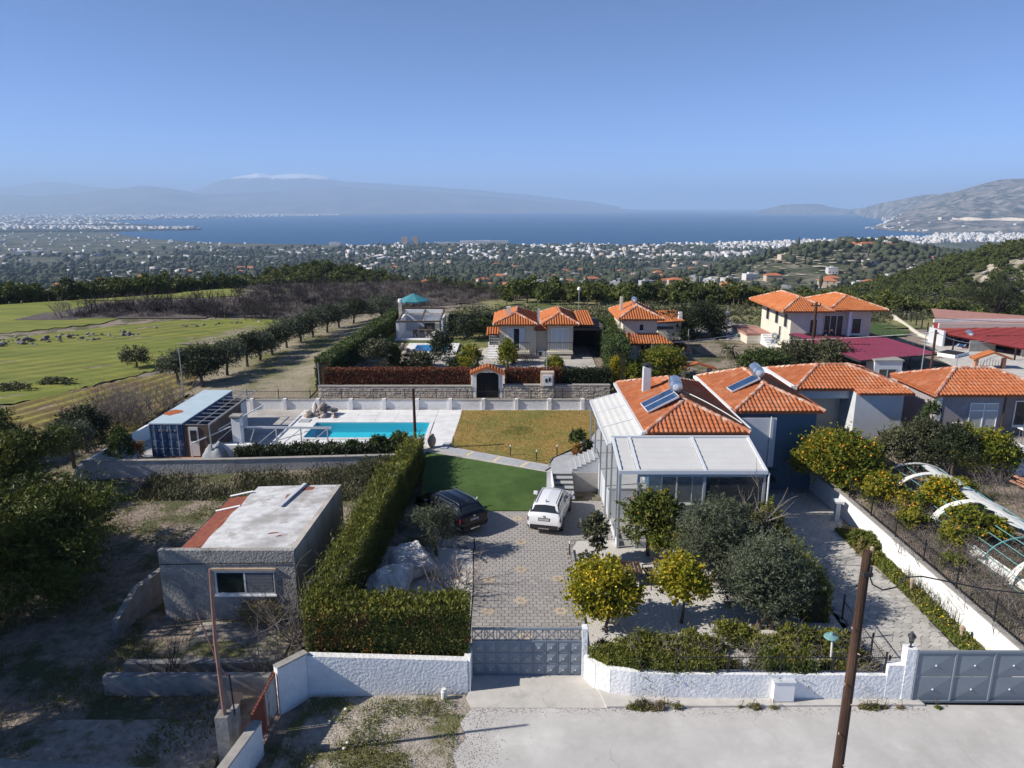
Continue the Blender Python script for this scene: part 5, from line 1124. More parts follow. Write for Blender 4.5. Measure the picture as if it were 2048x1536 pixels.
V0 = 1.75
vl = thing('villa', 'cream villa with twin terracotta hip roofs and two balconies', 'villa', (2.4, 74, V0))
part(vl, 'wall', m_cream, (-1.25, 2.4, 70.4, 77.5, .9, 5.2)); part(vl, 'wall', m_cream, (3.5, 6.05, 70.4, 77.5, .9, 5.2)); part(vl, 'recess_wall', m_cream, (2.41, 3.49, 71.0, 77, .9, 5.2))
hip_roof(vl, (-1.85, 2.5, 69.7, 77.6), 5.28, ((.4, 71.9, 6.1), (.55, 76.0, 6.1)), 0, far=True); hip_roof(vl, (2.95, 6.6, 69.7, 77.8), 5.3, ((4.75, 71.6, 6.15), (4.8, 76.0, 6.15)), 0, far=True)
b = MB(); P_ = [(2.2, 69.9, 4.75), (3.35, 69.9, 4.75), (3.35, 70.9, 5.0), (2.2, 70.9, 5.0)]; b.add(P_, [(0, 1, 2, 3)]); b.add([(p[0], p[1], p[2] - .1) for p in P_], [(3, 2, 1, 0)]); e_ = b.build('porch_roof', m_tilefar, vl); tile_slope(P_, e_, 0, TILE_ME_FAR, m_tilefar)
b = MB(); P_ = [(6.6, 70.0, 5.2), (8.0, 70.0, 5.2), (8.0, 76, 5.75), (6.6, 76, 5.75)]; b.add(P_, [(0, 1, 2, 3)]); b.add([(p[0], p[1], p[2] - .1) for p in P_], [(3, 2, 1, 0)]); e_ = b.build('side_roof', m_tilefar, vl); tile_slope(P_, e_, 0, TILE_ME_FAR, m_tilefar)
b = MB(); P_ = [(-2.5, 69.9, 4.3), (-1.3, 69.9, 4.3), (-1.3, 71.5, 4.65), (-2.5, 71.5, 4.65)]; b.add(P_, [(0, 1, 2, 3)]); b.add([(p[0], p[1], p[2] - .1) for p in P_], [(3, 2, 1, 0)]); e_ = b.build('side_roof', m_tilefar, vl); tile_slope(P_, e_, 0, TILE_ME_FAR, m_tilefar)
for x0_, x1_, nm in ((-.45, 1.35, 'a'), (3.85, 5.6, 'b')):
    fr_ = winF(vl, x0_, x1_, 2.75, 4.85, 70.4, 3, m_white, m_shutter if nm == 'b' else m_glass, 'balcony_door'); 
    if nm == 'a': part(fr_, 'shutter', m_shutter, (x0_ + .06, x0_ + .62, 70.30, 70.335, 2.8, 4.78)); part(fr_, 'shutter', m_shutter, (x1_ - .6, x1_ - .06, 70.30, 70.335, 2.8, 4.78))
    part(vl, 'balcony_slab', m_creamw, (x0_ - .4, x1_ + .4, 69.5, 70.39, 2.4, 2.6)); b = MB()
    for k in range(15): x = x0_ - .36 + k * (x1_ - x0_ + .72) / 14; b.tube([(x, 69.55, 2.6), (x, 69.47, 2.95), (x, 69.55, 3.5)], .014, 4)
    b.box(x0_ - .4, x1_ + .4, 69.52, 69.58, 3.5, 3.55); b.build('railing', m_iron, vl)
part(vl, 'chimney', m_creamw, (-.55, -.1, 72.0, 72.45, 5.5, 6.7)); part(vl, 'chimney', m_palewall, (2.6, 2.8, 72.0, 72.2, 5.2, 6.5))
part(vl, 'trellis', m_dark, (-2.3, -1.3, 71.4, 71.5, 1.8, 4.3)); b = MB()
for k in range(6): b.box(-2.3 + k * .19, -2.26 + k * .19, 71.36, 71.39, 1.8, 4.3)
for k in range(9): b.box(-2.3, -1.3, 71.355, 71.385, 1.9 + k * .28, 1.94 + k * .28)
b.build('lattice', m_palewall, vl)
for i in range(8): part(vl, 'step', m_white, (-2.4, -1.27, 69.3 + i * .3, 72, 1.6 + i * .19, 1.79 + i * .19 - .005))
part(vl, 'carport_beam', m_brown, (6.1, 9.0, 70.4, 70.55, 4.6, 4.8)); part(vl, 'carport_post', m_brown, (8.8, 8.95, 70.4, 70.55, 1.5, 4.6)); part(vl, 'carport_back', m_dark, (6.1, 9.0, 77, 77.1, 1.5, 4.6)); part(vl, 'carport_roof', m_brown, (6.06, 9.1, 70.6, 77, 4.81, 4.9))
aco = part(vl, 'air_conditioner', m_white, (2.55, 3.35, 70.55, 70.95, 1.9, 2.5)); b = MB(); b.lathe([(.001, 0), (.2, .0), (.2, .02), (.001, .02)], (0, 0, 0), 12); b.T = None
part(aco, 'fan_grille', m_dark, (2.65, 3.0, 70.535, 70.549, 2.0, 2.42))
part(vl, 'bench_wall', m_creamw, (3.6, 5.8, 69.4, 69.7, 1.5, 2.2))
pool('swimming_pool', 'bright blue small villa pool behind the red hedge', (-10.2, -6.7, 72.7, 76.4), 1.98, m_deck, m_poolw2, m_poolf2, .8, 1.0)
bq = thing('poolside_pavilion', 'white poolside pavilion with open beam roof', 'pavilion', (-10.4, 82, V0))
part(bq, 'floor', m_deck, (-13.2, -7.8, 79.8, 86.5, 1.6, 1.95)); part(bq, 'side_wall', m_white, (-13.1, -12.8, 80.5, 86.4, 1.95, 3.9)); part(bq, 'back_wall', m_palewall, (-12.79, -8.2, 86.2, 86.4, 1.95, 3.9)); part(bq, 'pillar', m_creamw, (-8.7, -8.2, 80.6, 81.1, 1.95, 3.7)); part(bq, 'side_wall', m_white, (-8.2, -8.0, 82.5, 86.4, 1.95, 3.9))
part(bq, 'shutter_door', m_palewall, (-12.0, -10.6, 86.1, 86.19, 1.95, 3.4)); part(bq, 'counter', m_dark, (-10.4, -8.3, 85.4, 86.18, 1.95, 3.0)); part(bq, 'counter_top', m_white, (-10.5, -8.25, 85.3, 86.18, 3.01, 3.1))
for x in (-12.9, -10.4, -8.15): b = MB(); b.beam((x, 80.5, 3.85), (x, 86.4, 4.45), .16, .2); b.build('beam', m_brown, bq)
for y, z in ((80.5, 3.9), (86.4, 4.6)): b = MB(); b.box(-13.1, -8.0, y - .08, y + .08, z - .1, z + .1); b.build('beam', m_brown, bq)
part(bq, 'white_awning', m_white, (-12.8, -8.3, 85.9, 86.05, 4.1, 4.5))
tb_ = thing('garden_table', 'dark garden table with chairs under the pavilion', 'table', (-10.2, 82, 1.95)); part(tb_, 'table_top', m_brown, (-11.2, -9.2, 81.6, 82.5, 2.62, 2.7))
for x in (-11, -9.4):
    for y in (81.7, 82.4): part(tb_, 'leg', m_brown, (x - .04, x + .04, y - .04, y + .04, 1.95, 2.619))
def chair(loc, rz, label, grp, mat):
    t = thing('garden_chair', label, 'chair', loc, grp); T = Matrix.Translation(loc) @ Matrix.Rotation(rz, 4, 'Z')
    b = MB(T); b.box(-.25, .25, -.25, .25, .4, .45); b.build('seat', mat, t); b = MB(T); b.box(-.25, .25, .22, .27, .451, .95); b.build('backrest', mat, t)
    for x in (-.22, .22):
        for y in (-.22, .22): b = MB(T); b.box(x - .02, x + .02, y - .02, y + .02, 0, .399); b.build('leg', mat, t)
    return t
for i, (x, y, r) in enumerate(((-11.0, 81.1, PI), (-10.2, 81.0, PI), (-9.4, 81.1, PI), (-10.6, 83.0, 0), (-9.7, 83.0, 0))): chair((x, y, 1.95), r, 'dark garden chair round the table in the villa pavilion', 'dark chairs round the pavilion table', m_brown)
um = thing('parasol', 'teal canvas parasol above the poolside pavilion', 'parasol', (-12.2, 89, V0)); b = MB(); b.tube([(-12.2, 89, 1.7), (-12.2, 89, 6.0)], .05, 6); b.build('pole', m_brown, um)
b = MB(); pk = (-12.2, 89, 6.1); ring = [(-12.2 + 2.0 * math.cos(k * PI / 4 + .39), 89 + 2.0 * math.sin(k * PI / 4 + .39), 5.25) for k in range(8)]; b.add([pk] + ring, [(0, 1 + k, 1 + (k + 1) % 8) for k in range(8)]); b.add([(p[0], p[1], p[2] - .15) for p in ring] + ring, [(k, (k + 1) % 8, 8 + (k + 1) % 8, 8 + k) for k in range(8)]); b.build('canopy', m_teal, um)
ch = thing('chimney_stack', 'slim stone chimney beside the teal parasol', 'chimney', (-13.6, 86, V0)); part(ch, 'stack', m_stone, (-13.7, -13.3, 86.6, 87, 1.8, 5.2)); b = MB(); b.lathe([(.1, 0), (.26, .1), (.26, .45), (.1, .5)], (-13.5, 86.8, 5.2), 10); b.build('cowl', m_white, ch)

# ---------------------------------------------------------------- two storey house with porch roof
h3 = thing('house', 'two storey cream house with tiled porch roof behind the tall hedge', 'house', (13, 74, V0))
part(h3, 'wall', m_cream, (10.95, 14.3, 70.3, 76.5, .9, 5.75)); part(h3, 'porch_wall', m_creamw, (11.0, 15.4, 70.0, 70.299, 1.6, 3.6))
hip_roof(h3, (10.35, 14.9, 69.7, 77.0), 5.8, ((12.55, 71.9, 6.85), (12.75, 75.2, 6.85)), 0, far=True)
b = MB(); P_ = [(11.0, 68.8, 3.55), (15.7, 68.8, 3.55), (14.6, 70.28, 4.25), (11.0, 70.28, 4.25)]; b.add(P_, [(0, 1, 2, 3)]); b.add([(p[0], p[1], p[2] - .12) for p in P_], [(3, 2, 1, 0)]); e_ = b.build('porch_roof', m_tilefar, h3); tile_slope(P_, e_, 0, TILE_ME_FAR, m_tilefar)
winF(h3, 12.5, 13.0, 4.55, 5.3, 70.3, 1); winF(h3, 12.6, 13.7, 1.8, 3.3, 69.99, 2, m_creamw, m_glass, 'door'); b = MB(); b.box(11.3, 11.45, 69.0, 69.15, .9, 3.5); b.box(15.2, 15.35, 69.0, 69.15, .9, 3.5); b.build('porch_post', m_brown, h3)
winL(h3, 10.95, 71.5, 72.5, 4.5, 5.4, 1); part(h3, 'chimney', m_creamw, (11.0, 11.25, 73, 73.25, 5.9, 7.6))
part(h3, 'balcony_beam', m_brown, (14.31, 16.4, 72.4, 72.6, 4.4, 4.65)); part(h3, 'balcony_floor', m_cream, (14.31, 16.3, 72.6, 76, 4.2, 4.4)); part(h3, 'post', m_cream, (16.1, 16.3, 72.4, 72.6, .9, 4.19))
roof_heater('solar heater on the roof of the two storey cream house', (11.2, 72.9, 6.18), (-.03, 1, 0), (.9, .05, .43), (-.43, 0, .9), .9, 1.2, 1, ((12.35, 72.6, 7.3), (12.5, 73.7, 7.3), .27))
h5 = thing('outbuilding', 'low pale outbuilding with small terracotta roof beside the two storey house', 'outbuilding', (18, 81, V0)); part(h5, 'wall', m_creamw, (16.4, 19.0, 80, 84, .9, 3.9)); b = MB(); P_ = [(16.0, 79.6, 3.9), (19.3, 79.6, 4.1), (19.3, 84.4, 4.7), (16.0, 84.4, 4.5)]; b.add(P_, [(0, 1, 2, 3)]); b.add([(p[0], p[1], p[2] - .12) for p in P_], [(3, 2, 1, 0)]); e_ = b.build('roof', m_tilefar, h5); tile_slope(P_, e_, 0, TILE_ME_FAR, m_tilefar); part(h5, 'chimney', m_white, (18.7, 19.1, 80.2, 80.6, 4.0, 5.0))

# ---------------------------------------------------------------- cream house with two roofs behind the carport
h4 = thing('house', 'cream two storey house with two orange hip roofs and outside stair', 'house', (33, 78, 1))
part(h4, 'wall', m_creamw, (28.6, 31.9, 73.2, 82.0, .9, 6.2)); part(h4, 'wall', m_cream, (31.901, 37.2, 74.0, 80.5, .9, 6.2))
hip_roof(h4, (27.3, 32.6, 72.3, 82.8), 6.2, ((29.95, 75.0, 7.35), (29.95, 80.2, 7.35)), 0, far=True); hip_roof(h4, (32.3, 38.4, 73.0, 81.6), 6.22, ((35.3, 76.0, 7.35), (35.3, 78.6, 7.35)), 0, far=True)
for y in (74.0, 76.6, 79.4): winL(h4, 28.6, y, y + 1.0, 4.2, 5.7, 1, m_shutter)
winL(h4, 28.6, 75.6, 76.2, 2.4, 4.2, 1, m_shutter, m_glass, 'door')
winF(h4, 30.5, 31.3, 3.6, 5.3, 73.2, 1); winF(h4, 32.3, 34.3, 2.9, 5.6, 74.0, 3, m_white, m_glass, 'glazed_door'); winF(h4, 35.2, 36.2, 3.6, 5.3, 74.0, 1)
part(h4, 'column', m_white, (34.6, 34.9, 73.4, 73.7, 1, 6.1)); part(h4, 'pink_balcony', m_pinksheet, (30.4, 33.5, 72.2, 73.19, 2.6, 2.85)); b = MB()
for k in range(16): b.box(30.4 + k * .2, 30.43 + k * .2, 72.2, 72.23, 2.86, 3.7)
b.box(30.4, 33.5, 72.2, 72.24, 3.7, 3.75); b.build('railing', m_iron, h4); part(h4, 'balcony_unit', m_dark, (30.0, 30.9, 72.4, 73.0, 2.86, 3.9))
for i in range(10): part(h4, 'step', m_white, (27.4, 28.59, 74.0 + i * .42, 74.42 + i * .42, 1.0, 1.2 + i * .19))
part(h4, 'terrace', m_pinksheet, (25.8, 28.59, 78.21, 84.0, 2.7, 2.95)); part(h4, 'terrace_wall', m_creamw, (25.9, 28.59, 78.21, 84.0, .9, 2.699)); b = MB()
for k in range(14): b.box(25.8, 25.84, 78.3 + k * .42, 78.34 + k * .42, 2.96, 3.8)
b.box(25.8, 25.85, 78.2, 84, 3.8, 3.85); b.build('railing', m_iron, h4); part(h4, 'blue_barrel', m_bluebox, (31.0, 31.5, 72.4, 72.9, .9, 1.9))
# carport
cpt = thing('carport', 'large magenta metal carport roof on steel posts', 'carport', (33, 69, .9))
C_ = [(28.3, 72.6, 3.9), (37.6, 79.5, 3.5), (40.2, 66.8, 3.0), (31.4, 63.6, 3.0)]
n_ = 26; a0, a1, a2, a3 = [Vector(p) for p in C_]
for i in range(n_):
    f0, f1 = i / n_, (i + 1) / n_; b = MB(); p = a3.lerp(a2, f0); q = a3.lerp(a2, f1); r_ = a0.lerp(a1, f1); s_ = a0.lerp(a1, f0); e = (q - p) * .8
    up = Vector((0, 0, .035)); b.add([p, p + e, p + e + up, q + up, s_, s_ + (r_ - s_) * .8, s_ + (r_ - s_) * .8 + up, r_ + up], [(0, 1, 5, 4), (1, 2, 6, 5), (2, 3, 7, 6)]); b.build('roof_sheet', m_carport, cpt)
b = MB(); b.beam(a3 - Vector((0, 0, .1)), a2 - Vector((0, 0, .1)), .08, .14); b.beam(a3 - Vector((0, 0, .1)), a0 - Vector((0, 0, .1)), .08, .14); b.beam(a1 - Vector((0, 0, .1)), a2 - Vector((0, 0, .1)), .08, .14); b.build('edge_beam', m_cartrim, cpt)
for f, gx in ((.03, 0), (.35, 0), (.68, 0), (.97, 0)):
    p = a3.lerp(a2, f) + Vector((0, .3, 0)); b = MB(); b.box(p.x - .06, p.x + .06, p.y - .06, p.y + .06, .8, p.z - .1); b.build('post', m_cartrim, cpt); p = a0.lerp(a1, f) + Vector((0, -.3, 0)); b = MB(); b.box(p.x - .06, p.x + .06, p.y - .06, p.y + .06, .8, p.z - .1); b.build('post', m_cartrim, cpt)
cl = thing('stored_goods', 'stack of crates and sheets stored under the magenta carport', 'crates', (33, 67, .9)); part(cl, 'crate', m_brown, (31.8, 33.2, 66.4, 67.5, .9, 1.5)); part(cl, 'blue_drum', m_bluebox, (33.6, 34.1, 66.6, 67.1, .9, 1.8)); part(cl, 'sheet', m_palewall, (32.2, 34.6, 68.2, 69.4, 1.4, 1.5)); part(cl, 'crate', m_clay, (35.2, 36.2, 67.2, 68.1, .9, 1.4))
# red roofed sheds
rs = thing('long_shed', 'long open shed with red sheet roof beside the concrete yard', 'shed', (52, 75, 1))
b = MB(); C_ = [(46.2, 77.5, 3.2), (50.4, 70.0, 2.85), (62, 70, 3.0), (62, 81, 3.6), (48.6, 82.5, 3.5)]; b.sheet(C_, 0); b.sheet([(x, y, z - .1) for x, y, z in C_], 0); b.build('roof', m_redsheet, rs)
b = MB()
for k in range(7): b.beam((46.9 + k * .6, 77.0 - k * 1.1, 3.24), (54 + k * 1.0, 80.4 - k * .6, 3.5), .05, .03)
b.build('roof_rib', m_redsheet, rs)
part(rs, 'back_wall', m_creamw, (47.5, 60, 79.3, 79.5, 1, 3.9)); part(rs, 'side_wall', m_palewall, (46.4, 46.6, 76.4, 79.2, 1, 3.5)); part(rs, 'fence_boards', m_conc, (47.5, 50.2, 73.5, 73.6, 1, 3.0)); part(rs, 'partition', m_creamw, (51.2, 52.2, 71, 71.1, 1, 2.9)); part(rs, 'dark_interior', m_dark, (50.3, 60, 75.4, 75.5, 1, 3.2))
for x, y in ((49.3, 69.2), (53.0, 69.0), (57, 69.0), (46.2, 74.2)): part(rs, 'post', m_cartrim, (x, x + .12, y, y + .12, 1, 3.1))
ps = thing('long_shed', 'long low shed with faded pink roof behind the red one', 'shed', (58, 92, 1)); b = MB(); C_ = [(53.5, 90, 2.5), (62, 83.5, 2.5), (74, 86, 2.8), (58.5, 100, 2.7)]; b.sheet(C_, 0); b.sheet([(x, y, z - .1) for x, y, z in C_], 0); b.build('roof', m_pinksheet, ps); part(ps, 'wall', m_white, (52.5, 70, 88.8, 89.0, 1, 2.9)); b = MB()
for k in range(6): b.beam((57.5 + k * 1.6, 100.3, 3.3), (57.5 + k * 1.6, 100.3, 4.5), .07)
b.beam((57, 100.3, 4.4), (67, 100.3, 4.4), .06); b.beam((57, 100.3, 3.9), (67, 100.3, 3.9), .05); b.build('rail', m_brown, ps)
wall('yard_wall', 'long pale yard wall between vegetable plot and sheds', [(52.6, 99), (49.8, 90), (47.8, 83.5), (47.4, 80)], [2.1, 2.1, 2.1, 2.1], .25, m_creamw, .5)
for k in range(8):
    f = k / 7; x = 53.2 - 5.2 * f; y = 99 - 18 * f; b = MB(); b.box(x, x + .1, y, y + .1, 2.1, 3.3); o = b.build('fence_post', m_iron); tag(o, 'thin dark post on top of the long pale yard wall', 'post', 'posts on the long yard wall')
bp = thing('brick_portal', 'small tiled gate canopy beyond the mauve house', 'portal', (45.2, 66.5, .9)); part(bp, 'pillar', m_terra, (43.7, 44.0, 66.4, 66.7, .9, 2.6)); part(bp, 'pillar', m_terra, (46.3, 46.6, 66.4, 66.7, .9, 2.6)); b = MB(); b.beam((43.4, 66.5, 2.6), (45.15, 66.5, 3.25), 1.0, .16); b.beam((45.15, 66.5, 3.25), (46.9, 66.5, 2.6), 1.0, .16); b.build('roof', m_tilefar, bp); b = MB()
for k in range(9): b.tube([(44.0 + k * .28, 66.5, .95), (44.0 + k * .28, 66.5, 2.2 + .4 * math.sin(k * PI / 8))], .02, 4)
b.build('gate_bars', m_iron, bp, kind='stuff')
bp = thing('brick_portal', 'tiled gate canopy with stone pillars behind the awning house chimney', 'portal', (16.5, 62.9, .9)); part(bp, 'pillar', m_stone, (15.1, 15.5, 62.7, 63.1, .9, 2.5)); part(bp, 'pillar', m_stone, (17.5, 17.9, 62.7, 63.1, .9, 2.4)); b = MB(); b.beam((14.9, 62.9, 2.5), (16.5, 62.9, 2.95), .9, .16); b.beam((16.5, 62.9, 2.95), (18.2, 62.9, 2.45), .9, .16); b.build('roof', m_tilefar, bp)
gh = thing('pump_house', 'small grey flat roofed hut beside the carport corner', 'hut', (34, 64, .9)); part(gh, 'wall', m_palewall, (32.9, 35.4, 63.8, 65.4, .9, 2.9)); part(gh, 'roof', m_conc, (32.8, 35.5, 63.7, 65.5, 2.9, 3.02)); fr_ = winF(gh, 33.3, 34.9, 1.3, 2.2, 63.8, 2, m_greyalu)
roof_heater('ground standing solar heater beside the cream house', (26.9, 76.6, 1.2), (-.3, 1, 0), (.75, .1, .66), (-.66, 0, .75), .9, 2.0, 1, ((28.2, 76.2, 3.0), (28.5, 77.2, 3.0), .3))
roof_heater('ground standing solar heater beside the dark blue car', (47.3, 76.3, 1.2), (-.3, 1, 0), (.75, .1, .66), (-.66, 0, .75), 1.6, 2.2, 2, ((49.0, 75.9, 3.2), (49.6, 77.4, 3.2), .32))
sr = thing('garden_shrine', 'tiny pink roadside shrine in the garden beyond the awning house', 'shrine', (18.2, 73, .9)); part(sr, 'stand', m_white, (17.9, 18.5, 72.8, 73.3, .8, 1.9)); b = MB(); b.lathe([(.42, 0), (.42, .1), (.02, .7)], (18.2, 73.05, 1.9), 4); b.build('roof', m_pinksheet, sr)

# ================================================================ vehicles
def make_car(name, label, loc, rz, st, paint, L, grp=None, roofrails=True, plate=True, chrome=False, wheel_r=.34, trim_low=True):
    """st: stations (y, zb, zs, w, belt, wr, roof)"""
    t = thing(name, label, 'car', loc, grp); T = Matrix.Translation(loc) @ Matrix.Rotation(rz, 4, 'Z')
    rings = []
    for (y, zb, zs_, w, belt, wr, roof) in st:
        half = [(0, zb), (w * .86, zb), (w, zs_), (w * 1.0, (zs_ + belt) / 2), (w * .97, belt), (wr + (w - wr) * .25, belt + (roof - belt) * .72), (wr * .93, roof - (roof - belt) * .06), (0, roof + .02)]
        rings.append([Vector((x, y, z)) for x, z in half])
    k = len(rings[0])
    def P(i, j, s): # i station float, j ring float, s side
        i0 = min(int(i), len(rings) - 2); fi = i - i0; j0 = min(int(j), k - 2); fj = j - j0
        v = (rings[i0][j0] * (1 - fj) + rings[i0][j0 + 1] * fj) * (1 - fi) + (rings[i0 + 1][j0] * (1 - fj) + rings[i0 + 1][j0 + 1] * fj) * fi
        return Vector((v.x * s, v.y, v.z))
    mb = MB(T); vs = []; fs = []
    full = []
    for r in rings: full.append([Vector((-v.x, v.y, v.z)) for v in r[::-1][:-1]] + r)  # roof centre left ... bottom ... roof? order kept consistent
    m = len(full[0])
    for r in full: vs += r
    for i in range(len(full) - 1):
        for j in range(m - 1): a = i * m + j; fs.append((a, a + 1, a + 1 + m, a + m))
    # close across the roof seam (first and last point of a ring coincide) and the ends
    fs.append(tuple(range(m - 1))[::1]); fs.append(tuple((len(full) - 1) * m + j for j in range(m - 1))[::-1])
    mb.add(vs, fs); body = mb.build('body', paint, t, smooth=True)
    try:
        md = body.modifiers.new('edge', 'EDGE_SPLIT'); md.split_angle = R(34)
    except Exception: pass
    def patch_(nm, i0, i1, j0, j1, sides, mat, off=.008, ni=4, nj=3, parent=None, both=False):
        b = MB(T)
        for s in sides:
            g_ = [[None] * (nj + 1) for _ in range(ni + 1)]
            for a in range(ni + 1):
                for c_ in range(nj + 1):
                    i = i0 + (i1 - i0) * a / ni; j = j0 + (j1 - j0) * c_ / nj; p = P(i, j, s); e = .02
                    du = P(min(i + e, len(rings) - 1.001), j, s) - P(max(i - e, 0), j, s); dv = P(i, min(j + e, k - 1.001), s) - P(i, max(j - e, 0), s); n_ = du.cross(dv)
                    n_ = n_.normalized() if n_.length > 1e-9 else Vector((0, 0, 1))
                    c0 = Vector((0, p.y, .75)); 
                    if n_.dot(p - c0) < 0: n_ = -n_
                    g_[a][c_] = p + n_ * off
            base = []; f_ = []
            for row in g_: base += row
            for a in range(ni):
                for c_ in range(nj): q = a * (nj + 1) + c_; f_.append((q, q + 1, q + nj + 2, q + nj + 1))
            b.add(base, f_)
        return b.build(nm, mat, parent or t)
    if True:
        patch_('rear_window', 2.12, 2.9, 5.0, 7.0, (1, -1), m_glass)
        patch_('windscreen', 6.1, 6.9, 5.0, 7.0, (1, -1), m_glass)
        for s in (1, -1):
            patch_('side_window', 2.75, 3.95, 4.25, 5.75, (s,), m_glass, ni=5); patch_('side_window', 4.05, 4.95, 4.2, 5.8, (s,), m_glass, ni=4); patch_('side_window', 5.05, 6.35, 4.15, 5.5, (s,), m_glass, ni=5)
            patch_('tail_light', .75, 1.75, 3.2, 4.1, (s,), m_redlight, .012); patch_('headlight', len(st) - 2.7, len(st) - 1.7, 3.3, 4.1, (s,), m_chrome, .01)
            if trim_low: patch_('sill_trim', .3, len(st) - 1.3, 1.5, 2.25, (s,), m_cartrim, .012, ni=12)
            b = MB(T); ya, yb_ = st[3][0] + .1, st[6][0] - .1; xr = st[4][5] * .86; zr = st[4][6] + .035
            if roofrails: b.tube([(xr * s, ya, zr - .05), (xr * s, ya + .2, zr), (xr * s, yb_ - .2, zr), (xr * s, yb_, zr - .06)], .022, 6); b.build('roof_rail', m_chrome if chrome else m_cartrim, t)
            b = MB(T); wx = st[6][3]; b.box(min(wx * s, (wx + .2) * s), max(wx * s, (wx + .2) * s), st[6][0] + .05, st[6][0] + .2, st[6][4] + .02, st[6][4] + .18); b.build('mirror', paint, t)
            for yw in (st[0][0] + .78, st[-1][0] - .82):
                wx = st[4][3]; b = MB(T); b.tube([((wx - .2) * s, yw, wheel_r), ((wx - .19) * s, yw, wheel_r), ((wx + .005) * s, yw, wheel_r), ((wx + .02) * s, yw, wheel_r)], [wheel_r * .9, wheel_r, wheel_r, wheel_r * .93], 22); wh = b.build('wheel', m_rubber, t)
                b = MB(T)
                b.tube([((wx + .021) * s, yw, wheel_r), ((wx + .03) * s, yw, wheel_r)], wheel_r * .2, 10)
                for q in range(5): a = q * 2 * PI / 5; b.beam(((wx + .024) * s, yw + math.cos(a) * .05, wheel_r + math.sin(a) * .05), ((wx + .024) * s, yw + math.cos(a) * wheel_r * .66, wheel_r + math.sin(a) * wheel_r * .66), .07, .02)
                for q in range(16): a = q * PI / 8; e = (q + 1) * PI / 8; rr = wheel_r * .66; b.beam(((wx + .022) * s, yw + math.cos(a) * rr, wheel_r + math.sin(a) * rr), ((wx + .022) * s, yw + math.cos(e) * rr, wheel_r + math.sin(e) * rr), .03, .03)
                b.build('rim', m_rim, wh)
                b = MB(T); n_ = 14; ring_o = []; 
                for q in range(n_ + 1): a = -.25 + q * (PI + .5) / n_; ring_o += [((wx + .012) * s, yw + math.cos(a) * wheel_r * 1.06, wheel_r + math.sin(a) * wheel_r * 1.06), ((wx + .012) * s, yw + math.cos(a) * wheel_r * 1.28, wheel_r + math.sin(a) * wheel_r * 1.28)]
                b.add(ring_o, [(2 * q, 2 * q + 1, 2 * q + 3, 2 * q + 2) for q in range(n_)]); b.add(ring_o, [(2 * q + 2, 2 * q + 3, 2 * q + 1, 2 * q) for q in range(n_)]); b.build('wheel_arch', m_cartrim, t)
    yr = st[0][0]; b = MB(T); b.box(-.72, .72, yr - .03, yr + .1, st[0][1] + .0, st[0][1] + .2); b.build('bumper', m_cartrim, t)
    b = MB(T); b.box(-.28, .28, yr - .055, yr - .031, st[0][1] - .01, st[0][1] + .05); b.build('exhaust_trim', m_chrome, t)
    if plate: b = MB(T); b.box(-.27, .27, st[1][0] - .035, st[1][0] - .01, .80, .92); pl_ = b.build('number_plate', m_plate, t); b = MB(T); b.box(-.30, .30, st[1][0] - .025, st[1][0] - .005, .775, .945); b.build('plate_frame', m_cartrim, pl_)
    b = MB(T); b.box(-.05, .05, st[1][0] - .03, st[1][0] - .0, 1.0, 1.07); b.build('badge', m_chrome, t)
    b = MB(T); b.box(-.015, .015, st[3][0] + .15, st[3][0] + .25, st[4][6] - .0, st[4][6] + .1); b.build('antenna', m_cartrim, t)
    return t
SUV = [(-2.08, .36, .46, .74, .66, .72, .70), (-2.06, .34, .46, .86, .98, .78, 1.02), (-1.97, .32, .46, .885, 1.04, .74, 1.14), (-1.66, .30, .46, .89, 1.06, .66, 1.54), (-1.2, .28, .46, .89, 1.05, .65, 1.60), (0.1, .28, .46, .89, 1.03, .65, 1.61), (.62, .28, .46, .89, 1.03, .63, 1.54), (1.2, .28, .46, .89, 1.02, .72, 1.07), (1.75, .30, .46, .88, .97, .70, 1.0), (2.0, .33, .46, .83, .86, .68, .88), (2.09, .38, .46, .72, .66, .66, .68)]
make_car('white_suv', 'white compact SUV seen from behind on the paved driveway', (2.1, 36.25, .03), R(-13.0), SUV, m_carwhite, 4.17)
SUVD = [(y * 1.06, a, b_, w * 1.02, c_, d_ * .98, (e if e < 1.3 else e * .985)) for y, a, b_, w, c_, d_, e in SUV]
make_car('black_suv', 'black SUV with chrome trim parked beside the cypress hedge', (-3.35, 36.05, .03), R(40), SUVD, m_carblack, 4.4, chrome=True)
SED = [(-2.2, .36, .46, .74, .66, .72, .70), (-2.17, .34, .46, .84, .92, .76, .95), (-1.6, .3, .46, .87, .97, .74, 1.0), (-.95, .28, .46, .87, .98, .62, 1.38), (-.6, .28, .46, .87, .97, .61, 1.42), (0.1, .28, .46, .87, .96, .61, 1.43), (.45, .28, .46, .87, .96, .6, 1.38), (1.1, .28, .46, .87, .95, .70, .99), (1.75, .30, .46, .86, .9, .70, .92), (2.1, .33, .46, .80, .78, .68, .8), (2.2, .38, .46, .72, .62, .66, .64)]
make_car('sedan', 'dark blue sedan parked in the far concrete yard', (50.2, 75.2, 1.0), R(-112), SED, m_carblue, 4.4, roofrails=False)
make_car('sedan', 'tiny silver car beside the cream house stair', (26.5, 81.5, 1.05), R(-80), SED, m_carsilver, 4.2, roofrails=False)
tr_ = thing('trailer', 'weathered white utility trailer in the concrete yard', 'trailer', (44.6, 72, 1)); T = Matrix.Translation((44.7, 71.6, .98)) @ Matrix.Rotation(R(-55), 4, 'Z')
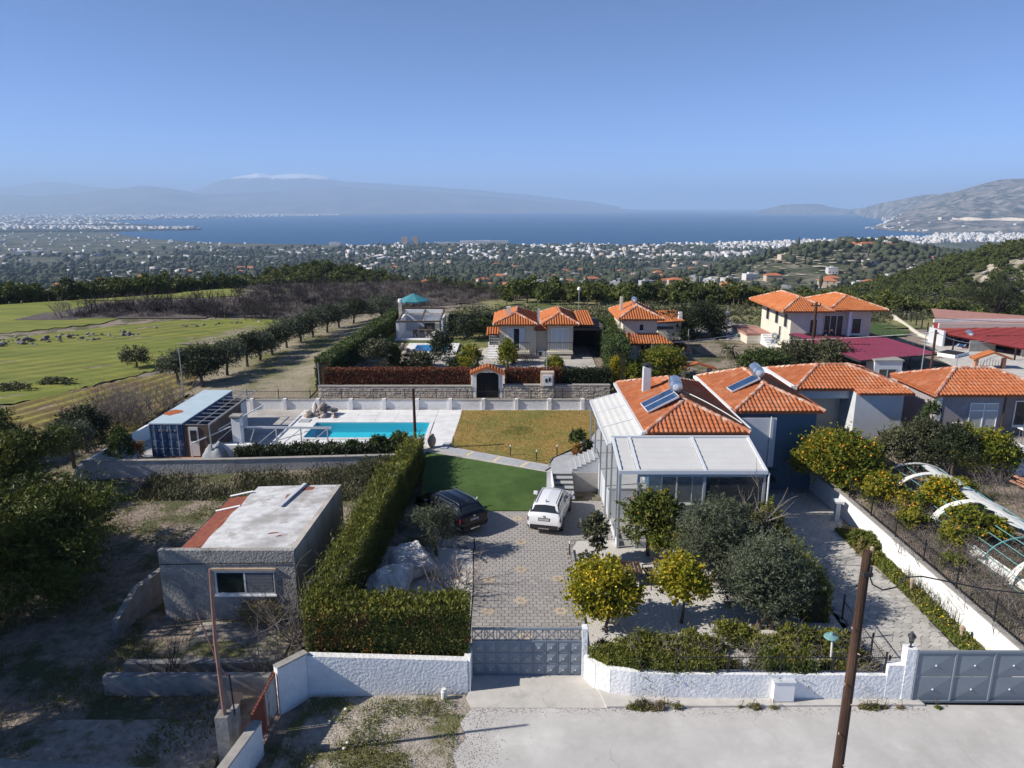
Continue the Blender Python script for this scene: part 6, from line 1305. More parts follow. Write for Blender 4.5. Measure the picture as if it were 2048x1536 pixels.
b = MB(T); b.box(-.85, .85, -1.5, 1.5, .55, .65); b.box(-.85, -.8, -1.5, 1.5, .651, 1.2); b.box(.8, .85, -1.5, 1.5, .651, 1.2); b.box(-.799, .799, -1.5, -1.45, .651, 1.2); b.build('body', m_white, tr_); b = MB(T); b.box(-.82, .82, -1.46, .6, 1.201, 1.25); b.build('cover', m_dark, tr_)
for s in (-1, 1): b = MB(T); b.tube([(.7 * s, 0, .33), (.9 * s, 0, .33)], .33, 14); b.build('wheel', m_rubber, tr_)
b = MB(T); b.beam((0, 1.5, .6), (0, 2.7, .5), .08); b.build('drawbar', m_cartrim, tr_)
pc = thing('covered_stack', 'white wrapped garden furniture stack before the red roofed shed', 'furniture', (53.2, 70.5, 1))
for x in (52.4, 53.9): b = MB(); b.tube([(x, 70.2, 1.0), (x + .05, 70.2, 1.8), (x + .35, 70.2, 2.2), (x + .65, 70.2, 1.8), (x + .7, 70.2, 1.0)], .2, 7); b.build('wrapped_roll', m_plastic, pc)

# ================================================================ poles, wires, street lamps
def pole(label, x, y, z0, z1, r0, r1, mat=None, lean=(0, 0), name='utility_pole', cross=False, cat='pole', grp=None):
    t = thing(name, label, cat, (x, y, z0), grp); b = MB(); b.tube([(x, y, z0 - .2), (x + lean[0] * .5 + .02, y, (z0 + z1) / 2), (x + lean[0], y + lean[1], z1)], [r0, (r0 + r1) / 2, r1], 12); b.build('shaft', mat or m_pole, t)
    if cross: b = MB(); b.beam((x + lean[0] - .5, y, z1 - .35), (x + lean[0] + .5, y, z1 - .3), .08); b.tube([(x + lean[0] - .4, y, z1 - .3), (x + lean[0] - .4, y, z1 - .1)], .05, 6); b.tube([(x + lean[0] + .4, y, z1 - .27), (x + lean[0] + .4, y, z1 - .08)], .05, 6); b.build('crossarm', m_cartrim, t)
    return t
np_ = pole('tall brown wooden pole in front of the right wall', 6.95, 13.1, -.1, 9.85, .135, .085, lean=(.12, 0))
b = MB()
for z in (4.9, 5.7, 6.4, 6.9, 7.6, 8.2): b.tube([(7.0 + .09 * math.cos(z * 5), 13.1 - .08, z), (7.0 + .12 * math.cos(z * 5), 13.1 - .14, z)], .014, 5)
b.build('bolts', m_clay, np_)
b = MB(); b.box(6.98, 7.16, 12.95, 13.05, 9.36, 9.44); b.tube([(7.13, 13.0, 9.44), (7.13, 13.0, 9.56)], .03, 8); b.build('bracket', m_cartrim, np_)
b = MB(); b.tube([(7.12, 13.05, 9.4), (7.22, 13.05, 9.15), (7.45, 13.05, 9.02), (7.7, 13.05, 9.08), (7.85, 13.05, 9.3), (8.2, 13.06, 9.32), (9.5, 13.1, 9.02), (11.5, 13.2, 8.72), (20, 13.6, 8.2), (60, 15, 9)], .016, 5); tag(b.build('overhead_cable', m_iron), 'black cable looping from the tall wooden pole', 'cable')
pipe = thing('pipe_mast', 'rusty pink pipe mast on a broken concrete post beside the gate', 'mast', (-8.6, 18.6, 0)); b = MB(); b.tube([(-8.62, 18.6, 1.6), (-8.66, 18.6, 4.2), (-8.58, 18.6, 6.5)], [.07, .06, .045], 8); b.build('shaft', m_pipe, pipe); b = MB(); b.beam((-9.1, 18.6, 5.1), (-8.68, 18.6, 3.6), .035); b.beam((-8.6, 18.6, 3.3), (-8.4, 18.6, 3.0), .04); b.build('stay', m_pipe, pipe); b = MB(); b.box(-8.86, -8.48, 18.42, 18.8, -.1, 1.72); b.box(-8.5, -8.3, 18.7, 18.95, -.1, 1.8); b.build('concrete_post', m_concdark, pipe); b = MB(); b.tube([(-8.36, 18.7, 1.6), (-8.4, 18.7, 3.0)], .025, 5); b.build('rod', m_iron, pipe)
pole('dark wooden pole at the near edge of the white pool deck', -6.4, 45.2, .9, 5.05, .11, .085)
pole('tall dark utility pole before the cream house', 29.2, 68.9, .9, 7.6, .16, .12, cross=True); pole('dark utility pole at the right end of the carport', 38.6, 64.8, .9, 5.6, .13, .1); pole('dark wooden pole before the porch house', 11.15, 67.9, .9, 4.8, .12, .1)
for i, (x, y, z1, w) in enumerate(((18.0, 72.5, 4.4, 'beside the pink shrine'), (12.8, 64.8, 4.2, 'behind the chimney of the awning house'), (20.65, 72.5, 3.4, 'beside the small palm'), (2.9, 58.9, 4.7, 'rising from the stone pylon'), (-27.9, 59.2, 5.0, 'left of the container'), (-16.1, 58.4, 3.9, 'at the corner of the red hedge'), (37.4, 64.2, 5.7, 'at the front edge of the carport'), (42.0, 66.5, 2.9, 'beside the brick portal'), (10.6, 67.0, 3.6, 'next to the dark wooden pole'), (-19.0, 43.2, 3.2, 'before the lean-to'))):
    pole('thin grey steel pole ' + w, x, y, .8, z1, .05, .04, m_steel, name='steel_pole')
lp = pole('grey street lamp post on the lane beside the bushy tree', 24.7, 82, .9, 5.4, .07, .05, m_steel, name='street_lamp', cat='street lamp'); part(lp, 'lamp_box', m_palewall, (24.4, 24.9, 81.9, 82.1, 3.4, 4.8))
lp = pole('distant street lamp post before the pine wood', 9.3, 100, 1.5, 5.2, .06, .05, m_steel, name='street_lamp', cat='street lamp'); b = MB(); b.lathe([(.1, 0), (.28, .1), (.2, .4), (.05, .5)], (9.3, 100, 5.2), 8); b.build('lamp_head', m_white, lp)
def wire(label, a, e, sag, r=.018, mat=None):
    a, e = Vector(a), Vector(e); b = MB(); b.tube([a.lerp(e, i / 10) - Vector((0, 0, sag * 4 * (i / 10) * (1 - i / 10))) for i in range(11)], r, 4); tag(b.build('wire', mat or m_iron), label, 'wire')
wire('black wire from the tall utility pole to the right edge', (28.7, 68.9, 7.3), (75, 66, 6.5), 1.2); wire('pale wire crossing above the carport roof', (21.0, 72, 3.4), (38.6, 64.8, 5.4), .3, .02, m_alu); wire('pale wire hanging right of the carport pole', (38.6, 64.8, 5.4), (48.5, 72, 3.2), .5, .02, m_alu)
wire('pale wire sagging from the porch house pole', (11.1, 67.9, 4.7), (20.6, 72.5, 3.3), .55, .018, m_alu); wire('pale wire from porch roof to the palm pole', (15.7, 68.9, 3.7), (23.5, 74, 3.6), .1, .015, m_alu)
wire('white hose over the roof of the awning house', (9.5, 40.3, 6.3), (12.4, 37.2, 5.15), -.12, .03, m_plastic)

# ================================================================ small garden things
def bollard(label, x, y, z, grp):
    t = thing('garden_lamp', label, 'garden lamp', (x, y, z), grp); b = MB(); b.tube([(x, y, z), (x, y, z + .6)], .035, 6); b.build('stem', m_cartrim, t); b = MB(); b.lathe([(.04, 0), (.045, .03), (.045, .10), (.02, .13)], (x, y, z + .6), 8); b.build('lamp_head', m_plastic, t)
for lab, x, y, z in (('black garden lamp at the edge of the turf beside the black SUV', -1.95, 37.6, 0), ('black garden lamp at the left driveway edge by the round olive', -1.85, 32.6, 0), ('black garden lamp at the right driveway edge by the loquat', 2.8, 32.1, 0), ('garden lamp at the left tip of the dry lawn', -3.95, 45.9, .9), ('garden lamp on the middle of the dry lawn edge', -.1, 44.0, .9), ('garden lamp near the top of the steps', 1.55, 43.0, .9), ('garden lamp right of the top of the steps on the lawn curve', 2.9, 44.0, .9)): bollard(lab, x, y, z, None)
for lab, x, y in (('cream bollard lamp in the planted strip nearest the white wall flowers', 17.25, 31.6), ('cream bollard lamp halfway down the planted strip', 17.55, 28.6), ('cream bollard lamp in the planted strip nearest the wide gate', 17.5, 24.9)):
    t = thing('bollard_lamp', lab, 'garden lamp', (x, y, .03)); b = MB(); b.lathe([(.05, 0), (.05, .45), (.09, .47), (.09, .62), (.03, .68)], (x, y, .03), 8); b.build('body', m_clay, t)
gl = thing('gate_lantern', 'black lantern on the white pier of the wide gate', 'lantern', (13.47, 21.5, 2.05)); b = MB(); b.lathe([(.07, 0), (.03, .05), (.03, .15), (.08, .18)], (13.47, 21.5, 2.05), 8); b.build('stem', m_iron, gl); b = MB(); b.lathe([(.07, 0), (.12, .2), (.13, .22)], (13.47, 21.5, 2.235), 6); b.build('glass', m_tint, gl); b = MB(); b.lathe([(.15, 0), (.08, .08), (.02, .16)], (13.47, 21.5, 2.456), 6); b.build('cap', m_iron, gl)
tl = thing('garden_lamp_post', 'garden lamp post with flat teal shade left of the wooden pole', 'garden lamp', (11.55, 22.9, 0)); b = MB(); b.tube([(11.55, 22.9, 0), (11.5, 22.9, 1.5)], .04, 7); b.build('stem', m_plastic, tl); b = MB(); b.lathe([(.26, 0), (.24, .05), (.08, .11), (.05, .2)], (11.45, 22.9, 1.5), 14); b.build('lamp_shade', m_teallamp, tl)
mb_ = thing('meter_box', 'white meter box standing before the right front wall', 'box', (9.2, 21.2, 0)); part(mb_, 'body', m_white, (8.88, 9.58, 21.2, 21.42, .14, .86)); part(mb_, 'lid', m_palewall, (8.85, 9.61, 21.17, 21.43, .861, .90))
for lab, x, y in (('white standpipe stub at the foot of the left front wall', -2.35, 21.55),): t = thing('standpipe', lab, 'pipe', (x, y, 0)); b = MB(); b.lathe([(.1, 0), (.1, .3), (.08, .31), (.08, .38)], (x, y, 0), 12); b.build('body', m_plastic, t)
ur = thing('clay_urn', 'big clay urn on the deck corner beside the path', 'urn', (-5.35, 45.6, .9)); b = MB(); b.lathe([(.14, 0), (.26, .24), (.31, .5), (.25, .7), (.16, .82), (.2, .88)], (-5.35, 45.6, .92), 14); b.build('body', m_clay, ur, smooth=True); part(ur, 'plinth', m_stone, (-5.6, -5.1, 45.35, 45.85, .88, .92))
sd_ = tag(MB().prism([(-4.75, 45.2), (-4.3, 45.2), (-4.15, 46.4), (-4.6, 46.4)], .9, .99).build('stone_bench', m_path), 'flat grey stone slab beside the clay urn', 'slab')
tag(MB().box(-15.9, -15.1, 51.3, 52.1, .906, .95).build('hatch', m_path), 'grey square hatch in the deck left of the pool', 'hatch')
bb = thing('brick_barbecue', 'white barbecue with tall chimney at the terrace edge', 'barbecue', (-19.2, 44.2, .9)); part(bb, 'chimney', m_rampwall, (-18.0, -17.45, 44.2, 44.75, .9, 3.3)); part(bb, 'chimney_cap', m_conc, (-18.08, -17.37, 44.12, 44.83, 3.4, 3.5), (-17.98, -17.9, 44.22, 44.73, 3.301, 3.399), (-17.55, -17.47, 44.22, 44.73, 3.301, 3.399)); part(bb, 'counter', m_rampwall, (-19.2, -16.6, 43.7, 44.19, .9, 1.7))
tp = thing('covered_boat', 'grey striped tarpaulin bundle beside the barbecue chimney', 'tarpaulin', (-18.9, 43.6, .9)); g_ = np.random.default_rng(5); n = 14; X, Y = np.meshgrid(np.linspace(-1, 1, n), np.linspace(-1, 1, n)); Zz = np.clip(1 - X ** 2, 0, 1) ** .5 * np.clip(1 - Y ** 2, 0, 1) ** .4 * .95 * (1 + .35 * vnoise(X, Y, 2.2, 3, 4)) + .05 * np.sin(Y * 14); V = np.column_stack([(-18.9 + X * .75).ravel(), (43.6 + Y * .7).ravel(), (.88 + Zz).ravel()]); i = (np.arange(n - 1)[:, None] * n + np.arange(n - 1)[None]).ravel(); np_mesh('cover', V, np.column_stack([i, i + 1, i + n + 1, i + n]), m_tarp, tp, True)
pf = thing('steel_pergola', 'bare white steel pergola frame by the pool', 'pergola', (-16, 46, .9)); 
def fb_(*a, w=.07, nm='beam'): b = MB(); b.beam(*a, w); b.build(nm, m_alu, pf)
fb_((-17.4, 44.3, 2.75), (-11.6, 44.3, 2.7)); fb_((-17.4, 44.45, 2.62), (-11.7, 44.45, 2.57), w=.05); fb_((-17.4, 48.6, 3.0), (-20.3, 43.4, 1.9)); 
for x in (-15.2, -13.6, -11.9): fb_((x, 44.3, .9), (x, 44.3, 2.68), nm='post'); fb_((x, 44.3, 2.6), (x - 1.7, 44.32, 1.2), w=.05)
fb_((-16.6, 44.3, 2.6), (-17.2, 44.3, .95), w=.05); fb_((-17.1, 44.3, .97), (-15.6, 44.3, 1.15), w=.06); fb_((-15.6, 44.3, 1.15), (-14.6, 44.3, 2.65), w=.06)
fb_((-20.3, 43.3, .9), (-20.3, 43.3, 1.9), nm='post'); fb_((-20.3, 43.4, 1.9), (-18.1, 44.3, 2.75)); fb_((-18.9, 44.0, 1.9), (-17.9, 44.3, 2.72), w=.04)
# picnic furniture under the citrus trees
tb2 = thing('garden_table', 'rusty slatted garden table under the citrus trees', 'table', (5.3, 29.5, 0))
for k in range(7): part(tb2, 'slat', m_pole, (4.78 + k * .15, 4.9 + k * .15, 29.0, 30.1, .70, .74))
for x in (4.85, 5.7):
    for y in (29.1, 30.0): part(tb2, 'leg', m_iron, (x - .02, x + .02, y - .02, y + .02, 0, .699))
def bench(label, loc, rz):
    t = thing('garden_bench', label, 'bench', loc); T = Matrix.Translation(loc) @ Matrix.Rotation(rz, 4, 'Z')
    for k in range(4): b = MB(T); b.box(-.65, .65, -.25 + k * .13, -.15 + k * .13, .42, .45); b.build('seat_slat', m_pole, t)
    for k in range(3): b = MB(T); b.box(-.65, .65, .29 + k * .02, .32 + k * .02, .55 + k * .14, .66 + k * .14); b.build('back_slat', m_pole, t)
    for x in (-.6, .6): b = MB(T); b.beam((x, -.25, 0), (x, -.25, .62), .035); b.beam((x, .3, 0), (x, .36, .95), .035); b.beam((x, -.25, .62), (x, .33, .62), .035); b.beam((x, -.25, .40), (x, .3, .40), .03); b.build('side_frame', m_iron, t)
bench('iron framed bench facing the rusty garden table', (6.3, 29.4, 0), R(-80)); bench('second wooden bench further right of the garden table', (7.05, 29.5, 0), R(-95))
ms = thing('pedestal', 'white pedestal with flower pot at the shaded corner of the side driveway', 'pedestal', (17.5, 36.0, 0)); part(ms, 'column', m_palewall, (17.38, 17.62, 35.88, 36.12, 0, 1.1)); part(ms, 'top', m_white, (17.25, 17.75, 35.75, 36.25, 1.101, 1.2))
pt_ = thing('flower_pot', 'terracotta flower pot near the pedestal', 'pot', (17.7, 34.3, 0)); b = MB(); b.lathe([(.13, 0), (.2, .28), (.22, .3)], (17.7, 34.3, .03), 12); b.build('body', m_terra, pt_)
# white arches of the collapsed polytunnel
pt2 = thing('polytunnel_frame', 'collapsed polytunnel with white plastic arches and teal pipes', 'greenhouse', (23, 33, 1))
def archp(y, x0=20.9, x1=25.2, z0=.75, zt=2.35, n=18): return [(x0 + (x1 - x0) * (1 - math.cos(a)) / 2, y + .15 * math.sin(2 * a), z0 + (zt - z0) * math.sin(a)) for a in np.linspace(0, PI, n)]
for y, w in ((38.6, .12), (37.0, .30), (35.2, .06), (33.2, .40), (31.2, .05), (29.2, .06), (27.4, .30), (25.5, .06), (23.5, .3)):
    A_ = archp(y); b = MB()
    for i in range(len(A_) - 1): b.beam(A_[i], A_[i + 1], w if i < 14 else w * .6, .05)
    b.build('arch', m_plastic if w > .1 else m_greenpipe, pt2)
for f in (.06, .14, .22, .30, .38, .5, .65, .8):
    a = f * PI; b = MB(); pts = [archp(y, n=51)[int(f * 50)] for y in (38.2, 34, 30, 26, 22.5)]; b.tube(pts, .025, 5); b.build('pipe', m_greenpipe, pt2)
g_ = np.random.default_rng(8)
for y0_, y1_ in ((38.2, 34.5), (34.5, 30), (30, 24)):
    b = MB(); n = 12; vs = []; fs = []
    for i in range(n + 1):
        y = y0_ + (y1_ - y0_) * i / n; A_ = archp(y, n=51); e = .5 + g_.uniform(-.1, .1); w_ = 1 + g_.integers(0, 3); p = A_[int(24 + g_.integers(-1, 2))]; q = A_[int(25 + 3 + w_)]
        vs += [(p[0], p[1], p[2] + .03), ((p[0] + q[0]) / 2, p[1], (p[2] + q[2]) / 2 + .07), (q[0], q[1], q[2] + .02)]
    for i in range(n):
        for j in range(2): a = i * 3 + j; fs.append((a, a + 1, a + 4, a + 3))
    b.add(vs, fs); b.build('torn_sheet', m_plastic, pt2)
b = MB(); b.add([(20.7, 31.0, 1.2), (21.05, 31.1, 1.5), (21.4, 28.4, 1.35), (21.0, 28.2, 1.1), (21.5, 27.0, 1.3), (21.2, 26.8, 1.05)], [(0, 1, 2, 3), (3, 2, 4, 5)]); b.build('torn_sheet', m_plastic, pt2)
tarp = thing('sheet_heap', 'heap of orange and blue sheets at the right edge below the steps', 'heap', (29.5, 37.5, 1)); g_ = np.random.default_rng(3)
for i in range(9): x = 28.6 + i * .22; b = MB(); b.beam((x, 38.8, 1.2 + g_.uniform(0, .4)), (x + .6, 36.2, 1.1 + g_.uniform(0, .3)), .2, .06); b.build('sheet', m_terra if i < 6 else m_bluebox, tarp)
# litter on the verge
for i, (x, y) in enumerate(((-5.2, 19.35), (-4.6, 19.5), (-5.25, 19.1), (-6.0, 20.3), (-5.6, 20.9))): b = MB(); b.lathe([(.02, 0), (.06, .01), (.05, .03), (.01, .045)], (x, y, .07), 6); tag(b.build('litter', m_plastic), 'scrap of white litter on the weedy verge', 'litter', 'white litter on the verge')
cbd = thing('cardboard_box', 'flattened cardboard box in the shade behind the rusty gate', 'box', (-9.4, 20.9, 0)); b = MB(); b.add([(-9.9, 20.6, .05), (-9.2, 20.5, .05), (-9.1, 21.2, .5), (-9.8, 21.3, .5), (-9.55, 20.95, .75)], [(0, 1, 4), (1, 2, 4), (2, 3, 4), (3, 0, 4)]); b.build('body', m_clay, cbd)

# ================================================================ rocks
def rock_mesh(c, r, g, mat, name, parent=None, flat=.8, sub=2):
    import bmesh
    bm = bmesh.new(); bmesh.ops.create_icosphere(bm, subdivisions=sub, radius=1.0); off = g.uniform(0, 50)
    planes = [(Vector(unit(1, g)[0]), g.uniform(.55, .85)) for _ in range(9)]
    for v in bm.verts:
        p = v.co.copy()
        for n, d in planes:
            e = p.dot(n) - d
            if e > 0: p -= n * e
        p *= 1 + .10 * mnoise.noise(p * 2.3 + Vector((off, 0, 0))) + (.06 * mnoise.noise(p * 6 + Vector((off, 3, 0))) + .035 * mnoise.noise(p * 15 + Vector((off, 3, 0))) if sub > 2 else 0); v.co = Vector((p.x * r[0], p.y * r[1], p.z * r[2]))
    me = bpy.data.meshes.new(name); bm.to_mesh(me); bm.free(); me.materials.append(mat)
    o = link(name, me, parent); o.location = Vector(c) - (wloc(parent) if parent is not None else Vector((0, 0, 0))); o.rotation_euler = (g.uniform(-.2, .2), g.uniform(-.2, .2), g.uniform(0, 6)); return o
g_ = np.random.default_rng(21)
o = rock_mesh((-5.2, 28.0, .55), (1.0, 1.45, 1.1), g_, m_rockwhite, 'boulder', sub=4); tag(o, 'big white boulder nearest the front hedge', 'boulder'); o.rotation_euler = (.2, .1, -.45)
o = rock_mesh((-4.55, 30.2, .5), (1.15, 1.2, 1.0), g_, m_rockwhite, 'boulder', sub=4); tag(o, 'big white boulder behind the first one beside the round olive', 'boulder'); o.rotation_euler = (.1, .1, .7)
rp_ = thing('rock_pile', 'pile of pinkish rocks on the pool deck corner', 'rock pile', (-14.4, 53.4, .9))
for i in range(46):
    a = g_.uniform(0, 6.28); d = g_.uniform(0, 1.25); rr = g_.uniform(.14, .34); rock_mesh((-14.5 + d * math.cos(a) * 1.25, 53.2 + d * math.sin(a) * .7, .95 + max(0, .95 - d * .75) * g_.uniform(.3, 1)), (rr, rr * .9, rr * .75), g_, m_rock, 'rock', rp_, sub=1)
rock_mesh((-15.2, 53.3, 1.3), (.4, .3, .7), g_, m_rockwhite, 'rock', rp_, sub=2)
rp2 = thing('rock_pile', 'small cascade of rocks beside the bright blue villa pool', 'rock pile', (-11, 72.3, 1.8))
for i in range(30): a = g_.uniform(0, 6.28); d = g_.uniform(0, 1.0); rr = g_.uniform(.16, .34); rock_mesh((-11.1 + d * math.cos(a), 72.2 + d * math.sin(a) * .5, 1.8 + max(0, 1.2 - d * 1.0) * g_.uniform(.2, 1)), (rr, rr, rr * .8), g_, m_rock, 'rock', rp2, sub=1)
m_rockdark = M('grey_rubble', (.22, .195, .175), (.12, .105, .095), 2.0, .95, c3=(.30, .28, .26), s3=.7, rand=.35, bump=.8, bscale=6, bdist=.08)
rb = thing('rubble_bank', 'long bank of grey rubble between the two green fields', 'rubble bank', (-56, 88, .5))
for i in range(95):
    f = g_.uniform(0, 1); x = -66 + 17 * f + g_.normal() * 1.2; y = 82 + 9.5 * f + g_.normal() * 1.6; rr = g_.uniform(.18, .55) * (1.15 - .4 * f); rock_mesh((x, y, .45 + g_.uniform(0, .7) * (1 - .6 * f)), (rr, rr * .9, rr * .65), g_, m_rockdark, 'rock', rb, sub=1)
rb2 = thing('stone_row', 'thin row of stones along the upper field edge', 'stone row', (-40, 98, .5))
for i in range(34): f = g_.uniform(0, 1); rr = g_.uniform(.12, .28); rock_mesh((-49 + 18 * f + g_.normal() * .5, 95.5 + 8 * f + g_.normal() * .6, .65), (rr, rr, rr * .6), g_, m_rockdark, 'rock', rb2, sub=1)
# ================================================================ vegetation near the house
g = np.random.default_rng(100)
# clipped hedge behind the left front wall and the long cypress hedge running back
hd1 = hedge('clipped_hedge', 'thick clipped hedge on the white wall left of the gate', [(-7.1, 22.75), (-1.6, 22.95)], 1.25, 2.75, 80000, l_hedgefront, 0, .040, .019, 31, jit=.09)
P = hedge_points([(-7.1, 22.75), (-1.6, 22.95)], 1.25, 2.9, 9000, np.random.default_rng(5), 0, .1); P = P[P[:, 2] > 2.55] + np.array([0, .05, .05]); leaves('top_shoots', P, .09, .035, l_hedge, hd1, 6, up=.6, kind='stuff')
hp = [(-7.1, 23.6), (-6.95, 27.0), (-6.8, 32.0), (-6.55, 37.0)]; hp2 = [(-6.55, 37.0), (-6.35, 40.5), (-6.15, 43.6)]
hd2 = hedge('cypress_hedge', 'tall golden green cypress hedge between shed and driveway', hp, .85, 2.3, 110000, l_hedge, 0, .050, .020, 33, jit=.42, up=.5)
b = MB(); b.beam((-6.55, 37.0, .95), (-6.15, 43.6, .95), .65, 1.7); b.build('light_block', m_lightblock, hd2); P = hedge_points(hp2, .85, 1.95, 50000, np.random.default_rng(88), 0, .26); leaves('foliage', P, .052, .021, l_hedge, hd2, 89, up=.5, kind='stuff')  # the beam is an added solid core that blocks light, not real wood
P = hedge_points(hp + hp2[1:], .8, 2.42, 36000, np.random.default_rng(8), 0, .35); P = P[P[:, 2] > 1.95] - np.array([[0, 0, .4]]) * ss(36.5, 38, P[P[:, 2] > 1.95][:, 1])[:, None] + g.normal(size=(1, 3)) * .02; leaves('top_shoots', P + np.abs(np.random.default_rng(3).normal(size=P.shape)) * np.array([.02, .02, .16]), 0.09, .03, l_hedge, hd2, 16, up=.8, kind='stuff')
P = hedge_points(hp, .7, 2.5, 9000, np.random.default_rng(18), 0, .5); P = P[(P[:, 2] > 1.7) & (vnoise(P[:, 0], P[:, 1], 1.1, 2, 9) > .12)]; leaves('dry_shoots', P, .13, .006, m_greytwig, hd2, 19, up=.3, kind='stuff')
P = hedge_points([(-7.1, 22.75), (-1.6, 22.95)], 1.3, 2.78, 12000, np.random.default_rng(28), 0, .1); P = P[vnoise(P[:, 0] * 1.0, P[:, 2] * 1.4, 1.3, 2, 12) > .25]; leaves('dry_shoots', P, .05, .02, l_autumn, hd1, 29, kind='stuff')
hedge('boxwood_hedge', 'clipped hedge rounding the corner right of the gate', [(3.05, 22.75), (3.5, 22.3), (4.4, 22.05)], .7, 1.3, 16000, l_hedge, 0, .042, .02, 35, jit=.12)
hedge('boxwood_hedge', 'low untidy hedge behind the right white wall next to the gate corner', [(4.4, 22.05), (6.9, 22.0)], .7, 1.1, 16000, l_hedge, 0, .055, .022, 36, jit=.36, up=.5)
hedge('boxwood_hedge', 'low ragged hedge piece behind the meter box', [(8.8, 22.0), (10.4, 21.98)], .7, 1.2, 10000, l_citrusdk, 0, .06, .026, 37, jit=.35, up=.4)
hedge('juniper_hedge', 'yellowish hedge along the left side of the flagstone driveway', [(12.5, 34.2), (12.5, 31.5), (12.5, 29), (12.4, 26.2)], .8, 1.45, 24000, l_hedge, 0, .08, .034, 38, jit=.4, up=.5)
JUN = [(4.3, 23.7, .8, 'nearest the round lemon tree'), (5.2, 24.0, .8, 'between round lemon tree and gate corner hedge'), (6.2, 23.8, .8, 'left of the small lemon trunk'), (7.3, 24.3, .6, 'right of the small lemon trunk'), (8.6, 24.6, .85, 'left of the olive trunks'), (9.6, 24.1, .75, 'in front of the olive trunks'), (10.9, 24.3, .9, 'right of the olive trunks'), (12.1, 24.3, .8, 'behind the teal lamp'), (7.6, 22.9, .6, 'low beside the ragged hedge piece'), (11.6, 22.6, .6, 'beside the teal lamp stem'), (5.8, 22.9, .7, 'behind the ragged corner hedge'), (12.6, 23.3, .55, 'at the corner by the black wire fence'), (9.2, 23.0, .55, 'behind the meter box')]
for i, (x, y, s_, w) in enumerate(JUN):
    gg = np.random.default_rng(60 + i); tree('juniper_bush', 'feathery juniper bush in the front gravel ' + w, 'bush', (x, y, 0), [(0, 0, .5 * s_, .85 * s_, .6 * s_, .5 * s_), (.6 * s_, gg.uniform(-.3, .3), .4 * s_, .6 * s_, .5 * s_, .4 * s_), (-.5 * s_, gg.uniform(-.3, .3), .65 * s_, .5 * s_, .45 * s_, .45 * s_)], l_hedge, 3600, .085, .024, .03, 'juniper bushes behind the front wall', 60 + i, clump=.24, nclump=16)
def twigs(name, label, c, h, spread, n, mat, group=None, r=.02, sub=3, levels=2, seed=1, cat='bare bush', lean=(0, 0)):
    gg = np.random.default_rng(seed); b = MB(); twig_mesh(b, c, h, spread, n, gg, r, sub, levels, lean); o = b.build(name, mat); return tag(o, label, cat, group)
for i, x in enumerate((4.6, 5.9, 7.2, 8.1, 9.2, 10.6, 11.6, 12.3)): twigs('bare_shrub', 'tangle of bare grey twigs, ' + ['first', 'second', 'third', 'fourth', 'fifth', 'sixth', 'seventh', 'last'][i] + ' along the right front wall from the gate', (x, 22.5 + .3 * (i % 3), 0), 1.5, .6, 8, m_greytwig, 'bare twigs behind the right front wall', .018, 3, 2, 200 + i)
# citrus and olives in the gravel garden
tree('lemon_tree', 'round lemon tree full of fruit beside the gate pier', 'lemon tree', (3.75, 25.6, 0), [(-.15, .5, 1.55, 1.3, 1.1, 1.1), (.7, .4, 1.3, .75, .7, .75), (-.6, .3, .95, .75, .6, .6), (.2, .2, .8, .8, .6, .5)], l_lemon, 9500, .085, .042, .07, 'citrus trees in the gravel garden', 41, m_lemon, 200, .05, .17)
tree('lemon_tree', 'smaller yellow lemon tree in the middle of the white gravel', 'lemon tree', (6.9, 26.2, 0), [(0, .3, 1.85, 1.0, .95, .85), (.45, .1, 1.35, .7, .6, .55), (-.5, .2, 1.3, .55, .5, .5)], l_lemon, 6000, .085, .042, .06, 'citrus trees in the gravel garden', 42, m_lemon, 90, .05, .17)
tree('orange_tree', 'golden leaved low citrus behind the garden bench', 'citrus tree', (7.5, 31.2, 0), [(0, 0, 1.2, 1.0, .9, .85)], l_citrus, 4200, .085, .04, .06, 'citrus trees in the gravel garden', 43, m_orange, 30, .045)
tree('orange_tree', 'big dark green orange tree right before the awning patio', 'citrus tree', (6.6, 32.0, 0), [(.0, -.1, 1.9, 1.45, 1.2, 1.3), (.8, .0, 1.5, .9, .9, .9)], l_citrusdk, 9000, .09, .042, .08, 'citrus trees in the gravel garden', 44, m_orange, 40, .045)
tree('loquat_tree', 'thin loquat tree with pale leaves right of the white car', 'tree', (4.05, 31.3, 0), [(-.1, .2, 1.7, .6, .55, .62), (.05, .1, .95, .35, .35, .35)], l_brush, 1500, .12, .045, .05, None, 45)
for i, (x, y, lab) in enumerate(((3.5, 30.4, 'by the left driveway edge'), (4.6, 29.8, 'left of the rusty table'), (4.2, 28.4, 'behind the round lemon tree'))): tree('autumn_shrub', 'low shrub with rust coloured leaves ' + lab, 'shrub', (x, y, 0), [(0, 0, .5, .5, .45, .45)], l_autumn if i != 0 else l_brush, 600, .08, .035, .025, 'rusty shrubs in the gravel garden', 46 + i)
tree('olive_tree', 'large olive tree with grey green crown behind the benches', 'olive tree', (9.3, 29.4, 0), [(-.3, .3, 2.0, 1.65, 1.5, 1.5), (.6, 1.2, 2.15, 1.3, 1.2, 1.25), (-.9, -.6, 1.35, 1.15, 1.0, 1.1), (.6, -.9, 1.2, 1.1, 1.0, 1.0)], l_olive, 40000, .070, .019, .13, 'olive trees in the gravel garden', 50, clump=.15, nclump=60, stems=((.1, 0), (-.3, .2)))
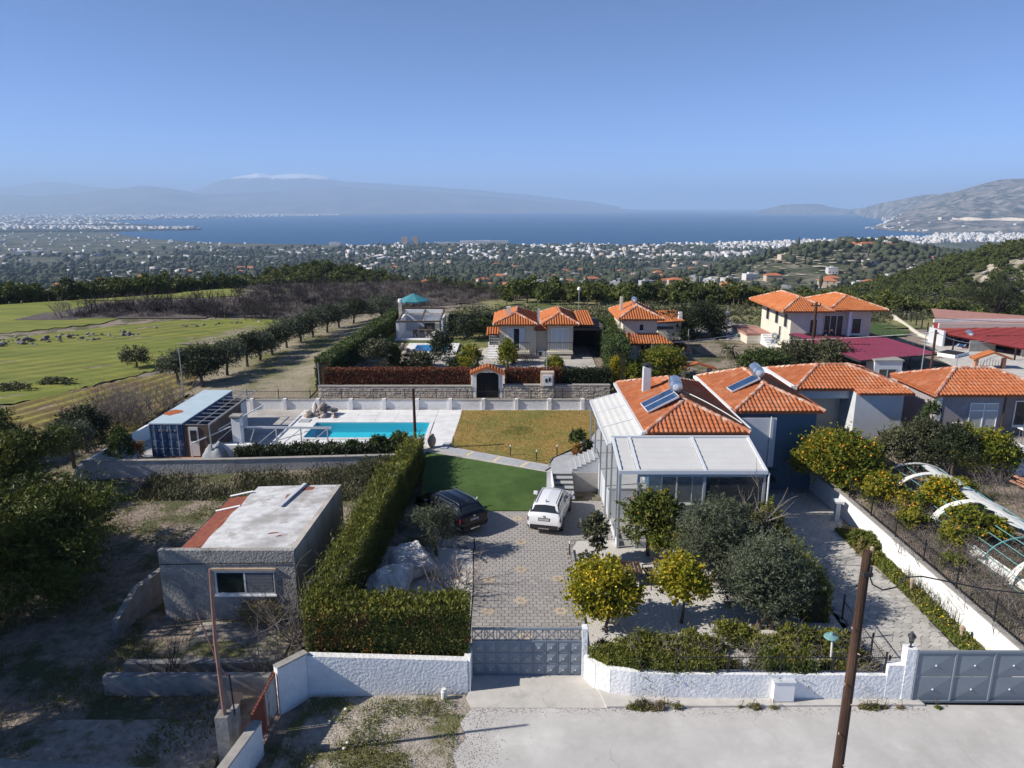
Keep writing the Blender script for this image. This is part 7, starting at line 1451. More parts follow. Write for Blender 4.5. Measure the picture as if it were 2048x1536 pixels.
tree('olive_tree', 'large olive tree with two trunks near the front hedge', 'olive tree', (10.15, 25.8, 0), [(.2, .9, 1.95, 1.6, 1.45, 1.45), (.9, .4, 1.45, 1.15, 1.05, 1.1), (-.6, .5, 1.4, 1.05, 1.0, 1.0), (.3, .1, 1.1, 1.1, .9, .85)], l_olive, 40000, .070, .019, .12, 'olive trees in the gravel garden', 51, clump=.15, nclump=60, stems=((.25, 0), (-.25, 0)))
tree('olive_tree', 'small round olive tree left of the driveway behind the black SUV', 'olive tree', (-3.7, 32.0, 0), [(-.1, .1, 1.35, 1.15, 1.05, 1.1)], l_olive, 9000, .06, .018, .08, None, 52, clump=.16)
twigs('pruned_tree', 'pruned bare trunk rising behind the big olive trees', (11.6, 31.5, 0), 3.2, .22, 4, m_greytwig, None, .06, 4, 2, 301, 'tree'); tree('shrub', 'yellow green shrub beside the pruned trunk', 'shrub', (12.3, 32.3, 0), [(0, 0, 1.5, .8, .8, 1.1)], l_hedge, 3000, .09, .035, .05, None, 53)
twigs('fig_tree', 'bare spreading fig tree beside the white boulders', (-2.7, 28.2, 0), 1.7, 1.0, 14, m_greytwig, None, .035, 3, 2, 303, 'tree'); twigs('fig_tree', 'second bare fig shrub on the driveway edge', (-2.1, 29.2, 0), 1.4, .8, 9, m_clay, None, .022, 3, 2, 304, 'tree')
# planted strip, steps, terrace hedge
for i, (x, y) in enumerate(((17.5, 33.3), (17.7, 32.6))): tree('green_plant', 'lush green plant at the upper end of the planted strip', 'plant', (x, y, .03), [(0, 0, .35, .5, .5, .35)], l_grass, 900, .13, .03, .02, 'plants in the planted strip', 310 + i)
P = np.column_stack([g.uniform(16.85, 18.0, 22000), g.uniform(22.6, 34.8, 22000), np.full(22000, .05)]); P[:, 2] += np.abs(g.normal(size=22000)) * .08; P = P[(P[:, 0] > 17.15 - .25 * (P[:, 1] > 31)) & (vnoise(P[:, 0], P[:, 1], .8, 2, 4) > -.6)]
tag(leaves('ground_cover', P, .09, .03, l_grass, None, 321, up=.6), 'green ground cover with yellow flowers along the white wall', None, None, 'stuff')
Q = P[g.integers(0, len(P), 90)] + np.array([0, 0, .1]); o = fruit_mesh(Q, .035, m_lemon, None, 'yellow_flowers'); tag(o, 'yellow flowers in the planted strip')
for i in range(16): twigs('lavender', 'upright brownish stem plant against the white wall', (17.85, 25.8 + i * .26, .03), .75, .15, 4, l_brush, 'stem plants against the white wall', .014, 3, 1, 330 + i, 'plant')
hedge('terrace_shrubs', 'dark flowering shrub row on top of the grey retaining wall', [(-17.4, 43.3), (-12.5, 43.7), (-7.2, 44.2)], 1.0, .7, 13000, l_dark, .85, .10, .045, 340, jit=.5, up=.3)
for i, (x, y, s_) in enumerate(((-8.6, 44.3, .7), (-10.3, 44.1, .55), (-7.3, 44.5, .8), (-13.0, 43.7, .55))): tree('terrace_bush', 'dark spiky bush standing out of the terrace shrub row, ' + ('left of the wooden pole', 'second left of the wooden pole', 'right at the wooden pole', 'towards the barbecue')[i], 'bush', (x, y, .9), [(0, 0, .9 * s_, .8 * s_, .7 * s_, .75 * s_)], l_green, 2200, .14, .03, .04, 'bushes in the terrace shrub row', 350 + i)
tree('terrace_bush', 'light green bush hanging over the grey wall next to the cypress hedge', 'bush', (-8.2, 41.2, 0), [(0, 0, .9, 1.4, 1.1, .9), (-.9, .3, .7, 1.0, .8, .6)], l_brush, 8000, .07, .02, .05, None, 356)
for i, (x, y, s_, m) in enumerate(((4.4, 45.8, .9, l_green), (4.9, 44.0, .7, l_dark), (4.2, 43.6, .55, l_autumn))): tree('flower_bed_bush', ('round green bush beside the veranda posts', 'dark bush at the foot of the veranda', 'reddish low plant beside the upper steps')[i], 'bush', (x, y, .92), [(0, 0, .55 * s_ + .15, .55 * s_, .5 * s_, .55 * s_)], m, 1800, .09, .035, .03, None, 360 + i)
# neighbour garden on the right
tree('orange_tree', 'tall orange tree full of fruit at the head of the flagstone driveway', 'orange tree', (18.6, 38.6, .9), [(-.2, .2, 1.7, 1.7, 1.5, 1.55), (1.2, .3, 1.4, 1.3, 1.3, 1.2), (-1.4, .4, 1.3, 1.1, .9, .9), (1.4, -1.0, .8, 1.1, 1.1, .9), (.2, -.9, .9, 1.2, .9, .9)], l_citrus, 22000, .095, .045, .12, 'orange trees of the neighbour garden', 401, m_orange, 260, .07, .16, 60)
tree('orange_tree', 'bushy orange tree just above the fence behind the pedestal', 'orange tree', (19.7, 35.6, 1), [(0, 0, .9, 1.0, 1.0, .85), (.8, -1.2, .7, .8, .8, .65)], l_citrus, 6000, .09, .043, .08, 'orange trees of the neighbour garden', 402, m_orange, 110, .065)
tree('orange_tree', 'yellow leaved orange tree growing through the polytunnel arches', 'orange tree', (22.3, 34.8, 1), [(0, 0, .95, .95, .9, .85)], l_lemon, 5000, .09, .043, .08, 'orange trees of the neighbour garden', 403, m_orange, 60, .06)
tree('orange_tree', 'small orange tree before the middle polytunnel arch', 'orange tree', (21.4, 31.3, 1), [(0, 0, 1.0, 1.0, .9, .75), (1.0, -.3, .9, .8, .8, .6)], l_citrus, 4500, .09, .043, .07, 'orange trees of the neighbour garden', 404, m_orange, 50, .06)
tree('orange_tree', 'orange tree low at the right edge below the polytunnel', 'orange tree', (22.6, 26.6, 1), [(0, 0, 1.2, 1.4, 1.2, 1.0)], l_citrusdk, 6000, .09, .043, .08, 'orange trees of the neighbour garden', 405, m_orange, 60, .065)
tree('bushy_tree', 'dark green bushy tree before the white house wing', 'tree', (24.2, 41.6, 1), [(0, 0, 1.3, 1.6, 1.3, 1.2), (.9, .3, 1.9, 1.1, 1.0, .9), (-1.0, -.2, 1.2, 1.2, 1.1, 1.1)], l_brush, 14000, .09, .035, .12, None, 406, clump=.18)
tree('climber', 'dark climber growing up between white and mauve house', 'climber', (26.1, 43.0, 1), [(0, 0, 2.9, .6, .5, .9), (-.3, -.3, 1.7, .9, .8, .9)], l_green, 5500, .08, .03, .1, None, 407, clump=.2)
tree('citrus_tree', 'rounded light green citrus tree under the mauve house window', 'citrus tree', (28.2, 40.6, 1), [(-.3, 0, 1.45, 1.7, 1.5, 1.3), (.9, -.3, 1.2, 1.2, 1.1, 1.0)], l_citrus, 14000, .095, .045, .12, None, 408)
tree('bushy_tree', 'dense dark shrub left of the light green citrus tree', 'shrub', (26.0, 40.0, 1), [(0, 0, 1.6, 1.2, 1.1, 1.4)], l_dark, 8000, .08, .03, .08, None, 409)
for i, (x, y, h_, n, lab) in enumerate(((20.6, 30.2, 1.2, 46, 'before the torn polytunnel sheet'), (20.3, 33.6, 1.5, 34, 'beneath the bushy orange tree'), (26.6, 36.5, 2.4, 26, 'right of the polytunnel ridge'), (28.2, 35.0, 2.3, 22, 'beside the orange and blue sheets'), (20.9, 24.8, 1.5, 50, 'at the lower right edge behind the fence'), (19.9, 27.4, 1.2, 44, 'along the middle of the spiked fence'), (22.5, 37.6, 1.9, 26, 'at the far end of the polytunnel'), (23.4, 30.5, 1.2, 30, 'under the teal polytunnel pipes'), (19.2, 33.2, 1.3, 30, 'close behind the upper spiked fence'), (19.1, 29.6, 1.1, 34, 'close behind the middle spiked fence'), (19.2, 25.6, 1.1, 34, 'close behind the lower spiked fence'), (21.5, 23.0, 1.4, 44, 'at the right picture edge'))):
    gg = np.random.default_rng(420 + i); b = MB()
    for k in range(n): twig_mesh(b, (x + gg.normal() * .75, y + gg.normal() * .9, 1.0), h_ * gg.uniform(.6, 1), .5, 2, gg, .014, 3, 1)
    tag(b.build('bare_thicket', m_greytwig), 'thicket of bare grey brown twigs ' + lab, 'thicket', 'bare thickets of the neighbour garden')
for i, (x, y, s_) in enumerate(((20.3, 30.6, .7), (19.6, 32.6, .8), (19.3, 28.8, .5), (24.5, 36.8, .8), (27.0, 33.5, 1.0), (24.8, 26.5, .8))): tree('citrus_bush', ('small green citrus bush inside the spiked fence, ' + ('third', 'second', 'fourth')[i] + ' from its far end') if i < 3 else 'green bush in the neighbour garden ' + ('behind the first arch', 'right of the ridge sheet', 'below the teal pipes')[i - 3], 'bush', (x, y, 1), [(0, 0, .7 * s_, .9 * s_, .8 * s_, .7 * s_)], l_citrus, 2400, .085, .04, .04, 'green bushes of the neighbour garden', 440 + i)
# left side trees: big pine and others in and beside the picture
def pine(label, x, y, z, h, r, seed, n=16000, leaf=None, name='pine_tree', group=None, L=.16):
    gg = np.random.default_rng(seed); bl = []
    for k in range(9):
        a = gg.uniform(0, 6.28); f = gg.uniform(.0, .75); zz = h * gg.uniform(.30, .92); rr = r * gg.uniform(.38, .58) * (1.25 - .5 * zz / h)
        bl.append((math.cos(a) * f * r, math.sin(a) * f * r, zz, rr, rr, rr * .62))
    bl.append((0, 0, h * .9, r * .42, r * .42, h * .12))
    return tree(name, label, 'pine tree', (x, y, z), bl, leaf or l_pinenear, n, L, .03, h * .022, group, seed, clump=.20, nclump=26)
pine('big dark pine tree at the left edge beside the shed yard', -22.3, 30.5, -.6, 5.0, 4.1, 501, 64000, L=.12); pine('broad pine tree at the left edge behind the big pine', -28.2, 37.8, -.5, 4.6, 3.4, 502, 34000, L=.13); pine('pine at the left edge below the striped field', -34, 43.5, -.3, 4.2, 3.2, 503, 22000)
for i, (x, y, h_, r) in enumerate(((-23.5, 24.0, 9.5, 4.2), (-20.6, 18.6, 8.6, 4.2), (-22, 14.0, 10, 4.4), (-30, 28.5, 9, 4.2), (-28, 21.0, 11, 4.5))): pine('pine tree outside the left picture edge', x, y, 0, h_, r, 510 + i, 26000, group='pines left of the picture', L=.15)
tree('olive_tree', 'olive tree over the corner of the grey wall', 'olive tree', (-27.4, 42.6, .3), [(0, 0, 2.0, 1.5, 1.4, 1.2)], l_olive, 8000, .08, .024, .12, None, 520); tree('bushy_tree', 'dark tree left of the container corner', 'tree', (-28.3, 45.5, .3), [(0, 0, 2.0, 1.6, 1.4, 1.4), (1.0, .3, 1.6, 1.0, 1.0, 1.0)], l_dark, 9000, .09, .03, .12, None, 521); tree('conifer', 'small conifer before the blue container', 'conifer', (-24.4, 42.6, .9), [(0, 0, 1.0, .8, .7, .9), (0, 0, 1.8, .45, .4, .6)], l_green, 4000, .10, .03, .06, None, 522); tree('autumn_shrub', 'rust brown shrub left of the container doors', 'shrub', (-23.8, 43.4, .9), [(0, 0, .6, .5, .4, .6)], l_autumn, 900, .08, .03, .03, None, 523)
for i, (x, y, h_, n, lab) in enumerate(((-28.6, 50.6, 3.2, 46, 'left of the container roof'), (-30.2, 53.0, 2.9, 40, 'at the head of the striped field'), (-27.2, 54.3, 2.9, 34, 'behind the container roof edge'), (-29.5, 48.0, 2.6, 36, 'below the container corner'))):
    gg = np.random.default_rng(530 + i); b = MB()
    for k in range(n): twig_mesh(b, (x + gg.normal() * .9, y + gg.normal() * .9, .4), h_ * gg.uniform(.6, 1), .4, 2, gg, .03, 3, 2)
    tag(b.build('bare_tree', m_greytwig), 'bare brown tree thicket ' + lab, 'thicket', 'bare trees left of the container')
twigs('bare_shrub', 'big bare grey bush in front of the shed corner', (-8.2, 24.6, 0), 2.6, .65, 34, m_greytwig, None, .025, 3, 2, 540); twigs('bare_shrub', 'bare grey bush beside the white wall corner', (-8.6, 22.6, 0), 2.0, .7, 20, m_greytwig, None, .022, 3, 2, 541); tree('dry_bush', 'dry brown bush under the shed window', 'bush', (-10.2, 25.9, 0), [(0, 0, .55, .9, .5, .55)], l_drygrass, 2000, .08, .02, .03, None, 542)
twigs('bare_shrub', 'dark bare shrub by the low block walls', (-12.3, 22.4, 0), 1.6, .6, 10, m_burnt, None, .022, 3, 2, 543)
# weeds: one mass of grass on the shed plot and one on the verge
def weeds(name, label, poly, n, mat, L, Wd, seed, thr=-.1, sc_=.35, hgt=.12):
    gg = np.random.default_rng(seed); A = np.array(poly); X = gg.uniform(A[:, 0].min(), A[:, 0].max(), n); Y = gg.uniform(A[:, 1].min(), A[:, 1].max(), n)
    m = np.array([inside(a, b_, poly) for a, b_ in zip(X, Y)]) & (vnoise(X, Y, sc_, 3, seed) + gg.normal(size=n) * .12 > thr); X, Y = X[m], Y[m]
    P = np.column_stack([X, Y, H(X, Y) + .06 + np.abs(gg.normal(size=len(X))) * hgt]); tag(leaves(name, P, L, Wd, mat, None, seed + 1, up=.7), label, None, None, 'stuff')
weeds('weed_tufts', 'green weed tufts on the roadside verge', [(-7.6, 17.5), (-1.9, 17.5), (-1.7, 21.4), (-6.9, 21.5)], 16000, l_grass, .055, .014, 600, .02, .8, .05)
weeds('weed_tufts', 'green weeds in the shed yard', [(-25, 27), (-14.5, 27), (-14, 35), (-9, 36), (-8.5, 42), (-25, 40.3)], 26000, l_grass, .10, .022, 602, .12, .35, .09)
weeds('weed_tufts', 'tall weeds along the grey retaining wall', [(-22, 38.6), (-8.5, 38.6), (-8, 42.2), (-22, 41)], 12000, l_brush, .16, .025, 604, -.15, .4, .2)
weeds('dry_weeds', 'dry straw weeds in the shed yard', [(-25, 26), (-9, 26), (-9, 42), (-25, 40)], 14000, l_drygrass, .09, .014, 606, .2, .5, .07)
weeds('weed_tufts', 'green weeds in the shady front yard', [(-22, 19), (-9, 18.5), (-9, 26), (-22, 27)], 16000, l_grass, .08, .02, 608, .12, .5, .06)
gk = np.random.default_rng(77)
for i in range(26):
    x = (3.2 + gk.uniform(0, 1) ** 1.0 * 11.5) if i > 8 else gk.normal(4.9, .45); s_ = gk.uniform(.5, 1.3) * (1.5 if i < 5 else 1)
    tree('kerb_weed', 'small green weed growing at the kerb line', 'weed', (x, 21.0 + gk.normal() * .04, .02), [(0, 0, .05 * s_, .2 * s_, .12 * s_, .09 * s_)], l_grass if i % 4 else l_drygrass, int(150 * s_), .055, .018, .01, 'weeds along the kerb', 620 + i)
# ================================================================ villa garden hedges and shrubs
hedge('photinia_hedge', 'clipped red leaved hedge left of the white portal', [(-15.8, 59.4), (-3.6, 59.4)], 1.0, 2.2, 30000, l_redhedge, .95, .08, .04, 700, jit=.08)
hedge('photinia_hedge', 'dark red and green hedge right of the white portal', [(-.5, 59.4), (4.2, 59.4)], 1.0, 2.2, 13000, l_redhedge, .95, .08, .04, 701, jit=.1)
hedge('green_hedge', 'dark green hedge behind the rubble wall up to the golden conifer', [(4.2, 59.45), (8.3, 59.5)], 1.0, 2.1, 11000, l_dark, .95, .09, .04, 702, jit=.15)
hedge('tall_hedge', 'tall dark hedge running back on the left of the villa garden', [(-16.2, 60.2), (-15.6, 70), (-15.0, 82), (-14.6, 92)], 1.3, 2.6, 34000, l_green, 1.2, .12, .05, 703, jit=.12)
hedge('tall_hedge', 'tall green hedge between villa and two storey house', [(9.5, 62.5), (9.9, 70), (10.0, 80)], 1.5, 2.9, 26000, l_green, 1.4, .12, .05, 704, jit=.3)
hedge('green_hedge', 'low hedge behind the villa lawn', [(-7.5, 86), (-1, 87)], 1.2, 1.8, 9000, l_dark, 1.8, .14, .06, 705, jit=.3); part(thing('garden_wall', 'pale low wall behind the villa lawn hedge', 'wall', (-3, 88.5, 1.8)), 'wall_face', m_palewall, (-7, -.5, 88.3, 88.5, 1.5, 3.6))
tree('golden_conifer', 'bright yellow columnar conifer beside the awning house', 'conifer', (8.9, 60.6, .95), [(0, 0, .7, .48, .45, .8), (0, 0, 1.6, .5, .45, .9), (0, 0, 2.4, .4, .4, .6)], l_yellow, 5200, .10, .03, .06, None, 710, clump=.22)
for i, (x, y, z, rx, rz, m, lab, nm) in enumerate(((-7.0, 69.5, 1.6, 1.2, 1.5, l_dark, 'clipped dark cylinder bush right of the villa pool', 'clipped_bush'), (-8.7, 66.4, 1.4, 1.2, .9, l_brush, 'grey leaved oleander bush before the villa pool', 'oleander'), (-3.9, 66.3, 1.4, 1.1, 1.2, l_citrus, 'round yellow green bush before the villa steps', 'round_bush'), (-.4, 67.6, 1.4, .9, 1.3, l_citrus, 'yellow shrub at the left villa corner', 'yellow_shrub'), (4.0, 66.2, 1.4, .8, .7, l_citrus, 'small yellow green bush before the right balcony', 'round_bush'), (-12.6, 66.4, 1.4, 1.5, 1.5, l_brush, 'loose grey shrub inside the tall dark hedge', 'loose_shrub'), (-11.1, 66.8, 1.4, .5, 1.2, l_hedge, 'narrow golden conifer left of the villa pool', 'conifer'), (-5.2, 66.4, 1.4, .9, .6, l_dark, 'low dark shrub beside the round bush', 'low_shrub'), (-9.9, 66.0, 1.4, .5, .5, l_dark, 'small dark palm like plant before the rock cascade', 'low_shrub'), (-5.5, 80.5, 1.8, 1.8, 1.3, l_dark, 'dark shrub mass right of the pavilion', 'dark_shrub'), (-3.2, 82.5, 1.8, 1.6, 1.0, l_green, 'green shrub by the villa lawn', 'green_shrub'), (-.9, 82, 1.8, 1.3, .9, l_dark, 'dark shrub left of the villa trellis', 'dark_shrub'))):
    tree(nm, lab, 'bush', (x, y, z), [(0, 0, rz * .95, rx, rx * .9, rz)], m, 3600, .12, .05, .06, None, 720 + i, clump=.2)
twigs('bare_tree', 'small bare tree before the villa recess', (1.6, 67.8, 1.4), 1.7, .7, 12, m_greytwig, None, .03, 3, 2, 740, 'tree')
for i, (x, y, z, rx, rz, m, n, lab, nm) in enumerate(((13.6, 63.6, 1.0, 2.0, 1.5, l_citrus, 9000, 'broad yellow green citrus bush behind the awning house', 'citrus_tree'), (11.0, 62.8, 1.0, 1.1, 1.0, l_citrus, 3600, 'smaller citrus bush beside the golden conifer', 'citrus_tree'), (21.2, 82.5, 1.0, 3.2, 2.3, l_dark, 15000, 'huge dark round tree between porch house and cream house', 'round_tree'), (18.6, 81.0, 1.0, 1.8, 1.5, l_dark, 6000, 'dark tree beside the pale outbuilding', 'round_tree'), (23.6, 66.5, .9, 2.2, 1.2, l_green, 8000, 'low green bush mass before the ground solar heater', 'bush_mass'), (30.2, 67.2, .9, 1.9, 1.6, l_brush, 7000, 'olive coloured bush at the carport corner', 'bush_mass'), (27.4, 68.2, .9, 1.7, 1.5, l_brush, 6000, 'brownish bush left of the utility pole', 'bush_mass'), (38.3, 82, 1.0, 1.6, 1.3, l_dark, 4000, 'dark bush behind the cream house corner', 'bush_mass'), (17.2, 75.5, 1.2, 1.2, .7, l_redhedge, 2600, 'reddish shrub beside the pink shrine', 'red_shrub'))):
    tree(nm, lab, 'tree' if 'tree' in nm else 'bush', (x, y, z), [(0, 0, rz, rx, rx * .8, rz), (rx * .5, .2, rz * .7, rx * .6, rx * .6, rz * .7)], m, n, .13, .05, .09, None, 750 + i, clump=.2)
pl_ = thing('palm', 'small palm with hanging dry fronds beyond the awning house', 'palm', (21.6, 70.5, .9)); b = MB(); b.tube([(21.6, 70.5, .8), (21.6, 70.5, 2.6)], [.28, .22], 8); b.build('trunk', m_bark, pl_)
V_ = []; gg = np.random.default_rng(9); b = MB()
for k in range(30):
    a = gg.uniform(0, 6.28); e = gg.uniform(-.5, 1.0); p = Vector((21.6, 70.5, 2.6)); d = Vector((math.cos(a), math.sin(a), e)).normalized(); q = p + d * .8; r_ = q + Vector((d.x, d.y, e - .9)).normalized() * .8; s_ = Vector((-d.y, d.x, 0)).normalized() * .13
    b.add([p - s_ * .3, p + s_ * .3, q + s_, q - s_, r_], [(0, 1, 2, 3), (3, 2, 4)])
b.build('fronds', l_brush, pl_)
# olive row on the left
ORD = ['first', 'second', 'fourth', 'fifth', 'sixth', 'seventh', 'eighth', 'ninth', 'tenth', 'eleventh', 'twelfth', 'thirteenth', 'last', 'third']
for i, (x, y, s_) in enumerate(((-30.6, 64.2, 1.0), (-28.8, 65.0, 1.15), (-27.4, 67.5, 1.1), (-26.7, 71.0, 1.15), (-26.4, 73.8, 1.0), (-26.0, 76.8, 1.0), (-25.6, 80.5, 1.2), (-24.9, 83.6, 1.1), (-24.3, 86.8, 1.25), (-23.4, 90.2, 1.2), (-22.8, 94, 1.1), (-21.6, 97.5, 1.2), (-18.0, 99.0, 1.3), (-27.9, 63.0, .9))):
    tree('olive_tree', 'dark olive tree, ' + ORD[i] + ' in the field row counted from the container', 'olive tree', (x, y, .7), [(0, 0, 1.75 * s_, 1.6 * s_, 1.4 * s_, 1.15 * s_), (.5, .2, 2.2 * s_, 1.1 * s_, 1.1 * s_, .85 * s_), (-.6, -.2, 1.5 * s_, 1.1 * s_, 1.0 * s_, .9 * s_)], l_dark if i % 2 else l_olive, 6500, .11, .034, .13, 'olive trees in the row beside the green field', 800 + i, clump=.2)
tree('olive_tree', 'lone grey olive bush inside the green field', 'olive tree', (-38.2, 71.5, .6), [(0, 0, 1.1, 1.3, 1.2, 1.0)], l_brush, 3000, .12, .04, .1, None, 820)
for i, (x, y) in enumerate(((-48, 60.5), (-44.5, 62.3), (-42, 64.5))): tree('field_thicket', 'low dark brush on the bank between the two fields', 'brush', (x, y, .5), [(0, 0, .3, 1.6, .6, .4)], l_brush, 900, .12, .04, .04, 'brush on the field bank', 830 + i)

# grass blades along and on the lawns, grit on the road edge
def blades(name, label, poly, z, n, mat, L, Wd, seed, thr=None):
    gg = np.random.default_rng(seed); A = np.array(poly); X = gg.uniform(A[:, 0].min(), A[:, 0].max(), n); Y = gg.uniform(A[:, 1].min(), A[:, 1].max(), n); m = np.array([inside(a, b_, poly) for a, b_ in zip(X, Y)])
    if thr is not None: m &= vnoise(X, Y, .5, 3, seed) > thr
    X, Y = X[m], Y[m]; zz = z(X, Y) if callable(z) else np.full(len(X), z); tag(leaves(name, np.column_stack([X, Y, zz]), L, Wd, mat, None, seed + 1, up=.8), label, None, None, 'stuff')
l_straw = leafM('straw_grass', (.36, .25, .07), (.24, .20, .055), (.17, .17, .04), s1=3.0, s3=.5, trans=.2)
blades('grass_blades', 'short straw grass of the dry lawn', [(-3.9, 54.6), (6.3, 54.6), (6.2, 50), (5.25, 47.2), (3.95, 45.2), (2.55, 43.4), (2.3, 42.35), (-4.15, 45.85)], .93, 26000, l_straw, .05, .012, 1200)
blades('grass_blades', 'greener ring in the middle of the dry lawn', [(.1 + 1.5 * math.cos(a), 49.3 + 1.1 * math.sin(a)) for a in np.linspace(0, 2 * PI, 13)[:-1]], .935, 1300, l_grass, .06, .012, 1202, -.1)
gg = np.random.default_rng(1300); n = 1500; X = np.r_[gg.uniform(-1.6, 14, n // 2), gg.normal(-1.2, .5, n // 2)]; Y = np.r_[21.0 - np.abs(gg.normal(size=n // 2)) * .18, gg.uniform(17.5, 21, n // 2)]; P = np.column_stack([X, Y, np.full(len(X), .045)])
o = fruit_mesh(P, .013, m_rock, None, 'road_grit'); tag(o, 'loose grit along the edges of the concrete road')
n = 900; X = gg.uniform(-24, -8.8, n); Y = gg.uniform(18, 40, n); m = ~((X > -14.4) & (Y > 26.2) & (Y < 34.8)); X, Y = X[m], Y[m]; P = np.column_stack([X, Y, H(X, Y) + .08]); o = fruit_mesh(P, .035, m_rock, None, 'yard_stones'); tag(o, 'small loose stones strewn over the shed yard')
n = 350; X = gg.uniform(-7.4, -1.8, n); Y = gg.uniform(17.6, 21.4, n); P = np.column_stack([X, Y, np.full(n, .03)]); o = fruit_mesh(P, .018, m_rock, None, 'verge_stones'); tag(o, 'small loose stones on the dry verge')

n = 26000; gg = np.random.default_rng(1400); X = gg.uniform(18.4, 23.5, n); Y = gg.uniform(21.8, 34.5, n); m = vnoise(X, Y, .5, 3, 8) + gg.normal(size=n) * .2 > -.1; X, Y = X[m], Y[m]; P = np.column_stack([X, Y, H(X, Y) + .05 + np.abs(gg.normal(size=len(X))) * .3]); tag(leaves('dry_brush', P, .16, .006, m_greytwig, None, 1401, up=.3), 'grey brown dry brush covering the neighbour garden', None, None, 'stuff')
cx_ = gg.uniform(-8, 78, 90); cy__ = gg.uniform(92, 112, 90); k = gg.integers(0, 90, 15000); P = np.column_stack([cx_[k] + gg.normal(size=15000) * 1.0, cy__[k] + gg.normal(size=15000) * .8, np.abs(gg.normal(size=15000)) * .38]); P[:, 2] += H(P[:, 0], P[:, 1]) + .1; tag(leaves('scrub_bushes', P, .22, .08, l_brush, None, 1403), 'low scrub bushes on the strip before the pine wood', None, None, 'stuff')
# ================================================================ woods, burnt slope, valley and towns
g = np.random.default_rng(900)
def az(px): return math.atan((px - 1024) / 1440 * .9709)  # compass angle of a bearing given as distance off the view axis
def axis(x, y): return 1024 + 1440 * x / (np.asarray(y) * .9709 + 4)
m_burntsoil = M('burnt_ground', (.075, .062, .058), (.125, .105, .098), .9, 1.0, bump=1, bscale=3, bdist=.2, c3=(.17, .14, .115), s3=.18, detail=9, t3=(.55, .72))
el = [(-24 + 27 * math.cos(a), 146 + 39 * math.sin(a)) for a in np.linspace(0, 2 * PI, 40)[:-1]]
patch('burnt_slope', 'burnt dark slope of the low hill', el, m_burntsoil, .12, 2.0, lambda X, Y: .3 * vnoise(X, Y, .25, 3, 8))
patch('hill_field', 'pale green clearing among burnt trees', [(-78, 127), (-45, 126), (-38, 134), (-50, 150), (-78, 146)], m_field, .12, 2.0)
patch('burnt_strip', 'burnt strip along the upper field edge', [(-72, 103), (-48, 105), (-34, 106), (-20, 108), (-20, 116), (-40, 124), (-55, 124), (-70, 122)], m_burntsoil, .13, 1.5)
m_rocky = M('pale_rock_slope', (.50, .44, .36), (.30, .27, .20), .25, 1.0, bump=1, bscale=1.2, bdist=.4, c3=(.10, .11, .05), s3=.1, detail=9, t3=(.5, .62))
patch('rocky_slope', 'pale rocky scar on the right hill', [(150, 232), (172, 228), (215, 250), (225, 285), (190, 290), (165, 270)], m_rocky, .2, 3.0, lambda X, Y: .6 * vnoise(X, Y, .15, 3, 8))
patch('grey_diggings', 'grey stony diggings beyond the left wood', [(-175, 285), (-120, 268), (-92, 300), (-110, 345), (-170, 350)], m_palesoil, .25, 4.0, lambda X, Y: 1.0 * vnoise(X, Y, .08, 3, 8))
# pine prototypes
def wood_proto(seed, h, r, n=1000, leaf=l_pine):
    gg = np.random.default_rng(seed); bl = []
    for k in range(6): a = gg.uniform(0, 6.28); f = gg.uniform(0, .6); zz = h * gg.uniform(.4, .86); rr = r * gg.uniform(.42, .62); bl.append((math.cos(a) * f * r, math.sin(a) * f * r, zz, rr, rr, rr * .7))
    P = crown_points(bl, n, gg, .22, 14); V, F = leaf_arrays(P, .30, .15, gg)
    o = np_mesh('crown', V, F, leaf); me = o.data; bpy.data.objects.remove(o)
    b = MB(); b.tube([(0, 0, -.3), (.1, 0, h * .5), (0, .1, h * .8)], [.16, .11, .05], 5); o = b.build('trunk', m_bark); tm = o.data; bpy.data.objects.remove(o); return me, tm
PROTO = [wood_proto(910 + i, h, r) for i, (h, r) in enumerate(((5.2, 2.3), (4.3, 2.1), (6.0, 2.5), (3.4, 1.9), (4.8, 2.7)))]
pts = []
cand = np.column_stack([g.uniform(-190, 330, 60000), g.uniform(112, 460, 60000)])
px = axis(cand[:, 0], cand[:, 1]); rr_ = np.hypot(cand[:, 0], cand[:, 1])
edge = np.interp(px, [0, 330, 400, 700, 985, 1010, 1500, 1700, 2048], [152, 150, 158, 196, 190, 110, 114, 118, 112])
ok = (px > -160) & (px < 2220) & (rr_ > edge) & (((cand[:, 0] + 24) / 26) ** 2 + ((cand[:, 1] - 146) / 38) ** 2 > 1)
dens = .62 + .9 * vnoise(cand[:, 0], cand[:, 1], 1 / 45., 3, 12); dens = np.where(px > 990, dens + .45, dens - .05); dens = np.where((px > 1000) & (rr_ < 170), 1.2, dens); dens = np.where((px < 330) & (rr_ < 172), 1.3, dens); dens = np.where((px < 700) & (rr_ > 240), dens - .35, dens)
rk = ((cand[:, 0] - 188) / 36) ** 2 + ((cand[:, 1] - 258) / 27) ** 2 < 1; dens = np.where(rk, dens * .22, dens); dg = (np.abs(cand[:, 0] + 135) < 42) & (np.abs(cand[:, 1] - 308) < 40); dens = np.where(dg, dens * .15, dens)
ok &= g.uniform(0, 1, len(cand)) < dens
cand = cand[ok]
grid = {}; keep = []
for i, (x, y) in enumerate(cand):
    d = 2.6 if y < 200 else 3.2; k = (int(x / d), int(y / d))
    if k in grid: continue
    grid[k] = 1; keep.append(i)
cand = cand[keep]; order = np.argsort(np.hypot(cand[:, 0], cand[:, 1])); cand = cand[order]
vis_ = axis(cand[:, 0], cand[:, 1]); seen = (vis_ > -20) & (vis_ < 2070); first = np.where(seen)[0][:300]; fs_ = set(first.tolist())
ZW = H(cand[:, 0], cand[:, 1])
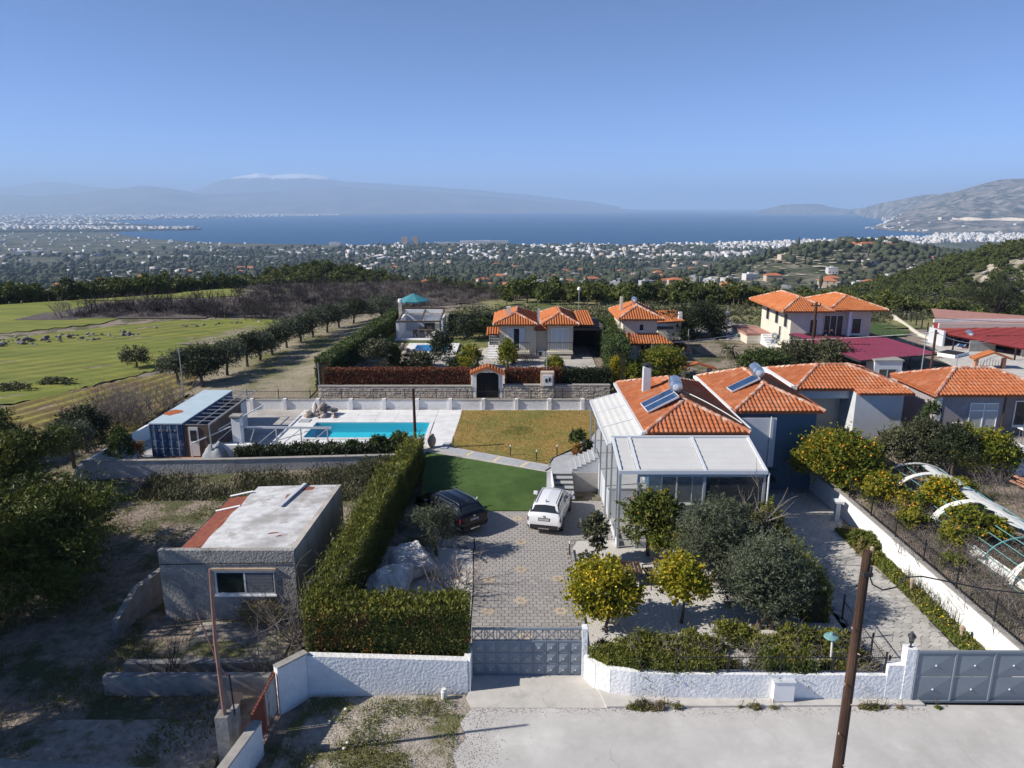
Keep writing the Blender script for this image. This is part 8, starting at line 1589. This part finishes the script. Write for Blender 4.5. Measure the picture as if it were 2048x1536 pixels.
for i in first:
    x, y = cand[i]; k = int(g.integers(0, 5)); s_ = float(g.uniform(.5, .8)); left = vis_[i] < 700
    t = thing('pine_tree', 'green pine along the far edge of the left fields' if left else 'green pine at the near edge of the wood behind the houses', 'pine tree', (x, y, float(ZW[i])), 'pines beyond the left fields' if left else 'pines at the near edge of the wood'); t.rotation_euler = (0, 0, float(g.uniform(0, 6.28))); t.scale = (s_, s_, s_ * float(g.uniform(.85, 1.15)))
    link('crown', PROTO[k][0], t); link('trunk', PROTO[k][1], t)
def scatter(name, label, pos, scl, proto, seed):
    """one mass of trees: copies of a tree mesh on points, through geometry nodes"""
    gg = np.random.default_rng(seed); me = bpy.data.meshes.new(name); me.vertices.add(len(pos)); me.vertices.foreach_set('co', np.asarray(pos, np.float32).ravel())
    a = me.attributes.new('sc', 'FLOAT', 'POINT'); a.data.foreach_set('value', np.asarray(scl, np.float32)); a = me.attributes.new('rz', 'FLOAT_VECTOR', 'POINT'); rv = np.zeros((len(pos), 3), np.float32); rv[:, 2] = gg.uniform(0, 6.28, len(pos)); a.data.foreach_set('vector', rv.ravel())
    me.update(); o = link(name, me); ng = bpy.data.node_groups.new(name, 'GeometryNodeTree'); ng.interface.new_socket('Geometry', in_out='INPUT', socket_type='NodeSocketGeometry'); ng.interface.new_socket('Geometry', in_out='OUTPUT', socket_type='NodeSocketGeometry')
    n = ng.nodes; gi = n.new('NodeGroupInput'); go = n.new('NodeGroupOutput'); ip = n.new('GeometryNodeInstanceOnPoints'); oi = n.new('GeometryNodeObjectInfo'); oi.inputs['Object'].default_value = proto; oi.transform_space = 'ORIGINAL'
    s1 = n.new('GeometryNodeInputNamedAttribute'); s1.data_type = 'FLOAT'; s1.inputs[0].default_value = 'sc'; s2 = n.new('GeometryNodeInputNamedAttribute'); s2.data_type = 'FLOAT_VECTOR'; s2.inputs[0].default_value = 'rz'
    l = ng.links; l.new(gi.outputs[0], ip.inputs['Points']); l.new(oi.outputs['Geometry'], ip.inputs['Instance']); l.new(s1.outputs[0], ip.inputs['Scale']); l.new(s2.outputs[0], ip.inputs['Rotation']); l.new(ip.outputs[0], go.inputs[0])
    md = o.modifiers.new('trees', 'NODES'); md.node_group = ng; tag(o, label, None, None, 'stuff'); return o
restI = np.array([i for i in range(len(cand)) if i not in fs_]); kk = g.integers(0, 5, len(restI))
for k in range(5):
    # the mass is copied from a crown of a real tree standing in the wood
    src = [o for o in COL.objects if o.data is PROTO[k][0]][0]
    sel = restI[kk == k]; scatter('pine_wood', 'deep green pine wood rolling over the hills', np.column_stack([cand[sel], ZW[sel]]), g.uniform(.52, .95, len(sel)) * np.where(cand[sel][:, 1] > 260, 1.15, 1.0), src, 920 + k)
# burnt trees
BT = []
for k in range(5):
    gg = np.random.default_rng(930 + k); b = MB(); twig_mesh(b, (0, 0, -.2), 3.6, .10, 1, gg, .09, 6, 2); o = b.build('burnt_tree', m_burnt); BT.append(o.data); bpy.data.objects.remove(o)
def burnt(x, y, s_, label, grp):
    o = link('burnt_tree', BT[int(g.integers(0, 5))]); o.location = (x, y, float(H(x, y))); o.scale = (s_, s_, s_); o.rotation_euler = (float(g.normal() * .05), float(g.normal() * .05), float(g.uniform(0, 6.28))); tag(o, label, 'burnt tree', grp)
nb = 0
while nb < 190:
    a = g.uniform(0, 6.28); f = math.sqrt(g.uniform(0, 1)); x, y = -24 + 26 * f * math.cos(a), 146 + 38 * f * math.sin(a)
    burnt(x, y, g.uniform(.35, .7), 'thin burnt trunk standing on the dark burnt slope', 'burnt trees on the slope'); nb += 1
for i in range(100):
    f = g.uniform(0, 1); x = -60 + 42 * f; y = 108 + 8 * g.uniform(0, 1) + 7 * math.sin(f * 3); burnt(x, y, g.uniform(.45, .8), 'thin burnt trunk along the upper field edge', 'burnt trees at the field edge')
DB = []
for k in range(4):
    gg = np.random.default_rng(940 + k); b = MB()
    for q in range(14): twig_mesh(b, (gg.normal() * .6, gg.normal() * .6, -.1), 1.5, .6, 1, gg, .045, 4, 1)
    o = b.build('burnt_bush', m_burnt if k % 2 else m_greytwig); DB.append(o)
for k, o in enumerate(DB):
    x, y = -30 + 5 * k, 130 + 4 * k; o.location = (x, y, float(H(x, y))); tag(o, ('dark burnt bush low on the burnt slope', 'grey burnt bush beside the first dark one', 'dark burnt bush in the middle of the slope', 'grey burnt bush highest of the four')[k], 'bush')
    n = 420; a = g.uniform(0, 6.28, n); f = np.sqrt(g.uniform(0, 1, n)); X = -24 + 28 * f * np.cos(a); Y = 146 + 40 * f * np.sin(a)
    n2 = 130; f2 = g.uniform(0, 1, n2); X = np.r_[X, -66 + 48 * f2]; Y = np.r_[Y, 105 + 14 * g.uniform(0, 1, n2) + 3 * f2]
    scatter('burnt_brush', 'mass of burnt grey brush on the slope', np.column_stack([X, Y, H(X, Y)]), g.uniform(.3, .8, len(X)), o, 950 + k)
for i in range(16):
    f = i / 15; x = -66 + 30 * f + g.normal() * .6; y = 106 + 3 * math.sin(f * 4) + g.uniform(-1, 3); gg = np.random.default_rng(960 + i); b = MB()
    for q in range(16): twig_mesh(b, (x + gg.normal() * .9, y + gg.normal() * .7, float(H(x, y))), 2.3, .35, 1, gg, .05, 4, 2)
    tag(b.build('bare_tree', m_greytwig if i % 4 == 0 else m_burnt), 'bare dark thicket tree between the green fields', 'tree', 'bare trees between the green fields')
pine('broad dark tree at the right edge beside the pink roof', 66.5, 98, 1.0, 6.5, 4.0, 990, 9000, l_dark, 'dark_tree', None, .3)
# ---- the valley: trees as one mass, the nearest houses one by one, the towns as a mass
m_farleaf = M('valley_foliage', (.026, .038, .018), (.070, .080, .044), .06, .9, c3=(.08, .082, .055), s3=.01, detail=6, spec=.1)
def blobs(name, label, P, R_, Hh, mat):
    n = len(P); ang = np.linspace(0, 2 * PI, 7)[:-1]; lv = [(.55, .25), (1.0, .55), (.72, .85)]
    V = np.zeros((n, 20, 3)); 
    for q, (rf, hf) in enumerate(lv):
        jit = g.uniform(.65, 1.3, (n, 6)); V[:, q * 6:(q + 1) * 6, 0] = np.cos(ang)[None] * rf * jit * R_[:, None]; V[:, q * 6:(q + 1) * 6, 1] = np.sin(ang)[None] * rf * jit * R_[:, None]; V[:, q * 6:(q + 1) * 6, 2] = (hf + g.uniform(-.09, .09, (n, 6))) * Hh[:, None]
    V[:, 18, 2] = Hh; V[:, 19, 2] = -1; V += P[:, None, :]
    F = []
    for q in range(2):
        for j in range(6): a = q * 6 + j; b_ = q * 6 + (j + 1) % 6; F += [(a, b_, b_ + 6), (a, b_ + 6, a + 6)]
    for j in range(6): F += [(12 + j, 12 + (j + 1) % 6, 18), (j, 19, (j + 1) % 6)]
    F = (np.array(F)[None] + 20 * np.arange(n)[:, None, None]).reshape(-1, 3); o = np_mesh(name, V.reshape(-1, 3), F, mat); tag(o, label, None, None, 'stuff')
N = 50000; A_ = np.radians(g.uniform(-40, 40, N)); R0 = np.exp(g.uniform(math.log(430), math.log(2850), N)); X = R0 * np.sin(A_); Y = R0 * np.cos(A_)
d_ = vnoise(X, Y, 1 / 120., 4, 21) + .5 * vnoise(X, Y, 1 / 420., 2, 22) + g.normal(size=N) * .18; hill = np.exp(-((X - 440) / 170) ** 2 - ((Y - 900) / 190) ** 2); d_ = d_ + .5 * hill + .45 * vnoise(X, Y, 1 / 38., 2, 25); m_ = d_ > -.02; X, Y, R0 = X[m_], Y[m_], R0[m_]
Zv = H(X, Y); rr_ = (1.2 + 3.0 * g.uniform(0, 1, len(X)) ** 1.6) * (1 + R0 / 2200) ; hh = rr_ * g.uniform(1.1, 1.9, len(X)); cyp = g.uniform(0, 1, len(X)) < .07; rr_ = np.where(cyp, rr_ * .4, rr_); hh = np.where(cyp, hh * 1.7, hh)
blobs('valley_trees', 'olive groves and tree belts of the valley', np.column_stack([X, Y, Zv]), rr_, hh, m_farleaf)
n = 420; X = g.normal(440, 130, n); Y = g.normal(850, 110, n); blobs('hill_rocks', 'pale rock outcrops and bare patches of the wooded hill', np.column_stack([X, Y, H(X, Y) - .3]), g.uniform(2, 7, n), g.uniform(.8, 1.8, n), m_rocky)
n = 700; X = g.uniform(-150, 420, n); Y = g.uniform(480, 1500, n); blobs('bare_patches', 'pale bare ground showing between the valley groves', np.column_stack([X, Y, H(X, Y) - .3]), g.uniform(3, 11, n), g.uniform(.5, 1.0, n), m_rocky)
# houses
m_hwhite = M('far_white_house', (.62, .61, .60), (.42, .40, .38), .03, .9, detail=1); m_hcream = M('far_cream_house', (.52, .44, .35), (.40, .28, .20), .03, .9, detail=1); m_hroof = M('far_orange_roof', (.48, .17, .07), (.38, .13, .06), .05, .9, detail=1); m_hgrey = M('far_grey_house', (.38, .37, .37), (.28, .27, .27), .03, .9, detail=1)
def far_house(label, x, y, w, d, h, rz, mat, roof, grp=None, nwin=0, cat='house', name='house', z=None):
    z = float(H(x, y)) if z is None else z; t = thing(name, label, cat, (x, y, z), grp); t.rotation_euler = (0, 0, rz)
    def loc(b): return [(v[0], v[1], v[2]) for v in b.v]
    def mk(nm, b, m): me = bpy.data.meshes.new(nm); me.from_pydata(b.v, [], b.f); me.materials.append(m); return link(nm, me, t)
    b = MB(); b.box(-w / 2, w / 2, -d / 2, d / 2, -3, h); wl_ = mk('wall', b, mat)
    if roof: b = MB(); o_ = .5; rx = max(w / 2 - d / 2, .2); b.add([(-w / 2 - o_, -d / 2 - o_, h), (w / 2 + o_, -d / 2 - o_, h), (w / 2 + o_, d / 2 + o_, h), (-w / 2 - o_, d / 2 + o_, h), (-rx, 0, h + d * .22), (rx, 0, h + d * .22)], [(0, 1, 5, 4), (1, 2, 5), (2, 3, 4, 5), (3, 0, 4), (3, 2, 1, 0)]); mk('roof', b, m_hroof)
    else: b = MB(); b.box(-w / 2 - .15, w / 2 + .15, -d / 2 - .15, d / 2 + .15, h, h + .35); b.box(-w * .2, w * .12, -d * .2, d * .2, h + .351, h + 1.9); mk('roof', b, mat)
    fl_ = max(1, int(h / 3))
    for f_ in range(fl_):
        for k in range(nwin): xx = -w / 2 + (k + .5) * w / nwin; b = MB(); b.box(xx - .55, xx + .55, -d / 2 - .05, -d / 2 - .001, f_ * 3 + .9, f_ * 3 + 2.3); mk('window', b, m_dark)
    return t
far_house('white villa with balconies standing alone below the wooded hill', 225, 747, 17, 10, 6.5, .2, m_hwhite, False, None, 4)
far_house('unfinished concrete frame house left of the grey diggings', -216, 402, 13, 8, 6.5, .1, m_hgrey, False, None, 4); far_house('low white house left of the unfinished frame house', -262, 440, 20, 8, 3.6, -.1, m_hwhite, False, None, 4)
far_house('long orange roofed hall among dark trees', -505, 1364, 46, 14, 7, .05, m_hcream, True); far_house('red roofed house in the left valley grove', -500, 830, 26, 12, 5, .1, m_hcream, True)
far_house('red roofed hilltop house with white wall', 408, 842, 22, 10, 5.5, .25, m_hcream, True, None, 4); far_house('second red roofed house on the hilltop', 432, 850, 20, 9, 4.5, .2, m_hcream, True, None, 3); far_house('cream house left on the wooded hilltop', 318, 842, 20, 10, 5, .1, m_hcream, False, None, 3)
far_house('left twin hotel tower on the coast', -425, 2900, 24, 20, 30, 0, m_hcream, False, None, 0, 'tower'); far_house('right twin hotel tower on the coast', -385, 2905, 26, 20, 31, 0, m_hcream, False, None, 0, 'tower')
far_house('long white beach hotel with stepped wings', -110, 2895, 190, 22, 17, .02, m_hwhite, False, None, 0, 'hotel'); far_house('lower white wing left of the long beach hotel', -250, 2890, 90, 18, 11, .02, m_hwhite, False, None, 0, 'hotel'); far_house('small flat hotel left of the twin towers', -690, 2860, 45, 16, 13, .02, m_hwhite, False, None, 0, 'hotel')
far_house('long white greenhouse hall beyond the wood', 14, 420, 52, 14, 3.2, -.06, m_hwhite, False, None, 0, 'greenhouse', 'greenhouse'); far_house('small orange roofed house in front of the pine wood end', 128, 300, 9, 7, 3.4, .3, m_hwhite, True, None, 2)
far_house('white industrial hall far left of the valley', -1560, 2360, 70, 40, 8, .1, m_hwhite, False, None, 0, 'hall', 'hall'); far_house('long white hall in the middle of the left valley', -770, 2000, 95, 22, 7, 0, m_hwhite, False, None, 0, 'hall', 'hall'); far_house('grey white hall right of the long hall', -640, 1980, 60, 22, 7, .05, m_hgrey, False, None, 0, 'hall', 'hall')
far_house('big pale hotel on the small headland of the right coast', 2560, 5000, 75, 30, 24, .2, m_hcream, False, None, 0, 'hotel', z=SEA + 4)
cnt = 0; used = []
kinds = [('white flat roofed house scattered in the valley groves', m_hwhite, False, 'white houses in the valley'), ('cream house with orange roof scattered in the valley groves', m_hcream, True, 'orange roofed houses in the valley'), ('grey white flat roofed house scattered in the valley groves', m_hgrey, False, 'grey houses in the valley')]
while cnt < 215:
    a = math.radians(g.uniform(-36, 36)); r = math.exp(g.uniform(math.log(560), math.log(1500))); x, y = r * math.sin(a), r * math.cos(a)
    if vnoise(np.array([x]), np.array([y]), 1 / 170., 2, 31)[0] < -.1: continue
    if any((x - u) ** 2 + (y - v) ** 2 < 420 for u, v in used): continue
    used.append((x, y)); k = [0, 1, 1, 0, 2, 1][cnt % 6]; lab, mt, rf, gp = kinds[k]; w = g.uniform(9, 17)
    far_house(lab, x, y, w, g.uniform(8, 11), g.uniform(3.4, 7), g.uniform(-.6, .6), mt, rf, gp, 3 if r < 900 else 0); cnt += 1
def town(name, label, X, Y, Zt, W_, D_, Hh, mat):
    n = len(X); rz = g.uniform(-.8, .8, n); c, s_ = np.cos(rz), np.sin(rz); base = np.array([(-1, -1, 0), (1, -1, 0), (1, 1, 0), (-1, 1, 0), (-1, -1, 1), (1, -1, 1), (1, 1, 1), (-1, 1, 1)], float)
    bx = base[None, :, 0] * W_[:, None] / 2; by = base[None, :, 1] * D_[:, None] / 2; V = np.stack([X[:, None] + bx * c[:, None] - by * s_[:, None], Y[:, None] + bx * s_[:, None] + by * c[:, None], Zt[:, None] - 2 + base[None, :, 2] * (Hh[:, None] + 2)], 2)
    F = np.array([(4, 5, 6, 7), (0, 1, 5, 4), (1, 2, 6, 5), (2, 3, 7, 6), (3, 0, 4, 7)]); F = (F[None] + 8 * np.arange(n)[:, None, None]).reshape(-1, 4); o = np_mesh(name, V.reshape(-1, 3), F, mat); tag(o, label, None, None, 'stuff')
def coastr(a): return np.interp(np.degrees(a), [c[0] for c in COAST], [c[1] for c in COAST])
def ring_town(name, label, n, p0, p1, f0, f1, thr, mat, hmax=9, seed=1, wmax=15):
    a = np.arctan((g.uniform(p0, p1, n) - 1024) / 1440); f = g.uniform(f0, f1, n); r = coastr(a) * f; X, Y = r * np.sin(a), r * np.cos(a); m = vnoise(X, Y, 1 / 130., 3, seed) + g.normal(size=n) * .15 > thr; X, Y = X[m], Y[m]; k = len(X)
    town(name, label, X, Y, H(X, Y), g.uniform(8, wmax, k), g.uniform(7, 13, k), 3 + (hmax - 3) * g.uniform(0, 1, k) ** 2.2, mat)
ring_town('coast_town', 'white coast town in the middle of the gulf shore', 1500, 700, 1500, .62, .985, .0, m_hwhite, 10, 41); ring_town('coast_town', 'cream and orange houses of the coast town', 420, 620, 1560, .5, .95, .05, m_hcream, 8, 42); ring_town('beach_town', 'dense white beach town on the right shore', 1500, 1430, 1930, .80, .985, -.25, m_hwhite, 15, 43); ring_town('beach_town', 'white beach town below the grey hillside', 1300, 1850, 2120, .80, .99, -.35, m_hwhite, 20, 44, 22)
ring_town('valley_town', 'scattered pale houses of the left valley', 620, -60, 760, .28, .97, .1, m_hwhite, 8, 45); ring_town('valley_town', 'scattered grey and cream houses of the left valley', 480, -60, 800, .28, .9, .1, m_hgrey, 7, 46, 30)
n = 1500; X = g.uniform(-5600, -2080, n); Y = 4450 + (X + 5600) / 3520 * 330 + g.uniform(0, 1, n) * (1450 - (X + 5600) / 3520 * 1300); m_ = vnoise(X, Y, 1 / 300., 3, 47) + g.normal(size=n) * .2 > -.2 - (X > -3300) * .3; X, Y = X[m_], Y[m_]; town('cape_town', 'hazy white town on the cape left of the gulf', X, Y, np.full(len(X), SEA + 1.5), g.uniform(14, 34, len(X)), g.uniform(12, 26, len(X)), g.uniform(7, 24, len(X)), m_hwhite)
n = 2600; a = np.arctan((g.uniform(-60, 700, n) - 1024) / 1440); r = np.exp(g.uniform(math.log(7000), math.log(16000), n)); X, Y = r * np.sin(a), r * np.cos(a); m_ = np.array([inside(x, y, cape) for x, y in zip(X, Y)]); X, Y = X[m_], Y[m_]; k = len(X); town('plain_town', 'faint pale settlements on the far plain', X, Y, np.full(k, SEA + 1.5), g.uniform(20, 60, k), g.uniform(15, 40, k), g.uniform(6, 16, k), m_hwhite)
n = 5200; a = np.arctan((g.uniform(-60, 480, n) - 1024) / 1440); r = np.exp(g.uniform(math.log(4200), math.log(12000), n)); X, Y = r * np.sin(a), r * np.cos(a); m_ = np.array([inside(x, y, cape) for x, y in zip(X, Y)]); X, Y = X[m_], Y[m_]; k = len(X); blobs('plain_trees', 'dark tree belts of the hazy coastal plain', np.column_stack([X, Y, np.full(k, SEA + 1.0)]), g.uniform(12, 40, k), g.uniform(6, 12, k), m_farleaf)
LX, LY, LZ = LOFT['hillsidescrubby g']
ii = (2 + 22 * g.uniform(0, 1, 150) ** 2).astype(int); jj = g.integers(40, LX.shape[1] - 30, 150); fx = g.uniform(0, 1, 150); fy = g.uniform(0, 1, 150); bl2 = lambda A: (A[ii, jj] * (1 - fx) + A[ii, jj + 1] * fx) * (1 - fy) + (A[ii + 1, jj] * (1 - fx) + A[ii + 1, jj + 1] * fx) * fy; town('hill_houses', 'white houses climbing the lower grey hillside', bl2(LX), bl2(LY), bl2(LZ), g.uniform(10, 24, 150), g.uniform(10, 18, 150), g.uniform(4, 9, 150), m_hwhite)
b = MB(); vs = []; fs = []
for j in range(0, LX.shape[1]):
    for zc in (-72,):
        i = int(np.argmax(LZ[:60, j] > zc)); p_ = float(axis(LX[i, j], LY[i, j]))
        if i > 1 and 1878 < p_ < 2120:
            f = (zc - LZ[i - 1, j]) / (LZ[i, j] - LZ[i - 1, j]); q = [A[i - 1, j] * (1 - f) + A[i, j] * f for A in (LX, LY, LZ)]; w_ = 7 + 5 * math.sin(j * .9)
            vs += [(q[0], q[1] - 8, q[2] + 3 - w_ * .3), (q[0] * 1.002, q[1] + 10, q[2] + 9 + w_)]
for q in range(len(vs) // 2 - 1): fs.append((2 * q, 2 * q + 2, 2 * q + 3, 2 * q + 1))
b.add(vs, fs); tag(b.build('road_cut', M('pale_road_cut', (.62, .54, .43), (.5, .43, .34), .01, 1.0)), 'pale road cut along the grey hillside', None, None, 'structure')
